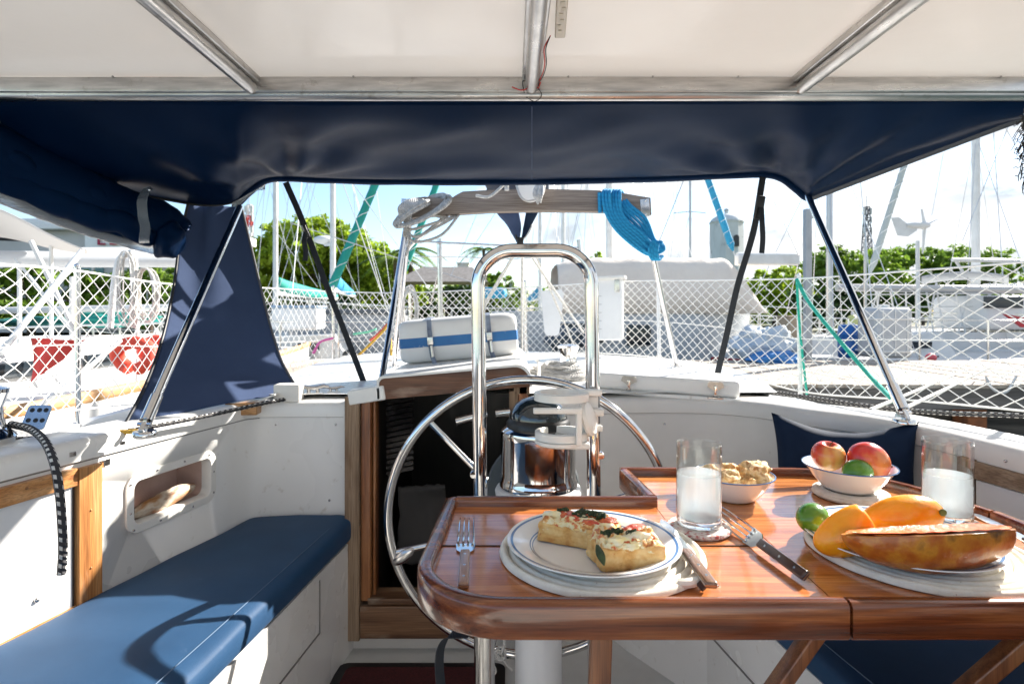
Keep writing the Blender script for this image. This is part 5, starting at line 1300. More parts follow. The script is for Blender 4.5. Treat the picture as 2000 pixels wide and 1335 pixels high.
# ================================================================== boom gallows
GY = 2.60
gal = thing('boom_gallows', 'silvered wooden crossbeam on thin steel legs behind the hoop', 'boom gallows', (0.07, GY, -.27))
def gp(px, py, d=GY): return W(px, py, d)
outl = [(788, 392), (830, 386), (866, 390), (884, 388), (895, 381), (905, 376), (960, 373), (1060, 371), (1170, 374), (1176, 378), (1200, 377), (1268, 388), (1270, 421), (1225, 417), (1150, 414), (1050, 413), (960, 415), (880, 420), (830, 424), (790, 428)]
pts2 = [(gp(x, y).x, gp(x, y).z) for x, y in outl][::-1]
mb = MB(); fm = Matrix(((1, 0, 0, 0), (0, 0, -1, GY + .025), (0, 1, 0, 0), (0, 0, 0, 1))); mb.prism(pts2, .05, fm); mb.build('beam', beam_wood, gal, auto=30)
for x in (792, 1260):
    mb = MB(); mb.box(gp(x, 405, GY - .026), (.040, .004, .075), Matrix.Rotation(R(4 if x < 1000 else -4), 3, 'Y'), .003); pl_ = mb.build('bracket', steel, gal)
    for dy in (-14, 14):
        mb = MB(); mb.ellipsoid(gp(x + 1, 405 + dy, GY - .029), (.006, .004, .006), None, 10, 6); mb.build('bolt', chrome, pl_)
for a, b in ((gp(796, 425), W(744, 752, 2.2)), (gp(800, 428), W(769, 716, 2.86)), (gp(1258, 420), W(1322, 716, 2.86)), (gp(1255, 420), W(1300, 725, 2.5))):
    if b.y == 2.5: continue
    mb = MB(); mb.tube([a, b], .0125, 14); mb.lathe([(.03, .005), (.03, 0)], b, 14); mb.build('leg', chrome, gal)
mb = MB(); mb.tube(curve([gp(793, 490), gp(812, 470), gp(850, 440), gp(868, 424)], 5), .009, 10); mb.build('brace', chrome, gal)
# rope coil hung on the left end
random.seed(21)
mb = MB()
for i in range(9):
    a0 = random.uniform(-6, 6); b0 = random.uniform(-5, 5)
    pts = []
    for k in range(26):
        g = 2 * math.pi * k / 26; ux, uy = math.cos(g), math.sin(g)
        x = 826 + a0 + ux * 50 - uy * 8; y = 414 + b0 - ux * 22 + uy * (13 + i); d = GY - .045 - .012 * (i % 4) + (.10 if uy < -.3 and ux > 0 else 0) * abs(uy)
        pts.append(W(x, y, d))
    mb.tube(pts, .0072, 8, closed=True)
for i in range(6):
    mb.tube(curve([W(785 + i * 3, 430 + i * 2, GY - .06), W(780 + i * 5, 405, GY - .075), W(800 + i * 5, 392 + i, GY - .05), W(818 + i * 4, 388, GY)], 6), .0072, 8)
for (e0, e1, e2) in ((840, 470, 885), (850, 455, 880), (836, 440, 870), (860, 480, 892)):
    mb.tube(curve([W(790, 448, GY - .05), W(810, e1 - 8, GY - .05), W(e0, e1 - 20, GY - .04), W(e2, 425, GY - .02), W(e2 + 4, 416, GY + .03)], 8), .0062, 8)
mb.tube(curve([W(795, 440, GY - .05), W(800, 470, GY - .04), W(792, 500, GY - .04)], 6), .0065, 8)
tag(mb.build('rope_coil', rope_g), 'grey white rope coiled over the left end of the wooden crossbeam', 'rope', 'coiled ropes on the boat')
mb = MB()
for i in range(6):
    f = i / 5 * 1.25
    l1 = curve([W(1178 + 26 * f, 378, GY - .04 - .01 * (i % 3)), W(1182 + 24 * f, 410, GY - .05), W(1205 + 20 * f - 4, 445 - 10 * f, GY - .05), W(1236 + 14 * f, 478 - 18 * f, GY - .05), W(1268 + 8 * f, 497 - 12 * f, GY - .05 - .01 * (i % 2)), W(1290 + 6 * math.sin(i), 490 - 6 * f, GY - .05), W(1292, 478 - 4 * f, GY - .03), W(1272 + 5 * f, 478 - 8 * f, GY - .03), W(1236 + 20 * f, 452 - 20 * f, GY - .03), W(1205 + 20 * f, 415 - 12 * f, GY - .03), W(1185 + 24 * f, 376, GY + .0), W(1182 + 24 * f, 372, GY - .02)], 6, closed=True)
    mb.tube(l1, .0076, 8, closed=True)
for i in range(4):
    mb.tube(curve([W(1276 + i * 3, 470 + i * 2, GY - .07), W(1268 + i * 5, 488, GY - .075), W(1274 + i * 4, 506, GY - .065), W(1288 + i * 2, 500, GY - .04)], 5), .0072, 8)
for i in range(3): mb.tube([W(1171 + i * 9, 376, GY - .035), W(1172 + i * 9, 415, GY - .035)], .0085, 8)
tag(mb.build('rope_coil', rope_cy), 'bright blue rope coil hanging from the right end of the wooden crossbeam', 'rope', 'coiled ropes on the boat')
# mizzen boom end, cloth and sheet tackle
W_near = W
def W(px, py, d): return W_near(px, py, d + .06)
bm_ = thing('boom', 'boom end with white cap and navy sail cover resting on the wooden crossbeam', 'boom', W(1030, 372, 2.8))
mb = MB(); mb.tube([W(1036, 370, 2.45), W(1032, 366, 4.2)], .055, 24); mb.build('spar', white_pt, bm_)
mb = MB(); mb.ellipsoid(W(1010, 366, 2.95), (.155, .40, .040), None, 28, 16, lambda u, v: v * (1 + .25 * N3(u * 2))); mb.build('sail_cover', navy, bm_)
mb = MB(); mb.tube(curve([W(990, 410, 2.62), W(1005, 440, 2.66), W(1012, 474, 2.66)], 6), [.06, .058, .055, .05, .045, .042, .038, .034, .03, .024, .018, .012, .008], 14, ell=(1, .5)); mb.build('cloth_tail', navy2, bm_)
mb = MB(); mb.tube(curve([W(1040, 412, 2.62), W(1030, 440, 2.66), W(1018, 474, 2.66)], 6), [.03, .03, .028, .026, .024, .022, .02, .018, .016, .012, .009, .008, .006], 12, ell=(1, .5)); mb.build('cloth_tail', pillow_m, bm_)
mb = MB()
mb.tube(curve([W(930, 382, 2.42), W(955, 384, 2.40), W(978, 366, 2.42), W(984, 358, 2.44)], 6), .0065, 8)
mb.tube(curve([W(1008, 360, 2.42), W(1018, 385, 2.38), W(1036, 392, 2.38), W(1058, 382, 2.40), W(1064, 362, 2.44)], 6), .0050, 8)
for i in range(7): mb.tube(curve([W(1048 + i * 2, 362, 2.40), W(1042 + 3 * i, 376 + (i % 3) * 3, 2.37), W(1046 + i * 1.5, 390 + (i % 4) * 3, 2.375)], 4), .0045, 6)
mb.tube([W(989, 356, 2.42), W(990, 372, 2.42)], .010, 8)
mb.build('lashing', rope_w, bm_)
blk_ = MB(); blk_.box(W(1016, 474, 2.66), (.03, .03, .05), None, .008); blk_.box(W(1010, 462, 2.66), (.018, .02, .03), None, .006); 
tk = thing('sheet_tackle', 'white ropes fanning down from a black block under the wooden crossbeam', 'rope tackle', W(1016, 480, 2.66))
blk_.build('block', black_pl, tk)
mb = MB()
for a, b, r_ in (((1012, 482, 2.66), (905, 660, 2.9), .005), ((1014, 482, 2.66), (935, 620, 3.3), .005), ((1020, 482, 2.68), (1019, 692, 2.9), .007), ((1030, 490, 2.68), (1140, 650, 3.1), .006), ((1040, 484, 2.7), (1128, 690, 3.2), .005)): mb.tube([W(*a), W(*b)], r_, 7)
mb.tube(curve([W(1020, 470, 2.66), W(1032, 455, 2.66), W(1038, 440, 2.66), W(1034, 425, 2.66)], 5), .003, 6)
mb.build('fall', rope_w, tk)

W = W_near
# ================================================================== liferaft canister on the hood
lr = thing('liferaft', 'white liferaft canister with a blue stripe strapped on the hatch hood', 'liferaft', W(897, 700, 2.3))
q = Matrix.Rotation(R(-4.5), 3, 'Y') @ Matrix.Rotation(R(4), 3, 'Z'); c_ = W(897, 658, 2.33)
def lrfn(k):
    def fn(u, v):
        nrm = (abs(u.x) ** 12 + abs(u.y) ** 8 + abs(u.z) ** 9) ** (1 / 9.5)
        w = Vector((u.x / nrm * .215, u.y / nrm * .13, u.z / nrm * .084))
        tp = 1 - .05 * (abs(w.z) / .084) ** 2; w.x *= tp; w.y *= tp
        if abs(w.z) < .006: w.x *= .985; w.y *= .98
        return w
    return fn
mb = MB(); mb.ellipsoid(c_, (1, 1, 1), q, 72, 44, lrfn(1)); mb.build('shell', white_pt, lr)
stripe = M('blue_tape', (.02, .13, .36), .45, var=(.03, .17, .42), vscale=8, dirt=(.5, .55, .6), dscale=30, damt=(.64, .70))
mb = MB()
def band(z0, z1, x0=-1, x1=1):
    P = []
    for k in range(73):
        g = 2 * math.pi * k / 72; ux, uy = math.cos(g), math.sin(g); nrm = (abs(ux) ** 12 + abs(uy) ** 8) ** (1 / 9.5); P.append((ux / nrm * .2155, uy / nrm * .1305))
    vs = [];
    for z in (z0, z1):
        for x, y in P: vs.append(c_ + q @ Vector((x * 1.004, y * 1.006, z)))
    n = len(P); return vs, [(i, i + 1, n + i + 1, n + i) for i in range(n - 1)]
vs, fs = band(-.022, .014); mb.add(vs, fs); mb.build('blue_stripe', stripe, lr)
for x in (-.105, .115):
    mb = MB(); pts = [c_ + q @ Vector((x + dx, y, z)) for dx, y, z in ((0, .13, .07), (0, .10, .087), (0, -.09, .087), (0, -.125, .078), (0, -.135, .04), (0, -.136, -.02), (.004, -.136, -.06), (.012, -.15, -.088))]
    ribbon(mb, pts, .017, .001, q @ Vector((1, 0, 0))); sp = mb.build('strap', M('pale_webbing', (.30, .36, .46), .7, var=(.10, .12, .18), vscale=12), lr, smooth=False)
    mb = MB(); mb.box(c_ + q @ Vector((x, -.139, .0)), (.022, .006, .03), q, .002); mb.tube([c_ + q @ Vector((x + .004, -.142, -.018)), c_ + q @ Vector((x + .006, -.145, -.06))], .006, 8); mb.build('buckle', steel, sp)
# winch with a heavy coil of rope on the aft trunk
winch('deck_winch', (W(1110, 715, 2.55).x, 2.55, -.262), 1.0, 'winch with a dark top on the aft deck, wrapped in heavy rope')
mb = MB(); cc_ = W(1092, 742, 2.36); random.seed(4)
for i in range(12):
    rr_ = .125 - .007 * i + random.uniform(-.012, .012); th = random.uniform(-.25, .25); ph = random.uniform(0, 6)
    mb.tube([cc_ + Vector((rr_ * math.cos(g / 24 * 6.283), rr_ * .8 * math.sin(g / 24 * 6.283), .006 + .0048 * i + .018 * math.sin(g / 24 * 6.283 + ph) + th * .02)) for g in range(24)], .0085, 8, closed=True)
tag(mb.build('rope_coil', rope_g), 'heavy grey rope heaped in a coil on the aft deck in front of the winch', 'rope', 'coiled ropes on the boat')
# ================================================================== loose ropes
mb = MB()
mb.tube(curve([W(22, 828, 1.32), W(60, 838, 1.28), W(88, 862, 1.22), W(106, 905, 1.17), W(116, 960, 1.155), W(121, 1020, 1.15), W(123, 1075, 1.15), W(120, 1120, 1.15)], 10), .0082, 12)
tag(mb.build('rope', rope_bw), 'black and white flecked rope hanging over the left coaming from the winch', 'rope', 'flecked ropes')
mb = MB(); mb.tube(curve([W(-60, 862, 1.30), W(60, 856, 1.36), W(190, 848, 1.44), W(290, 834, 1.47), W(420, 808, 1.66), W(520, 786, 1.80), W(600, 772, 1.98)], 10), .0058, 10)
tag(mb.build('rope', rope_bw), 'black and white flecked rope lying along the top of the left coaming', 'rope', 'flecked ropes')
mb = MB(); mb.tube(curve([W(50, 884, 1.24), W(110, 864, 1.33), W(200, 846, 1.42), W(270, 842, 1.43)], 8), .0060, 8)
tag(mb.build('rope', rope_ye), 'yellow rope lying beside the perforated plate on the left coaming', 'rope')
mb = MB(); mb.tube(curve([W(1432, 742, 2.50), W(1500, 762, 2.28), W(1600, 778, 2.05), W(1720, 795, 1.86), W(1850, 806, 1.66), W(2010, 812, 1.52), W(2200, 830, 1.4)], 10), .0068, 10)
tag(mb.build('rope', rope_bw), 'black and white flecked rope running along the outside of the right coaming', 'rope', 'flecked ropes')
mb = MB(); mb.tube(curve([W(1556, 545, 2.8), W(1580, 590, 2.72), W(1640, 665, 2.5), W(1700, 735, 2.3), W(1752, 788, 1.95), W(1762, 800, 1.6)], 10), .0085, 10); mb.tube(curve([W(1556, 545, 2.8), W(1562, 640, 2.84), W(1576, 770, 2.84)], 6), .006, 8)
tag(mb.build('rope', rope_gr), 'green rope slanting from the net post down to the right coaming', 'rope')
mb = MB(); mb.tube(curve([W(635, 750, 3.6), W(680, 712, 3.65), W(740, 655, 3.7), W(765, 625, 3.75)], 8), .008, 8); mb.tube(curve([W(762, 640, 3.7), W(764, 700, 3.6), W(762, 730, 3.5)], 6), .008, 8)
tag(mb.build('rope', rope_ye), 'yellow rope slanting up across the net left of the liferaft', 'rope')
def rag(pts, mat, label):
    mb = MB(); P = curve([W(*p) for p in pts], 8)
    mb.tube(P, [.012 + .010 * abs(N3((i * .6, 0, 0))) for i in range(len(P))], 8, ell=(1, .5)); tag(mb.build('ribbon', mat), label, 'ribbon', 'ribbons tied to the net')
rag([(612, 690, 3.6), (625, 668, 3.6), (650, 660, 3.65)], M('pink_cloth', (.75, .16, .42), .8), 'pink ribbon tied to the net behind the left strap')
rag([(690, 652, 3.7), (718, 648, 3.7), (735, 642, 3.7)], M('pale_green_cloth', (.20, .60, .38), .8), 'pale green ribbon on the net beside the yellow rope')
rag([(722, 665, 3.72), (742, 648, 3.74), (756, 632, 3.76)], M('coral_cloth', (.75, .14, .10), .8), 'coral red ribbon on the net beside the yellow rope')
mb = MB()
for i in range(8):
    mb.tube([W(800, 600, 4.0) + Vector((.05 * math.cos(g / 20 * 6.283) + .01 * math.sin(i), .02 * math.sin(i * 2 + g), (.13 + .006 * i) * math.sin(g / 20 * 6.283) - .02)) for g in range(20)], .005, 6, closed=True)
tag(mb.build('rope_coil', rope_w), 'pale rope coil hanging on the stern rail left of the liferaft', 'rope', 'coiled ropes on the boat')
# ================================================================== water, shore, dock
WZ = -1.6
water = M('harbour_water', (.012, .035, .035), .04, bump=.35, bscale=1.6, bdist=.06)
mb = MB(); mb.add([(-400, -60, WZ), (400, -60, WZ), (400, 600, WZ), (-400, 600, WZ)], [(0, 1, 2, 3)]); struct(mb.build('water', water, smooth=False))
ground_m = M('shore_ground', (.16, .14, .09), .95, var=(.07, .10, .03), vscale=.2)
mb = MB(); mb.grid(lambda u, v: (-700 + 1400 * u, 26 + 1400 * v * v + 3 * N3((u * 40, 0, 0)) * (1 - v), -1.75 + 1.0 * min(1, v * 14) + .3 * N3((u * 60, v * 30, 2))), 120, 30); struct(mb.build('shore', ground_m))
dock = thing('dock', 'weathered plank dock on piles behind the net', 'dock', (4, 6, WZ))
mb = MB(); random.seed(3); x = -3.3
while x < 15:
    w = .145; mb.box((x + w / 2, 6.0 + random.uniform(-.02, .02), -.615 + random.uniform(-.004, .004)), (w - .008, 2.36, .03), Matrix.Rotation(random.uniform(-.004, .004), 3, 'Z')); x += w
mb.build('planks', dock_wood, dock, smooth=False)
mb = MB(); mb.box((5.85, 4.86, -.72), (18.2, .07, .17)); mb.build('edge_beam', M_wood('grey_beam', (.10, .09, .08), (.16, .145, .13), (.22, .20, .18), 'X', .9, 0, .4, .5), dock, smooth=False)
mb = MB(); mb.box((5.85, 5.2, -.95), (18.2, .12, .25)); mb.build('under_beam', dock_dark, dock, smooth=False)
mb = MB(); mb.box((5.85, 7.14, -.72), (18.2, .07, .17)); mb.build('edge_beam', dock_dark, dock, smooth=False)
rusty = M('rusty_pile', (.30, .10, .035), .9, var=(.10, .05, .03), vscale=8)
for i, (px, m_) in enumerate([(1320, dock_dark), (1545, dock_dark), (1690, beam_wood), (1893, rusty), (2130, dock_dark), (700, dock_dark), (900, dock_dark)]):
    p = W(px, 760, 5.0); mb = MB(); mb.box((p.x, 5.0, -1.35), (.16, .2, 1.2), None, .02); mb.build('pile', m_, dock)

# ================================================================== boats
hull_w = M('hull_white', (.72, .72, .71), .25, var=(.62, .62, .61), vscale=1.5, rvar=.08)
hull_g = M('hull_grey', (.30, .32, .34), .4, var=(.24, .26, .28), vscale=2)
deck_w = M('deck_white', (.70, .70, .68), .5, var=(.60, .60, .58), vscale=3)
dark_glass = M('cabin_window', (.02, .028, .035), .08)
mast_w = M('mast_white', (.72, .72, .70), .35, var=(.62, .61, .58), vscale=4)
mast_g = M('mast_alloy', (.45, .45, .45), .35, .6)
teal = M('teal_canvas', (.012, .25, .20), .75, var=(.018, .31, .25), vscale=6, stretch=(1, 1, .3))
cyan_c = M('blue_canvas', (.02, .24, .42), .75, var=(.03, .3, .5), vscale=6)
tan_c = M('tan_canvas', (.78, .69, .59), .85, var=(.72, .63, .54), vscale=2.5, bump=.3, bscale=12, bdist=.05)
red_p = M('red_stripe', (.38, .02, .03), .4)
navy_p = M('navy_stripe', (.02, .04, .12), .4)
def yacht(label, loc, rz, Ln, B, fb, stripe, mast_h, mast_m=mast_w, mr=.065, cover=None, spread=True, boomlen=.36, hullm=hull_w, furl=None, cabin=True, group='moored yachts'):
    """local +Y is the bow; z=0 is the water"""
    t = thing('moored_yacht', label, 'sailboat', loc, rz, group)
    def half(s):  # s 0 stern .. 1 bow
        return B / 2 * (.72 + .28 * math.sin(min(1, s * 1.6) * math.pi / 2)) * (1 - max(0, (s - .45) / .55) ** 2.2)
    def sheer(s): return fb * (1.0 + .28 * (s - .4) ** 2 * 2)
    ns = 26
    def hf(sg):
        return lambda u, v: (sg * half(u) * (1 - (1 - v) ** 3 * .55), (u - .5) * Ln + (.35 * (v) * max(0, u - .8) * 2), -.25 + (sheer(u) + .25) * v)
    mb = MB(); mb.grid(hf(1), ns, 8); mb.grid(hf(-1), ns, 8)
    mb.add([hf(1)(0, 1), hf(-1)(0, 1), hf(-1)(0, 0), hf(1)(0, 0)], [(0, 1, 2, 3)])
    mb.build('hull', hullm, t, local=True)
    if stripe:
        mb = MB()
        for sg in (1, -1): mb.grid(lambda u, v, sg=sg: (lambda p: (p[0] * 1.0 + sg * .006, p[1], p[2]))(hf(sg)(u, .80 + .12 * v)), ns, 3)
        mb.build('hull_stripe', stripe, t, local=True)
    mb = MB(); mb.grid(lambda u, v: ((v * 2 - 1) * half(u) * .995, (u - .5) * Ln + .35 * max(0, u - .8) * 2, sheer(u) - .01 + .04 * (1 - (v * 2 - 1) ** 2)), ns, 7); mb.build('deck', deck_w, t, local=True)
    if cabin:
        cw = B * .27
        mb = MB()
        mb.grid(lambda u, v: ((-1 + 2 * v) * cw * (1 - .35 * u) * (1.0 if .12 < v < .88 else 1.08), (-.12 + .42 * u) * Ln, fb + (.0 if v < .08 or v > .92 else .36) * (1 - .35 * u) * (1 if .02 < u < .96 else .3)), 18, 16); cb = mb.build('cabin', deck_w, t, local=True, auto=30)
        for sg in (1, -1):
            for k in range(3):
                y_ = (-.05 + .11 * k) * Ln; kk = 1 - .35 * (y_ / Ln + .12) / .42
                mb = MB(); mb.box((sg * cw * kk * 1.02, y_, fb + .19), (.03, .30, .10), Matrix.Rotation(sg * R(10), 3, 'Y'), .01); mb.build('window', dark_glass, cb, local=True)
    my = Ln * .08
    if mast_h:
        mb = MB(); mb.tube([(0, my, fb), (0, my, fb + mast_h)], [mr, mr * .85], 12); ms = mb.build('mast', mast_m, t, local=True)
        if spread:
            for hh in (.42, .70):
                mb = MB(); mb.tube([(-B * .24, my - .1, fb + mast_h * hh), (0, my, fb + mast_h * hh + .05), (B * .24, my - .1, fb + mast_h * hh)], .022, 6); mb.build('spreader', mast_m, ms, local=True)
        mb = MB()
        tp = Vector((0, my, fb + mast_h))
        for e in ((0, Ln * .5 + .1, fb + .1), (0, -Ln * .49, fb)): mb.tube([tp, Vector(e)], .008, 4)
        for sg in (1, -1):
            mb.tube([tp, (sg * B * .24, my - .1, fb + mast_h * .70), (sg * B * .24, my - .1, fb + mast_h * .42), (sg * B * .46, my - .15, fb)], .007, 4)
            mb.tube([(0, my, fb + mast_h * .42), (sg * B * .45, my + .4, fb)], .006, 4); mb.tube([(0, my, fb + mast_h * .42), (sg * B * .45, my - .7, fb)], .006, 4)
        mb.build('rigging', wire, t, local=True)
        bl_ = Ln * boomlen
        mb = MB(); mb.tube([(0, my - .1, fb + 1.05), (0, my - .1 - bl_, fb + 1.0)], .06, 10); mb.build('boom', mast_m, t, local=True)
        if cover:
            mb = MB(); mb.tube([(0, my - .08, fb + 1.35), (0, my - .5, fb + 1.22), (0, my - .1 - bl_ * .5, fb + 1.12), (0, my - .1 - bl_, fb + 1.05)], [.12, .17, .14, .07], 12, ell=(.8, 1.1)); mb.build('sail_cover', cover, t, local=True)
    if furl:
        mb = MB(); a = Vector((0, Ln * .5, fb + .25)); b = Vector((0, my, fb + mast_h * .98)); P = [a.lerp(b, k / 10) for k in range(11)]
        mb.tube(P, [.03] + [.085 - .005 * k for k in range(1, 10)] + [.02], 10); mb.build('furled_sail', furl, t, local=True)
    mb = MB()
    for sg in (1, -1):
        pr = []
        for k in range(9):
            s = .02 + .94 * k / 8; p = Vector((sg * half(s) * .96, (s - .5) * Ln, sheer(s))); mb.tube([p, p + Vector((0, 0, .55))], .014, 6); pr.append(p + Vector((0, 0, .55)))
        mb.tube(pr, .009, 5); mb.tube([p - Vector((0, 0, .27)) for p in pr], .006, 5)
    e0 = Vector((half(.02) * .96, -.48 * Ln, fb + .6)); e1 = Vector((-e0.x, e0.y, e0.z)); mb.tube([e0, e1], .014, 6)
    mb.build('railing', steel, t, local=True)
    return t
def ymast(px, d): return (px - 1000) / F * d
yz = WZ
def at_mast(px, d, rz, Ln):
    """stand the boat so that its mast is at picture column px, d metres away"""
    x = ymast(px, d); q = Matrix.Rotation(rz, 3, 'Z') @ Vector((0, Ln * .08, 0)); return (x - q.x, d - q.y, yz)
b1 = yacht('white yacht with a plain white mast left of the big tree', at_mast(538, 15, R(170), 9), R(170), 9, 2.9, 1.0, navy_p, 11, cover=teal)
b2 = yacht('white yacht whose mast carries a radar dome, before the big tree', at_mast(650, 13.5, R(188), 10), R(188), 10, 3.1, 1.05, navy_p, 12, cover=cyan_c)
mb = MB(); mb.ellipsoid((.22, .8 - .25, 1.05 + 2.2), (.26, .26, .10), None, 16, 10); mb.tube([(0, .8, 3.13), (.22, .55, 3.15)], .04, 8); mb.build('radar_dome', white_pt, b2, local=True)
yacht('yacht with a thin mast behind the hoop, left of the two close masts', at_mast(1055, 20, R(185), 10), R(185), 10, 3.0, 1.0, navy_p, 13, cover=cyan_c)
yacht('yacht with a pale mast just right of the hoop', at_mast(1100, 19, R(172), 9), R(172), 9, 3.0, 1.0, red_p, 12.5, cover=teal)
yacht('yacht with a thick white mast between the hoop and the blue rope coil', at_mast(1190, 13, R(180), 10), R(180), 10, 3.1, 1.0, None, 12.5, mr=.08)
yacht('far yacht with a slim grey mast left of the water tower', at_mast(1348, 26, R(178), 9), R(178), 9, 2.9, .9, navy_p, 12, mast_g, .06, cover=cyan_c)
b7 = yacht('white yacht with a red stripe and a broad mast at the right edge', at_mast(1906, 10.6, R(62), 9.5), R(62), 9.5, 3.0, .98, red_p, 9, mast_w, .07, spread=False)
yacht('white yacht with red stripes lying broadside beyond the dock, right', (5.6, 9.2, yz), R(84), 7.6, 2.5, .92, red_p, 8.5, mast_g, .05, group='moored yachts')
yacht('small white yacht close to the dock behind the left strap', (-3.3, 9.0, yz), R(96), 6.5, 2.3, .9, navy_p, 0)
yacht('grey hulled yacht beyond the dock behind the liferaft', (-1.0, 11.5, yz), R(84), 8, 2.6, 1.1, None, 0, hullm=hull_g)
# furled sails that show as broad slanting bands
def furled(a, b, mat, label, r0=.085, grp='furled sails on slanting stays'):
    a = W(*a); b = W(*b); b2 = b + (b - a) * .6
    t = thing('furled_sail', label, 'sail', a, 0, grp)
    P = [a.lerp(b2, k / 16) for k in range(17)]
    mb = MB(); mb.tube(P, [.02] + [r0 * (1 + .15 * N3((k * .8, 0, 0))) * (1 - .015 * k) for k in range(1, 16)] + [.02], 12); mb.build('cloth', mat, t)
    mb = MB(); mb.tube([a - (b2 - a) * .12, a], .012, 6); mb.tube([b2, b2 + (b2 - a) * .1], .012, 6); mb.build('stay', wire, t)
    mb = MB(); ln = [P[0]]
    for k in range(1, 60):
        f = k / 60; p = a.lerp(b2, f); ln.append(p + Vector((math.cos(k * 1.1), math.sin(k * 1.1), 0)) * r0 * 1.08)
    mb.tube(ln, .007, 5); mb.build('lashing', netm, t)
    return t
furled((642, 575, 11), (732, 362, 11), teal, 'teal furled sail slanting up before the big tree')
furled((768, 580, 12), (852, 362, 12), teal, 'teal furled sail slanting up behind the left end of the wooden crossbeam', .075)
furled((1432, 490, 14), (1382, 348, 14), cyan_c, 'blue furled sail slanting across the water tower', .085)
furled((1700, 532, 11), (1762, 336, 11), M('grey_green_cover', (.42, .46, .44), .7), 'grey white spar slanting left of the wind generator', .06)
# loose stays crossing the sky
rg = thing('rigging', 'thin rigging wires crossing the sky behind the canopy opening', 'rigging', (0, 12, 0)); random.seed(12)
for (a, b, d) in [((668, 352), (790, 700), 7), ((720, 400), (835, 560), 9), ((705, 480), (980, 570), 8), ((500, 420), (480, 600), 18), ((585, 400), (520, 570), 17), ((612, 380), (700, 570), 17), ((1282, 350), (1345, 530), 12), ((1300, 350), (1365, 540), 14), ((1275, 355), (1330, 520), 18), ((1500, 365), (1560, 500), 9), ((1960, 270), (1880, 470), 9), ((1835, 340), (1820, 420), 12), ((1130, 400), (1105, 560), 16), ((1010, 350), (900, 520), 14), ((960, 350), (880, 540), 16), ((1140, 360), (1170, 560), 15), ((560, 480), (620, 560), 14), ((545, 430), (590, 590), 15), ((512, 430), (500, 590), 15), ((1222, 360), (1240, 530), 13)]:
    mb = MB(); mb.tube([W(*b, d), W(*a, d) + (W(*a, d) - W(*b, d)) * .5], .0045 * (d / 10) ** .5 + .002, 4); mb.build('stay', wire, rg)

# ---- tan tented boat
tb = thing('covered_boat', 'long boat under a tan canvas tent beyond the dock, right of the hoop', 'boat', W(1290, 700, 9.5))
TY0 = 8.6; 
def tent(u, v):
    x0, x1 = W(1092, 0, TY0).x, W(1482, 0, TY0 + .3).x
    x = x0 + (x1 - x0) * u; w = 1.1; a = v * 2 - 1
    end = max(0, (u - .84) / .16)
    ridge = W(0, 497, TY0).z; eave = W(0, 612, TY0 - .6).z
    z = eave + (ridge - eave) * (1 - abs(a) ** 7) * (1 - .85 * end ** 1.5) * (1 - .12 * max(0, (.12 - u) / .12)) + .008 * math.sin(u * 38) * (1 - abs(a)) + .012 * N3((u * 12, v * 4, 0))
    return (x, TY0 + 1.1 + a * w, z)
mb = MB(); mb.grid(tent, 90, 24); mb.build('canvas_tent', tan_c, tb, solid=.01, auto=0)
mb = MB(); mb.tube([W(1440, 505, 9.2), W(1556, 506, 9.2)], .10, 16); mb.box(W(1498, 507, 9.2), (.95, .2, .17), None, .03); mb.build('boom', mast_w, tb)
def thull(u, v):
    x = W(1000, 0, 8.6).x - .3 + 4.1 * u; sgn = 1
    a = v * 2 - 1; wd = 1.15 * (1 - max(0, (u - .6) / .4) ** 2 * .8)
    return (x + .25 * abs(a) * 0, 9.7 + wd * (1 if a > 0 else -1) * min(1, abs(a) * 3), -1.8 + (1.75) * min(1, max(0, (abs(a) - .0) * 1.0)))
mb = MB(); mb.grid(lambda u, v: (W(1000, 0, 8.6).x - .3 + 4.15 * u, 8.62 + .22 * (1 - v) + .9 * max(0, (u - .7) / .3) ** 2, -1.7 + 1.70 * v), 30, 8); mb.grid(lambda u, v: (W(1000, 0, 8.6).x - .3 + 4.15 * u, 10.8 - .22 * (1 - v) - .9 * max(0, (u - .7) / .3) ** 2, -1.7 + 1.70 * v), 30, 8); mb.build('hull', M('pale_hull', (.55, .58, .60), .35, var=(.45, .48, .51), vscale=2, dirt=(.2, .2, .2), dscale=5, damt=(.6, .75)), tb)
mb = MB(); mb.box((W(1130, 0, 8.5).x, 8.58, -.32), (.75, .04, .28), None, .02); mb.box((W(1250, 0, 8.5).x, 8.58, -.35), (.35, .04, .3), None, .02); mb.build('window', dark_glass, tb)

# ---- near neighbour on the left
nb = thing('neighbour_yacht', 'white yacht lying alongside on the left, with a teak rail and white boom', 'sailboat', (-3.9, 4.5, WZ))
DZ = -.52
def ninner(y): return -2.36 - .10 * (y - 2.6) * (1 if y < 4 else 1) * -.9 + .05 * max(0, y - 5) ** 2 * -1
mb = MB()
def nh(u, v):
    y = -1.0 + 9.5 * u; x = -2.33 - .055 * (y - 3) ** 2 * .35
    return (x - .25 * (1 - v) ** 2, y, -1.75 + (DZ + 1.75 + .02) * v)
mb.grid(nh, 40, 8); mb.build('hull', hull_w, nb)
mb = MB(); mb.grid(lambda u, v: (nh(u, 1)[0] - .02 - 3.0 * v * (1 - .2 * u), nh(u, 1)[1], DZ + .03 * math.sin(v * 3.14)), 40, 6); mb.build('deck', deck_w, nb)
def nline(off, z): return [Vector((nh(k / 30, 1)[0] - off, nh(k / 30, 1)[1], z)) for k in range(31)]
nteak = M_wood('neighbour_teak', (.40, .19, .07), (.56, .31, .13), (.64, .40, .2), 'Y', .6, 0, .3, 1)
mb = MB(); mb.tube(nline(.01, DZ + .045), .030, 10, ell=(.8, 1.2)); mb.build('toe_rail', nteak, nb)
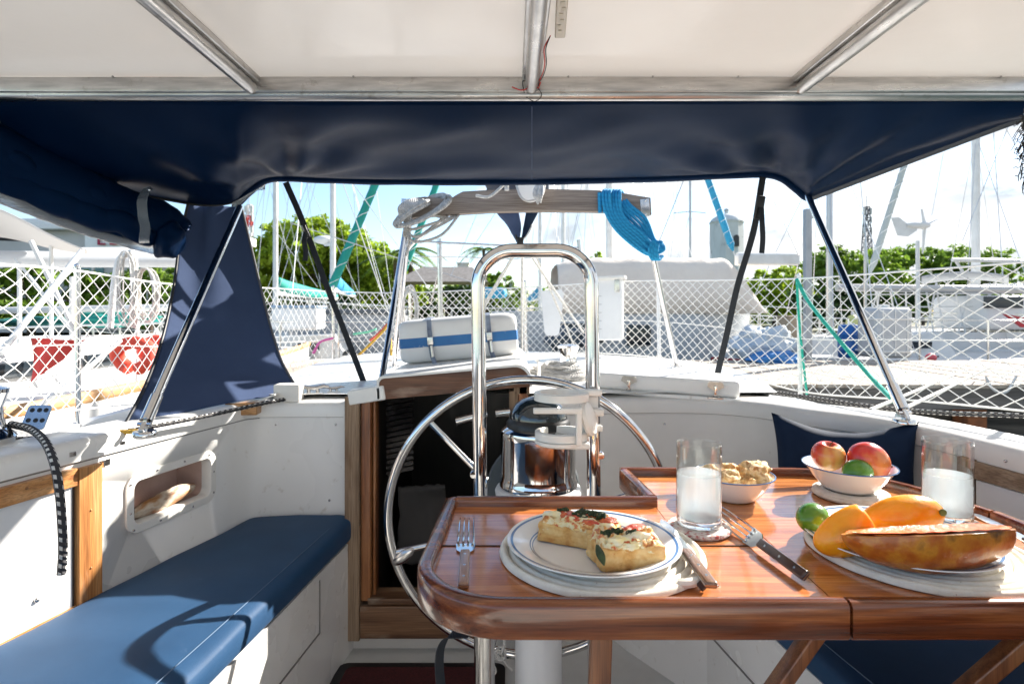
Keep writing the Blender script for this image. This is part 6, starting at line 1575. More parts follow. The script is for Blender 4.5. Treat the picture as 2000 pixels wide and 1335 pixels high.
mb = MB(); mb.tube(nline(-.012, DZ - .14), .012, 6, ell=(.5, 1.6)); mb.build('hull_stripe', hull_g, nb)
mb = MB(); mb.grid(lambda u, v: (-3.1 - 1.6 * v, 2.4 + 3.6 * u, DZ + (.28 if .04 < v < .96 and .03 < u < .97 else 0)), 24, 20); cb = mb.build('cabin', deck_w, nb, auto=30)
for k in range(4):
    mb = MB(); mb.box((-3.11, 2.9 + .8 * k, DZ + .15), (.03, .42, .10), None, .01); mb.build('window', dark_glass, cb)
def RT(*a_):
    mb = MB(); mb.tube(*a_); mb.build('rail_tube', mast_w, nb)
for (px, yt, yb, d) in [(152, 520, 800, 3.6), (140, 540, 690, 4.3), (268, 600, 760, 4.2), (100, 480, 660, 4.6), (38, 520, 690, 4.4), (305, 640, 740, 4.4)]: RT([W(px, yb, d), W(px, yt, d)], .014, 8)
RT(curve([W(215, 640, 4.0), W(222, 560, 4.0), W(232, 510, 4.0), W(246, 498, 4.0), W(262, 505, 4.0), W(262, 640, 4.0)], 6), .020, 10)
RT([W(0, 690, 3.0), W(160, 490, 3.6)], .016, 8); RT(curve([W(82, 822, 2.75), W(86, 790, 2.75), W(140, 745, 2.9), W(235, 665, 3.3)], 6), .012, 8)
RT([W(60, 470, 3.8), W(155, 665, 3.9)], .015, 8); RT([W(30, 505, 4.2), W(152, 660, 4.2)], .010, 8)
RT([W(0, 660, 3.2), W(250, 655, 4.2), W(330, 650, 4.9)], .006, 6); RT([W(0, 640, 5), W(330, 630, 5)], .010, 6); RT([W(0, 606, 6), W(340, 600, 6)], .035, 8)
mb = MB(); mb.tube([W(-80, 505, 4.4), W(345, 508, 5.4)], .065, 16); mb.tube([W(100, 493, 4.8), W(345, 490, 5.6)], .04, 12); mb.build('boom', M('pale_boom', (.55, .57, .59), .35), nb)
mb = MB(); c_ = [W(-60, 395, 4.2), W(60, 430, 4.3), W(168, 488, 4.4), W(110, 486, 4.4), W(0, 468, 4.2), W(-60, 460, 4.1)]
mb.grid(lambda u, v: W(-80 + 250 * u, 392 + 95 * u ** 1.3 + (75 - 68 * u) * v, 4.2 + .5 * v) + Vector((0, 0, .02 * math.sin(u * 6))), 20, 8); mb.build('awning', M('white_awning', (.66, .64, .62), .8, translucent=.3), nb, solid=.006)
mb = MB(); mb.tube([W(-80, 462, 4.75), W(80, 468, 4.75)], .02, 8); mb.build('awning_bar', black_pl, nb)
# teal jerry / clutter lumps on the neighbour deck
def coilh(px, py, d, w, h, n, mat, label, seed):
    mb = MB(); random.seed(seed)
    for i in range(n):
        a = random.uniform(.8, 1.15); b = random.uniform(.85, 1.1); ph = random.uniform(0, 6); c_ = W(px, py, d)
        mb.tube([c_ + Vector((w * a * math.cos(g / 18 * 6.283), .03 * math.sin(g / 18 * 6.283 + ph), h * b * math.sin(g / 18 * 6.283) - h * (b - 1))) for g in range(18)], .0048, 6, closed=True)
    tag(mb.build('rope_coil', mat), label, 'rope', 'rope coils hung on the neighbouring yacht')
coilh(248, 560, 3.95, .055, .24, 7, rope_w, 'long pale rope coil hanging on the neighbouring yacht, left of a fuller coil', 1)
coilh(286, 572, 4.0, .075, .17, 9, rope_w, 'full pale rope coil hanging on the neighbouring yacht beside the navy curtain', 2)
mb = MB(); mb.grid(lambda u, v: W(60 + 102 * u - 6 * v, 660 + 4 * u + (100 * (1 - u) + 2) * v, 3.3) + Vector((0, .03 * math.sin(u * 7 + v * 3), 0)), 14, 14)
tag(mb.build('pennant', M('faded_red_cloth', (.62, .10, .085), .8, translucent=.4), solid=.002), 'faded red triangular cloth on the neighbouring yacht seen through the net', 'pennant')
def horseshoe(px, d, label, dz=0):
    mb = MB(); c_ = W(px, 695, d); pts = [c_ + Vector((.105 * math.cos(R(a)), .02 * math.sin(R(a) * 2), .085 * math.sin(R(a)) + dz)) for a in range(-70, 251, 20)]
    mb.tube(pts, .045, 12, ell=(1, .9)); tag(mb.build('lifebuoy', M('buoy_red_' + ('a' if dz == 0 else 'b'), (.72, .08, .045), .6)), label, 'lifebuoy', 'red lifebuoys on the neighbouring yacht')
horseshoe(262, 3.7, 'red horseshoe lifebuoy hung on the neighbouring yacht, the nearer one')
horseshoe(312, 3.95, 'red horseshoe lifebuoy partly hidden behind the navy curtain', .02)

# ---- things on and beyond the dock
def solid_thing(nm, label, cat, px, py, d, size, mat, rz=0, bev=.03, lid=None, grp=None):
    c_ = W(px, py, d); t = thing(nm, label, cat, (c_.x, c_.y, c_.z - size[2] / 2), rz, grp)
    mb = MB(); mb.box((0, 0, size[2] / 2), size, None, bev); mb.build('body', mat, t, local=True)
    if lid:
        mb = MB(); mb.box((0, 0, size[2] + .015), (size[0] * 1.04, size[1] * 1.04, .035), None, .012); mb.build('lid', lid, t, local=True)
    return t
t = thing('water_tank', 'translucent white plastic tank standing on the dock edge', 'tank', (W(1727, 0, 7.4).x, 7.4, -.6))
mb = MB(); mb.box((0, 0, .33), (.46, .42, .62), None, .07); mb.build('body', M('milky_plastic', (.60, .62, .64), .4, var=(.52, .54, .56), vscale=6, translucent=.3), t, local=True)
mb = MB()
for a in (-.15, 0, .15): mb.box((a, -.216, .33), (.012, .012, .56), None, .004)
mb.box((0, 0, .10), (.48, .44, .02), None, .006); mb.box((0, 0, .50), (.48, .44, .02), None, .006); mb.build('cage', white_pl, t, local=True)
mb = MB(); mb.lathe([(.06, .64), (.06, .68), (0, .685)], (0, 0, 0), 16); mb.build('cap', white_pl, t, local=True)
t = thing('barrel', 'blue plastic barrel standing beyond the dock beside the tank', 'barrel', (W(1657, 0, 7.8).x, 7.8, -.62))
mb = MB(); mb.lathe([(0, 0), (.11, 0), (.125, .02), (.13, .10), (.136, .11), (.13, .12), (.13, .30), (.136, .31), (.13, .32), (.12, .42), (.10, .44), (0, .44)], (0, 0, 0), 28); mb.build('body', M('blue_plastic', (.02, .12, .38), .35), t, local=True)
mb = MB(); mb.lathe([(.03, .44), (.03, .46), (0, .46)], (.05, 0, 0), 10); mb.build('bung', white_pl, t, local=True)
t = thing('buoy', 'pale yellow buoy on the boat beyond the dock, above the blue barrel', 'buoy', W(1665, 645, 8.2)); mb = MB(); mb.ellipsoid((0, 0, .1), (.085, .085, .12), None, 16, 12); mb.build('float', M('pale_yellow', (.62, .62, .22), .5), t, local=True); mb = MB(); mb.tube([(0, 0, .21), (0, 0, .26)], .02, 8); mb.build('eye', white_pl, t, local=True)
t = thing('fender', 'small round red fender lying beyond the dock', 'fender', W(1818, 706, 7.6)); mb = MB(); mb.ellipsoid((0, 0, .05), (.07, .06, .06), None, 16, 12); mb.build('float', M('pink_red', (.62, .10, .12), .5), t, local=True); mb = MB(); mb.tube([(.06, 0, .06), (.10, 0, .07)], .012, 8); mb.build('eye', black_pl, t, local=True)
# tarpaulin heap
def heap(px, py, d, dims, mats, label, seed, nm='tarpaulin'):
    c_ = W(px, py, d); mb = MB(); sd = Vector((seed, 0, 0))
    mb.ellipsoid(c_, dims, None, 50, 30, lambda u, v: v * (1 + .35 * N3(u * 1.6 + sd) + .16 * N3(u * 4.5 + sd) + .06 * N3(u * 11 + sd)))
    tag(mb.build(nm, mats, auto=25), label, 'tarpaulin', 'tarpaulins heaped beyond the dock')
heap(1492, 672, 7.3, (.36, .3, .24), M('pale_tarp', (.40, .48, .55), .6, var=(.52, .56, .60), vscale=8), 'pale grey blue tarpaulin heap on the dock right of the strap', 2)
heap(1515, 700, 7.0, (.30, .25, .09), M('blue_tarp', (.03, .16, .42), .5, var=(.06, .24, .52), vscale=8), 'bright blue tarpaulin crumpled under the pale tarpaulin heap', 5)
heap(1110, 660, 8.0, (.30, .3, .16), M('dark_tarp', (.04, .06, .08), .6, var=(.07, .10, .13), vscale=8), 'dark tarpaulin heap behind the right leg of the hoop', 9)
heap(150, 700, 4.6, (.16, .12, .06), M('blue_cloth', (.03, .15, .36), .8, var=(.05, .2, .45), vscale=10), 'blue cloth bundle on the neighbouring yacht beside the red cloth', 14)
heap(225, 622, 6.2, (.42, .2, .09), M('teal_cloth', (.012, .22, .19), .8, var=(.02, .3, .26), vscale=6), 'teal cloth bundle on the far side of the neighbouring yacht under the rope coils', 15)
heap(90, 628, 6.6, (.5, .2, .06), M('dark_green_cloth', (.01, .10, .09), .8, var=(.02, .16, .14), vscale=6), 'dark green cloth bundle on the far side of the neighbouring yacht, leftmost', 16)
solid_thing('crate', 'tan crate beyond the dock between the tarpaulin and the net post', 'crate', 1548, 645, 8.0, (.26, .3, .34), M('tan_crate', (.48, .36, .25), .7, var=(.4, .3, .2), vscale=6), R(8), .01, M('tan_lid', (.38, .28, .19), .7))
solid_thing('boat_box', 'white deck box with a blue grey lid behind the net at the left', 'deck box', 585, 622, 8.2, (.60, .5, .30), white_pt, R(4), .04, M('blue_grey_lid', (.26, .36, .48), .5))
solid_thing('boat_cover', 'turquoise cloth cover behind the left leg of the hoop', 'boat cover', 958, 572, 5.6, (.30, .25, .10), cyan_c, R(-6), .045)
t = thing('shed', 'long low grey shed standing on the quay behind the net', 'shed', (W(680, 0, 9.6).x, 9.8, -.65))
mb = MB(); mb.box((0, 0, .27), (1.75, .8, .66), None, .01); mb.build('wall', M('grey_wall', (.34, .35, .36), .7, var=(.29, .30, .31), vscale=3, dirt=(.2, .19, .18), dscale=3), t, local=True)
mb = MB(); mb.box((0, 0, .64), (1.86, .9, .07), None, .01); mb.build('roof', M('dark_roof', (.10, .11, .12), .7), t, local=True)
for k in (-.45, .35):
    mb = MB(); mb.box((k, -.405, .30), (.26, .02, .30), None, .005); mb.build('door', hull_g, t, local=True)
# grey post at the right
t = thing('dock_post', 'tall square grey post behind the right steel strut', 'post', (W(1577, 0, 7.25).x, 7.25, WZ))
mb = MB(); tz = W(0, 408, 7.25).z; mb.box((0, 0, (tz - WZ) / 2), (.078, .078, tz - WZ), None, .006); mb.build('pole', M('galvanised', (.42, .43, .44), .5, .5, var=(.34, .35, .36), vscale=5), t, local=True)
mb = MB(); mb.box((.05, 0, tz - WZ - .1), (.05, .05, .04), None, .01); mb.build('bracket', steel, t, local=True)
mb = MB(); a = W(1690, 560, 9); mb.tube([(a.x, 9, WZ), (a.x, 9, W(0, 470, 9).z)], .022, 8); tag(mb.build('pole', mast_g), 'thin metal pole standing between the steel strut and the slanting spar', 'pole')
# wind generator
wg = thing('wind_generator', 'white wind generator with a tail fin on a pole, right', 'wind turbine', (W(1794, 0, 9).x, 9, -.2))
def g9(x, y, d=9): return W(x, y, d)
mb = MB(); mb.tube([(W(1794, 0, 9).x, 9, -.2), g9(1792, 470)], .028, 10); mb.build('pole', mast_w, wg)
mb = MB(); mb.tube([g9(1770, 440), g9(1785, 440), g9(1805, 440), g9(1815, 440)], [.03, .05, .06, .03], 12); mb.build('generator_body', mast_w, wg)
mb = MB(); mb.prism([((x - 1780) / F * 9, (440 - y) / F * 9) for x, y in [(1790, 450), (1772, 462), (1752, 460), (1740, 425), (1755, 424), (1772, 438), (1790, 436)]][::-1], .012, Matrix.Translation(g9(1780, 440)) @ Matrix.Rotation(R(90), 4, 'X')); mb.build('tail_fin', mast_w, wg, smooth=False)
hubp = g9(1806, 440)
for (x, y) in ((1832, 428), (1800, 408), (1802, 495)):
    mb = MB(); mb.tube([hubp, g9(x, y)], [.022, .010], 6, ell=(1.4, .5)); mb.build('blade', mast_w, wg)
# boat superstructure at the right: frames, tubes, awning
fb_ = thing('workboat', 'white boat with tube frames and a pale awning beyond the dock, right', 'boat', W(1890, 700, 9.4))
mb = MB(); mb.grid(lambda u, v: W(1800 + 170 * u, 540 + 14 * v - 9 * math.sin(u * 3), 9.4 + .9 * v), 20, 6); mb.build('awning', M('awning_white', (.62, .64, .66), .7, translucent=.3), fb_, solid=.02)
mb = MB(); random.seed(8)
for i in range(16):
    x = 1690 + i * 20 + random.uniform(-6, 6); mb.tube([W(x, 660, 9.4), W(x + random.uniform(-35, 35), 552, 9.5)], .014, 6)
for y in (575, 600, 622, 640): mb.tube([W(1690, y, 9.4), W(2100, y - 4, 9.4)], .012, 6)
mb.tube([W(1860, 507, 9), W(2100, 512, 9)], .03, 8); mb.tube([W(1866, 508, 9), W(1880, 530, 9)], .02, 6)
mb.build('tube_frame', mast_w, fb_)
mb = MB(); mb.grid(lambda u, v: (W(1690, 0, 9.4).x + 4.2 * u, 9.35 + .4 * (1 - v) * .5, W(0, 712, 9.4).z + .52 * v), 12, 4); mb.grid(lambda u, v: (W(1690, 0, 9.4).x + 4.2 * u, 9.35 + 1.8 * v, W(0, 712, 9.4).z + .52), 12, 4); mb.build('hull', hull_w, fb_)
mb = MB(); mb.box(W(1950, 610, 9.8), (1.6, 1.0, .55), Matrix.Rotation(R(8), 3, 'Z'), .12); cbw = mb.build('cabin', deck_w, fb_)
mb = MB(); mb.box(W(1960, 590, 9.22), (.7, .03, .18), Matrix.Rotation(R(8), 3, 'Z'), .02); mb.build('window', dark_glass, cbw)
for x in (1800, 1905, 1960):
    mb = MB(); mb.box(W(x, 697, 9.3), (.28 if x != 1905 else .16, .02, .09), Matrix.Rotation(R(4), 3, 'Y')); mb.build('red_flash', red_p, fb_)
mb = MB(); c_ = W(1985, 628, 8.9); mb.prism([(-.22, .12), (.35, .02), (.35, -.12), (.05, -.08)], .03, Matrix.Translation(c_) @ Matrix.Rotation(R(90), 4, 'X')); mb.build('red_flash', red_p, fb_, smooth=False)
# light mooring lines over the dark gap at the right
mb = MB(); mb.tube([W(1700, 800, 1.7), W(1920, 708, 5.2)], .006, 6); mb.tube([W(1760, 800, 1.7), W(1940, 715, 5.2)], .006, 6); mb.tube(curve([W(1925, 735, 4.75), W(1940, 760, 4.7), W(1965, 765, 4.7), W(1985, 735, 4.75)], 6), .010, 6)
tag(mb.build('mooring_lines', rope_w), 'pale mooring lines running from the right coaming to the dock', 'mooring line')
# ================================================================== buildings and towers far off
bw = M('stucco', (.62, .60, .57), .9, var=(.54, .52, .49), vscale=.4)
t = thing('marina_building', 'white marina building with red lettering behind the left boats', 'building', (-24, 31, -1)); 
mb = MB(); mb.box((0, 0, 2.4), (17, 7, 4.8)); mb.build('wall', bw, t, local=True, smooth=False)
mb = MB(); mb.box((0, -.1, 5.0), (17.8, 7.8, .5), None, .05); mb.build('roof', white_pt, t, local=True)
for k in range(6):
    mb = MB(); mb.box((-6.6 + 2.7 * k, -3.52, 3.0), (1.5, .08, 1.1)); wn = mb.build('window', M('teal_glass', (.10, .22, .24), .1) if k == 0 else bpy.data.materials['teal_glass'], t, local=True, smooth=False)
    mb = MB(); mb.box((-6.6 + 2.7 * k, -3.55, 2.42), (1.7, .12, .08)); mb.build('sill', white_pt, wn, local=True, smooth=False)
sg = thing('sign', 'white sign board with dark red letters above the left boats', 'sign', W(228, 470, 26))
mb = MB(); cs_ = W(232, 466, 26); mb.box(cs_, (2.9, .15, .95), None, .02); mb.build('board', white_pt, sg)
cu = bpy.data.curves.new('lettering', 'FONT'); cu.body = 'EL'; cu.size = .85; cu.extrude = .03; cu.space_character = 1.25
to_ = bpy.data.objects.new('lettering', cu); col.objects.link(to_); bpy.context.view_layer.update()
me_ = bpy.data.meshes.new_from_object(to_.evaluated_get(bpy.context.evaluated_depsgraph_get())); bpy.data.objects.remove(to_)
lo = bpy.data.objects.new('lettering', me_); col.objects.link(lo); me_.materials.clear(); me_.materials.append(M('dark_red_letters', (.34, .02, .06), .5)); lo.parent = sg; lo.location = W(188, 478, 25.85) - sg.location; lo.rotation_euler = (R(90), 0, 0)
mb = MB(); mb.tube([cs_ + Vector((-1.2, .1, -.4)), (cs_.x - 1.2, 26.1, -1)], .06, 8); mb.tube([cs_ + Vector((1.2, .1, -.4)), (cs_.x + 1.2, 26.1, -1)], .06, 8); mb.build('post', mast_g, sg)
# water tower
wtw = thing('water_tower', 'pale concrete water tower with a low dome and a small cupola', 'water tower', (W(1419, 0, 110).x, 110, -1))
wm = M('weathered_concrete', (.62, .65, .66), .9, var=(.50, .53, .54), vscale=.5, stretch=(1, 1, .3), dirt=(.2, .21, .22), dscale=.8)
zt = W(0, 436, 110).z + 1
mb = MB(); mb.lathe([(3.0, 0), (3.0, zt), (3.15, zt), (3.15, zt + .25), (2.9, zt + .3)], (0, 0, 0), 8, Matrix.Rotation(R(22), 3, 'Z')); mb.build('shaft', wm, wtw, local=True, auto=20)
mb = MB(); mb.lathe([(3.0, zt + .28), (2.6, zt + .9), (1.6, zt + 1.5), (.5, zt + 1.75), (0, zt + 1.8)], (0, 0, 0), 24); mb.build('dome', wm, wtw, local=True)
mb = MB(); mb.lathe([(.4, zt + 1.6), (.4, zt + 2.3), (.55, zt + 2.35), (.4, zt + 2.7), (0, zt + 2.9)], (0, 0, 0), 12); mb.build('cupola', wm, wtw, local=True)
mb = MB(); mb.prism([(-.5, 0), (.5, 0), (.5, 1.6)] + arc(0, 1.6, .5, 0, 180, 8) + [(-.5, 1.6)], .2, Matrix.Translation((.7, -2.85, zt - 4.6)) @ Matrix.Rotation(R(90), 4, 'X')); mb.build('window', dark_glass, wtw, local=True)
def lattice(px, yt, d, w, mats, label, seg=10, base=-1):
    t = thing('lattice_tower', label, 'radio tower', (W(px, 0, d).x, d, base)); H = W(0, yt, d).z - base
    groups = {}
    for i in range(seg):
        z0, z1 = H * i / seg, H * (i + 1) / seg; w0 = w * (1 - .7 * i / seg); w1 = w * (1 - .7 * (i + 1) / seg); mb = MB()
        C0 = [Vector((a * w0 / 2, b * w0 / 2, z0)) for a, b in ((-1, -1), (1, -1), (1, 1), (-1, 1))]; C1 = [Vector((a * w1 / 2, b * w1 / 2, z1)) for a, b in ((-1, -1), (1, -1), (1, 1), (-1, 1))]
        for k in range(4):
            mb.tube([C0[k], C1[k]], .13, 4); mb.tube([C0[k], C1[(k + 1) % 4]], .08, 4); mb.tube([C0[(k + 1) % 4], C1[k]], .08, 4); mb.tube([C1[k], C1[(k + 1) % 4]], .08, 4)
        mb.build('lattice_section', mats[i % len(mats)], t, local=True)
    mb = MB(); mb.tube([(0, 0, H), (0, 0, H * 1.10)], .10, 6)
    mb.build('antenna', mast_g, t, local=True)
    for zz in (.78, .88, .96):
        for a in (-1, 1): 
            mb = MB(); mb.box((a * w * .30, -.3, H * zz), (.35, .3, 1.4), None, .05); mb.build('antenna_panel', mast_w, t, local=True)
    return t
lattice(1693, 404, 130, 2.6, [M('tower_steel', (.16, .17, .19), .6, .5)], 'thin dark lattice radio tower far off at the right')
lattice(487, 400, 120, 2.4, [M('tower_red', (.5, .06, .05), .6), M('tower_white', (.7, .7, .7), .6)], 'red and white lattice tower far off beside the navy curtain')
# thatched shelter and distant blocks
t = thing('thatched_hut', 'long grey thatched roof shelter under the palms', 'hut', (W(868, 0, 34).x, 34, -1))
th_m = M('thatch', (.20, .18, .165), .95, var=(.29, .27, .25), vscale=6, stretch=(1, 1, .2), bump=.6, bscale=30)
mb = MB(); zr = W(0, 521, 34).z + 1; ze = W(0, 553, 34).z + 1
mb.add([(-2.6, -2, ze), (2.6, -2, ze), (1.6, 0, zr), (-1.3, 0, zr), (-2.6, 2, ze), (2.6, 2, ze)], [(0, 1, 2, 3), (4, 3, 2, 5), (0, 3, 4), (1, 5, 2), (0, 4, 5, 1)]); mb.build('roof', th_m, t, local=True, smooth=False)
for x in (-2.1, 0, 2.1):
    mb = MB(); mb.tube([(x, -1.8, 0), (x, -1.8, ze)], .09, 8); mb.build('post', dock_dark, t, local=True)
for (px, yt, w, label) in ((905, 516, 3.0, 'small pale block building on the horizon left of the hoop'), (1012, 470, 1.0, '')):
    if not label: continue
    t = thing('distant_building', label, 'building', (W(px, 0, 160).x, 160, -1)); mb = MB(); h_ = W(0, yt, 160).z + 1; mb.box((0, 0, h_ / 2), (w, 3, h_)); mb.build('wall', bw, t, local=True, smooth=False); mb = MB(); mb.box((0, 0, h_ + .2), (w * 1.1, 3.2, .4)); mb.build('roof', bw, t, local=True, smooth=False)

# ================================================================== trees
leafA = M('leaf_bright', (.24, .36, .022), .55, var=[(.36, .48, .035), (.15, .26, .018)], vscale=.9, contrast=(.35, .65), translucent=.5)
leafB = M('leaf_mid', (.14, .25, .026), .55, var=[(.22, .34, .035), (.08, .16, .018)], vscale=.9, contrast=(.35, .65), translucent=.42)
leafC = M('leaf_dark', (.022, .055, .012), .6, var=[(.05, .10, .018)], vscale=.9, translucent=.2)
bark = M('bark', (.12, .085, .06), .95, var=(.07, .05, .035), vscale=3, bump=.6, bscale=8)
def crown_mesh(name, mat, blobs, n, size, seed, par):
    """leaf cards gathered in clumps through the volume of several lobes"""
    rnd = random.Random(seed); vs = []; fs = []
    tot = sum(b[3] ** 2 for b in blobs)
    for (bx_, by_, bz_, br) in blobs:
        nb_ = int(n * br * br / tot); ncl = max(6, nb_ // 22)
        cl = []
        for _ in range(ncl):
            while True:
                d = Vector((rnd.gauss(0, 1), rnd.gauss(0, 1), rnd.gauss(0, 1))).normalized()
                if d.z > -.55: break
            rad = br * (.55 + .5 * rnd.random() ** .6) * (1 + .25 * noise.noise(d * 2 + Vector((bx_, 0, seed))))
            cl.append((Vector((bx_, by_, bz_)) + Vector((d.x * rad, d.y * rad, d.z * rad * .85)), d))
        for i in range(nb_):
            c_, d = cl[i % ncl]
            p = c_ + Vector((rnd.gauss(0, 1), rnd.gauss(0, 1), rnd.gauss(0, .6))) * br * .085
            nrm = (d * .7 + Vector((rnd.gauss(0, 1), rnd.gauss(0, 1), rnd.gauss(0, 1))) * .6 + Vector((0, 0, .3))).normalized()
            a = nrm.orthogonal().normalized(); a.rotate(Matrix.Rotation(rnd.random() * 6.28, 3, nrm)); b = nrm.cross(a)
            s = size * rnd.uniform(.6, 1.25); o = len(vs)
            vs += [p - a * s, p + b * s * .45 + nrm * s * .1, p + a * s, p - b * s * .45 + nrm * s * .1]; fs.append((o, o + 1, o + 2, o + 3))
    mb = MB(); mb.add(vs, fs); return mb.build(name, mat, par, local=True, smooth=False)
def tree(label, px, d, ytop, wpx, mat, n, size, seed, group='trees on the far shore', trunk_h=.35, lobes=9):
    x = W(px, 0, d).x; t = thing('tree', label, 'tree', (x, d, -1.0), 0, group)
    H = W(0, ytop, d).z + 1.0; wd = wpx / F * d; rnd = random.Random(seed)
    blobs = []
    for i in range(lobes):
        f = (i + .5) / lobes; xx = (f - .5) * wd * .78; hh = H * (.60 + .16 * math.sin(f * math.pi)) + rnd.uniform(-.08, .08) * H
        br = min(wd * .26, H * .30) * rnd.uniform(.75, 1.1)
        top_ = H * (.62 + .38 * math.sin(f * math.pi) ** .6) * rnd.uniform(.92, 1.0)
        blobs.append((xx, rnd.uniform(-.2, .2) * wd, top_ - br, br))
        blobs.append((xx + rnd.uniform(-.05, .05) * wd, rnd.uniform(-.2, .2) * wd, max(br * .8, top_ - br * 2.5), br * .95))
    mb = MB(); mb.tube([(0, 0, 0), (.1, 0, H * .2), (0, .1, H * .45)], [H * .045, H * .035, H * .022], 10)
    for i in range(6):
        b_ = blobs[rnd.randrange(len(blobs))]; mb.tube([(0, .05, H * .25 + i * .03 * H), (b_[0] * .5, b_[1] * .5, H * .45), (b_[0], b_[1], b_[2])], [H * .02, H * .013, H * .005], 6)
    mb.build('trunk', bark, t, local=True)
    crown_mesh('crown', mat, blobs, n, size, seed, t)
    return t
tree('big bright green tree with a broad crown behind the masts at the left', 632, 42, 416, 300, leafA, 34000, .26, 3, lobes=9)
tree('smaller green tree at the right foot of the big tree', 775, 40, 500, 110, leafA, 4500, .24, 4, lobes=4)
tree('dark green tree behind the net and red cloth at the far left', 60, 24, 492, 330, leafB, 7000, .17, 5, lobes=6)
tree('dark green tree between the rope coils and the navy curtain', 290, 26, 498, 280, leafB, 6500, .17, 6, lobes=6)
tree('low bushy tree under the hoop, right of the thatched shelter', 950, 55, 528, 170, leafB, 4500, .30, 7, lobes=5)
tree('small bush top showing above the tan tent', 1165, 60, 486, 60, leafA, 1800, .30, 8, lobes=3)
tree('bright tree between the tan tent and the grey post', 1512, 34, 512, 140, leafA, 7000, .17, 9, lobes=4)
tree('broad dark green tree behind the right steel strut', 1640, 44, 472, 240, leafB, 15000, .21, 10, lobes=6)
tree('green tree behind the wind generator', 1765, 48, 470, 140, leafB, 9000, .21, 11, lobes=4)
tree('green tree behind the broad mast at the right', 1900, 46, 462, 170, leafB, 11000, .20, 12, lobes=5)
tree('low green tree at the right edge behind the white awning', 1985, 30, 545, 220, leafA, 4000, .18, 13, lobes=5)
tree('dark green tree behind the tube frames of the right boats', 1800, 30, 560, 330, leafC, 6500, .18, 14, lobes=7)
tree('dark green tree behind the blue barrel and tank', 1610, 28, 556, 170, leafC, 4500, .18, 15, lobes=5)
tree('dark green tree below the big tree behind the grey shed', 600, 30, 556, 260, leafC, 5000, .2, 16, lobes=6)
tree('dark green tree behind the thatched shelter', 870, 50, 552, 190, leafC, 4000, .28, 17, lobes=5)
hd = MB()
wood_blobs = []
rnd = random.Random(2)
for i in range(70):
    x = -130 + 260 * i / 69; wood_blobs.append((x, 95 + rnd.uniform(-4, 4), rnd.uniform(.6, 1.8), rnd.uniform(2.4, 3.3)))
o = crown_mesh('distant_wood', leafB, wood_blobs, 16000, .5, 77, None) if False else None
vsM = MB()
def wood():
    rnd = random.Random(5); vs = []; fs = []
    for (bx_, by_, bz_, br) in wood_blobs:
        for i in range(230):
            d = Vector((rnd.gauss(0, 1), rnd.gauss(0, 1), rnd.gauss(0, 1))).normalized(); p = Vector((bx_, by_, bz_)) + d * br * rnd.uniform(.7, 1.05)
            a = Vector((rnd.gauss(0, 1), rnd.gauss(0, 1), rnd.gauss(0, 1))).normalized(); b = a.orthogonal().normalized(); s = rnd.uniform(.3, .6); o = len(vs)
            vs += [p - a * s, p + b * s * .6, p + a * s, p - b * s * .6]; fs.append((o, o + 1, o + 2, o + 3))
    mb = MB(); mb.add(vs, fs); return mb.build('distant_wood', leafB, smooth=False)
struct(wood(), 'stuff')
def palm(label, px, d, ytop, seed):
    x = W(px, 0, d).x; t = thing('palm_tree', label, 'palm tree', (x, d, -1), 0, 'palms on the shore'); H = W(0, ytop, d).z + 1; rnd = random.Random(seed)
    mb = MB(); mb.tube([(0, 0, 0), (.25, 0, H * .5), (.1, 0, H)], [.22, .16, .12], 8); mb.build('trunk', bark, t, local=True)
    for k in range(13):
        a = k * 2.4 + rnd.random(); L_ = rnd.uniform(1.9, 2.6); up = rnd.uniform(.1, .9); mb = MB(); P = []
        for j in range(12):
            f = j / 11; P.append(Vector((.1 + math.cos(a) * L_ * f, math.sin(a) * L_ * f, H + up * L_ * .6 * f - 1.0 * L_ * .75 * f * f)))
        mb.tube(P, [.03 * (1 - .8 * j / 11) for j in range(12)], 4)
        for j in range(1, 12):
            for s_ in (-1, 1):
                for e in range(2):
                    p = P[j].lerp(P[j - 1], e * .5); sd = Vector((-math.sin(a), math.cos(a), 0)) * s_; l = .50 * math.sin(math.pi * min(.95, .15 + .8 * j / 11)); tip = p + sd * l + Vector((math.cos(a) * .2, math.sin(a) * .2, -.45 * l)); w_ = Vector((math.cos(a), math.sin(a), 0)) * .05
                    mb.add([p - w_, p + w_, tip], [(0, 1, 2)])
        mb.build('frond', leafB if k % 3 else leafC, t, local=True, smooth=False)
    return t
palm('palm tree behind the rope draped left end of the crossbeam', 797, 38, 488, 1)
palm('palm tree just left of the hoop', 942, 48, 486, 2)
palm('low palm at the right side of the big tree', 768, 36, 505, 3)
# ================================================================== the person at the right edge
def skinned(name, verts, edges, radii, mat, parent, root=0, sub=2):
    me = bpy.data.meshes.new(name); me.from_pydata([Vector(v) for v in verts], edges, [])
    o = bpy.data.objects.new(name, me); col.objects.link(o)
    md = o.modifiers.new('skin', 'SKIN'); me.skin_vertices or bpy.context.view_layer.update()
    for i, r in enumerate(radii):
        sv = me.skin_vertices[0].data[i]; sv.radius = (r, r) if not isinstance(r, tuple) else r; sv.use_root = (i == root)
    md.use_smooth_shade = True
    s = o.modifiers.new('sub', 'SUBSURF'); s.levels = sub; s.render_levels = sub
    bpy.context.view_layer.update()
    nm = bpy.data.meshes.new_from_object(o.evaluated_get(bpy.context.evaluated_depsgraph_get()))
    bpy.data.objects.remove(o); nm.materials.clear(); nm.materials.append(mat)
    o2 = bpy.data.objects.new(name, nm); col.objects.link(o2); o2.parent = parent
    for p in nm.polygons: p.use_smooth = True
    return o2
skin_m = M('skin', (.42, .22, .15), .5, var=(.48, .26, .19), vscale=12, sss=.15)
hair_m = M('dark_curly_hair', (.012, .009, .010), .45)
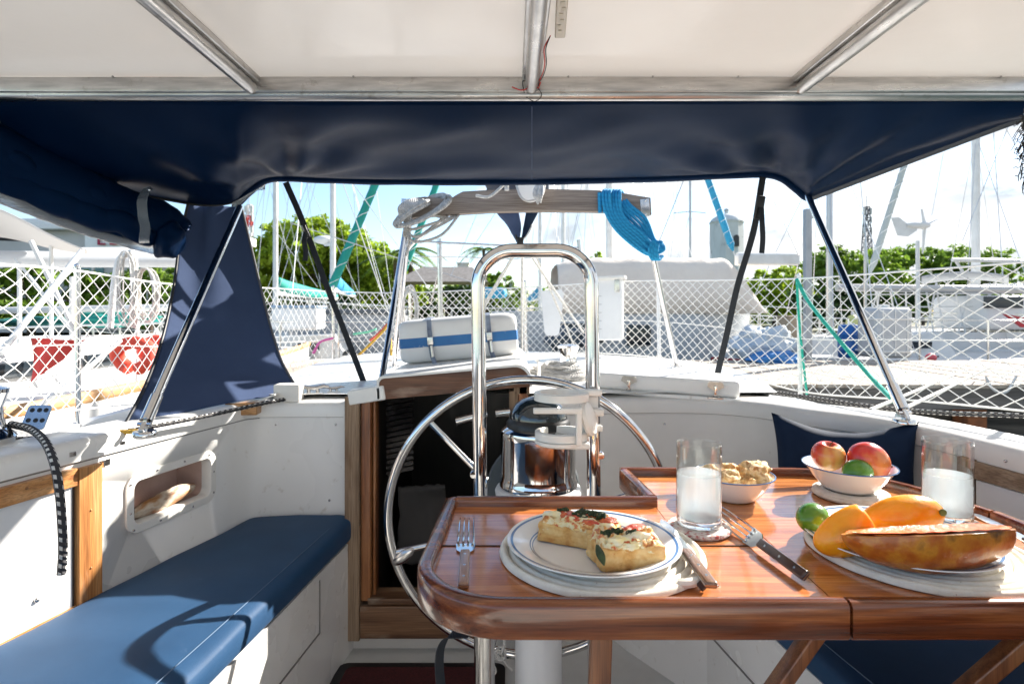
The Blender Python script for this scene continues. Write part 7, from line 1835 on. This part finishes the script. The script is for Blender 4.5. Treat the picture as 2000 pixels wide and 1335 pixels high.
shirt_m = M('grey_shirt', (.16, .17, .19), .85, bump=.3, bscale=300)
short_m = M('dark_shorts', (.03, .035, .05), .85)
HC = Vector((.802, .805, .226))                                   # head centre
pr_ = thing('person', 'person with dark curly hair at the right edge, only a sliver of the head showing', 'person', (0, 0, 0))
# everything in world coordinates (root at origin).  0 pelvis
V = [(1.00, .50, -.56), (.99, .52, -.40), (.97, .56, -.22), (.94, .60, -.06), (.90, .66, .04), (.855, .72, .11), (.82, .77, .17),
     (.95, .43, -.04), (.80, .40, -.22), (.66, .42, -.40), (.60, .44, -.42),            # near arm (towards camera side)
     (.97, .80, -.06), (1.05, .92, -.24), (1.02, .84, -.38), (.99, .80, -.42),          # far arm, resting on the bench
     (.95, .42, -.57), (.72, .36, -.56), (.52, .34, -.58), (.55, .34, -.80), (.56, .34, -1.0), (.46, .34, -1.04),
     (.97, .60, -.57), (.78, .62, -.57), (.60, .62, -.58), (.66, .62, -.80), (.68, .62, -1.0), (.58, .62, -1.04)]
E = [(0, 1), (1, 2), (2, 3), (3, 4), (4, 5), (5, 6), (3, 7), (7, 8), (8, 9), (9, 10), (3, 11), (11, 12), (12, 13), (13, 14), (0, 15), (15, 16), (16, 17), (17, 18), (18, 19), (19, 20), (0, 21), (21, 22), (22, 23), (23, 24), (24, 25), (25, 26)]
Rr = [.13, .125, .13, .13, .06, .052, .05, .055, .045, .032, .026, .055, .045, .032, .026, .085, .075, .058, .052, .036, .034, .085, .075, .058, .052, .036, .034]
skinned('body', V, E, Rr, skin_m, pr_)
skinned('shirt', V[:5] + [V[7], Vector(V[7]).lerp(Vector(V[8]), .7)] + [V[11], Vector(V[11]).lerp(Vector(V[12]), .7)], [(0, 1), (1, 2), (2, 3), (3, 4), (3, 5), (5, 6), (3, 7), (7, 8)], [.145, .14, .145, .14, .062, .066, .06, .066, .06], shirt_m, pr_)
skinned('shorts', [V[0], V[15], Vector(V[16]), V[21], Vector(V[22])], [(0, 1), (1, 2), (0, 3), (3, 4)], [.148, .098, .09, .098, .09], short_m, pr_)
# head facing left and slightly down
hr = Matrix.Rotation(R(78), 3, 'Z') @ Matrix.Rotation(R(12), 3, 'X')     # local -Y is the face; turned to look to -X
hr = Matrix.Rotation(R(-60), 3, 'Z') @ Matrix.Rotation(R(14), 3, 'X')
def headfn(u, v):
    w = v.copy()
    if u.z < 0: k = 1 - .34 * (-u.z) ** 1.6; w.x *= k; w.y = w.y * (1 - .15 * (-u.z)) - .012 * (-u.z)
    # brow, nose, cheeks, chin, eye hollows
    def bump(cx, cz, sx, sz, h):
        if u.y < 0: return h * math.exp(-((u.x - cx) / sx) ** 2 - ((u.z - cz) / sz) ** 2)
        return 0
    w.y -= bump(0, -.12, .13, .16, .020) + bump(0, .0, .09, .2, .008) + bump(0, -.72, .25, .14, .010) + bump(0, .18, .55, .10, .005)
    w.y += bump(.36, .02, .17, .11, .010) + bump(-.36, .02, .17, .11, .010)
    w.y -= bump(0, -.42, .22, .05, .006) + bump(0, -.52, .20, .05, .006) - bump(0, -.47, .24, .02, .005)
    return w
mb = MB(); mb.ellipsoid(HC, (.073, .090, .112), hr, 56, 40, headfn); hd_ = mb.build('head', skin_m, pr_)
eye_m = M('eye_white', (.75, .74, .72), .15); iris = M('iris', (.03, .018, .01), .1)
for sx in (-1, 1):
    c_ = HC + hr @ Vector((sx * .026, -.076, .003)); mb = MB(); mb.ellipsoid(c_, (.0115, .010, .0085), hr, 16, 10); ey = mb.build('eye', eye_m, pr_)
    mb = MB(); mb.ellipsoid(c_ + hr @ Vector((0, -.0075, 0)), (.005, .003, .005), hr, 12, 8); mb.build('iris', iris, ey)
    mb = MB(); mb.tube([HC + hr @ Vector((sx * x, -.083 + .1 * (x - .025) ** 1, .020 + z)) for x, z in ((.010, 0), (.022, .004), (.036, 0))], .0025, 6); mb.build('eyebrow', hair_m, pr_)
    mb = MB(); mb.ellipsoid(HC + hr @ Vector((sx * .074, .005, -.005)), (.007, .017, .028), hr, 14, 10); mb.build('ear', skin_m, pr_)
mb = MB(); mb.tube([HC + hr @ Vector((x, -.0835 + .15 * abs(x), -.050 - .04 * abs(x))) for x in (-.022, -.012, 0, .012, .022)], [.002, .0045, .005, .0045, .002], 8); mb.build('lips', M('lips', (.40, .14, .12), .4), pr_)
# curly hair: a cap plus many separate ringlets
mb = MB()
def capfn(u, v): return v * (1 + .07 * N3(u * 6) + .05 * N3(u * 14))
mb.ellipsoid(HC + hr @ Vector((0, .016, .014)), (.079, .087, .112), hr, 50, 34, capfn)
def keep(v):
    l = hr.inverted() @ (v - HC); return not (l.y < -.035 and l.z < .070) and l.z > -.075
kept = [f for f in mb.f if all(keep(mb.v[i]) for i in f)]; mb.f = kept; mb.mi = [0] * len(kept)
rnd = random.Random(9)
for i in range(1500):
    while True:
        d = Vector((rnd.gauss(0, 1), rnd.gauss(0, 1), rnd.gauss(0, 1))).normalized()
        if d.y < -.35 and d.z < .62: continue
        if d.z < -.75: continue
        break
    base = HC + hr @ Vector((d.x * .074, d.y * .084 + .012, d.z * .108 + .012)); out = (hr @ d)
    a = out.orthogonal().normalized(); b = out.cross(a); ph = rnd.random() * 6.28; rr_ = rnd.uniform(.003, .006); L_ = rnd.uniform(.006, .020); sg_ = rnd.choice((-1, 1)); fall = rnd.uniform(.0, .018)
    P = []
    for k in range(9):
        f = k / 8; P.append(base + out * L_ * f + Vector((0, 0, -fall * f * f)) + a * rr_ * math.cos(ph + sg_ * f * 10) * f ** .4 + b * rr_ * math.sin(ph + sg_ * f * 10) * f ** .4)
    mb.tube(P, .0006, 4, cap=False)
mb.build('hair', hair_m, pr_)
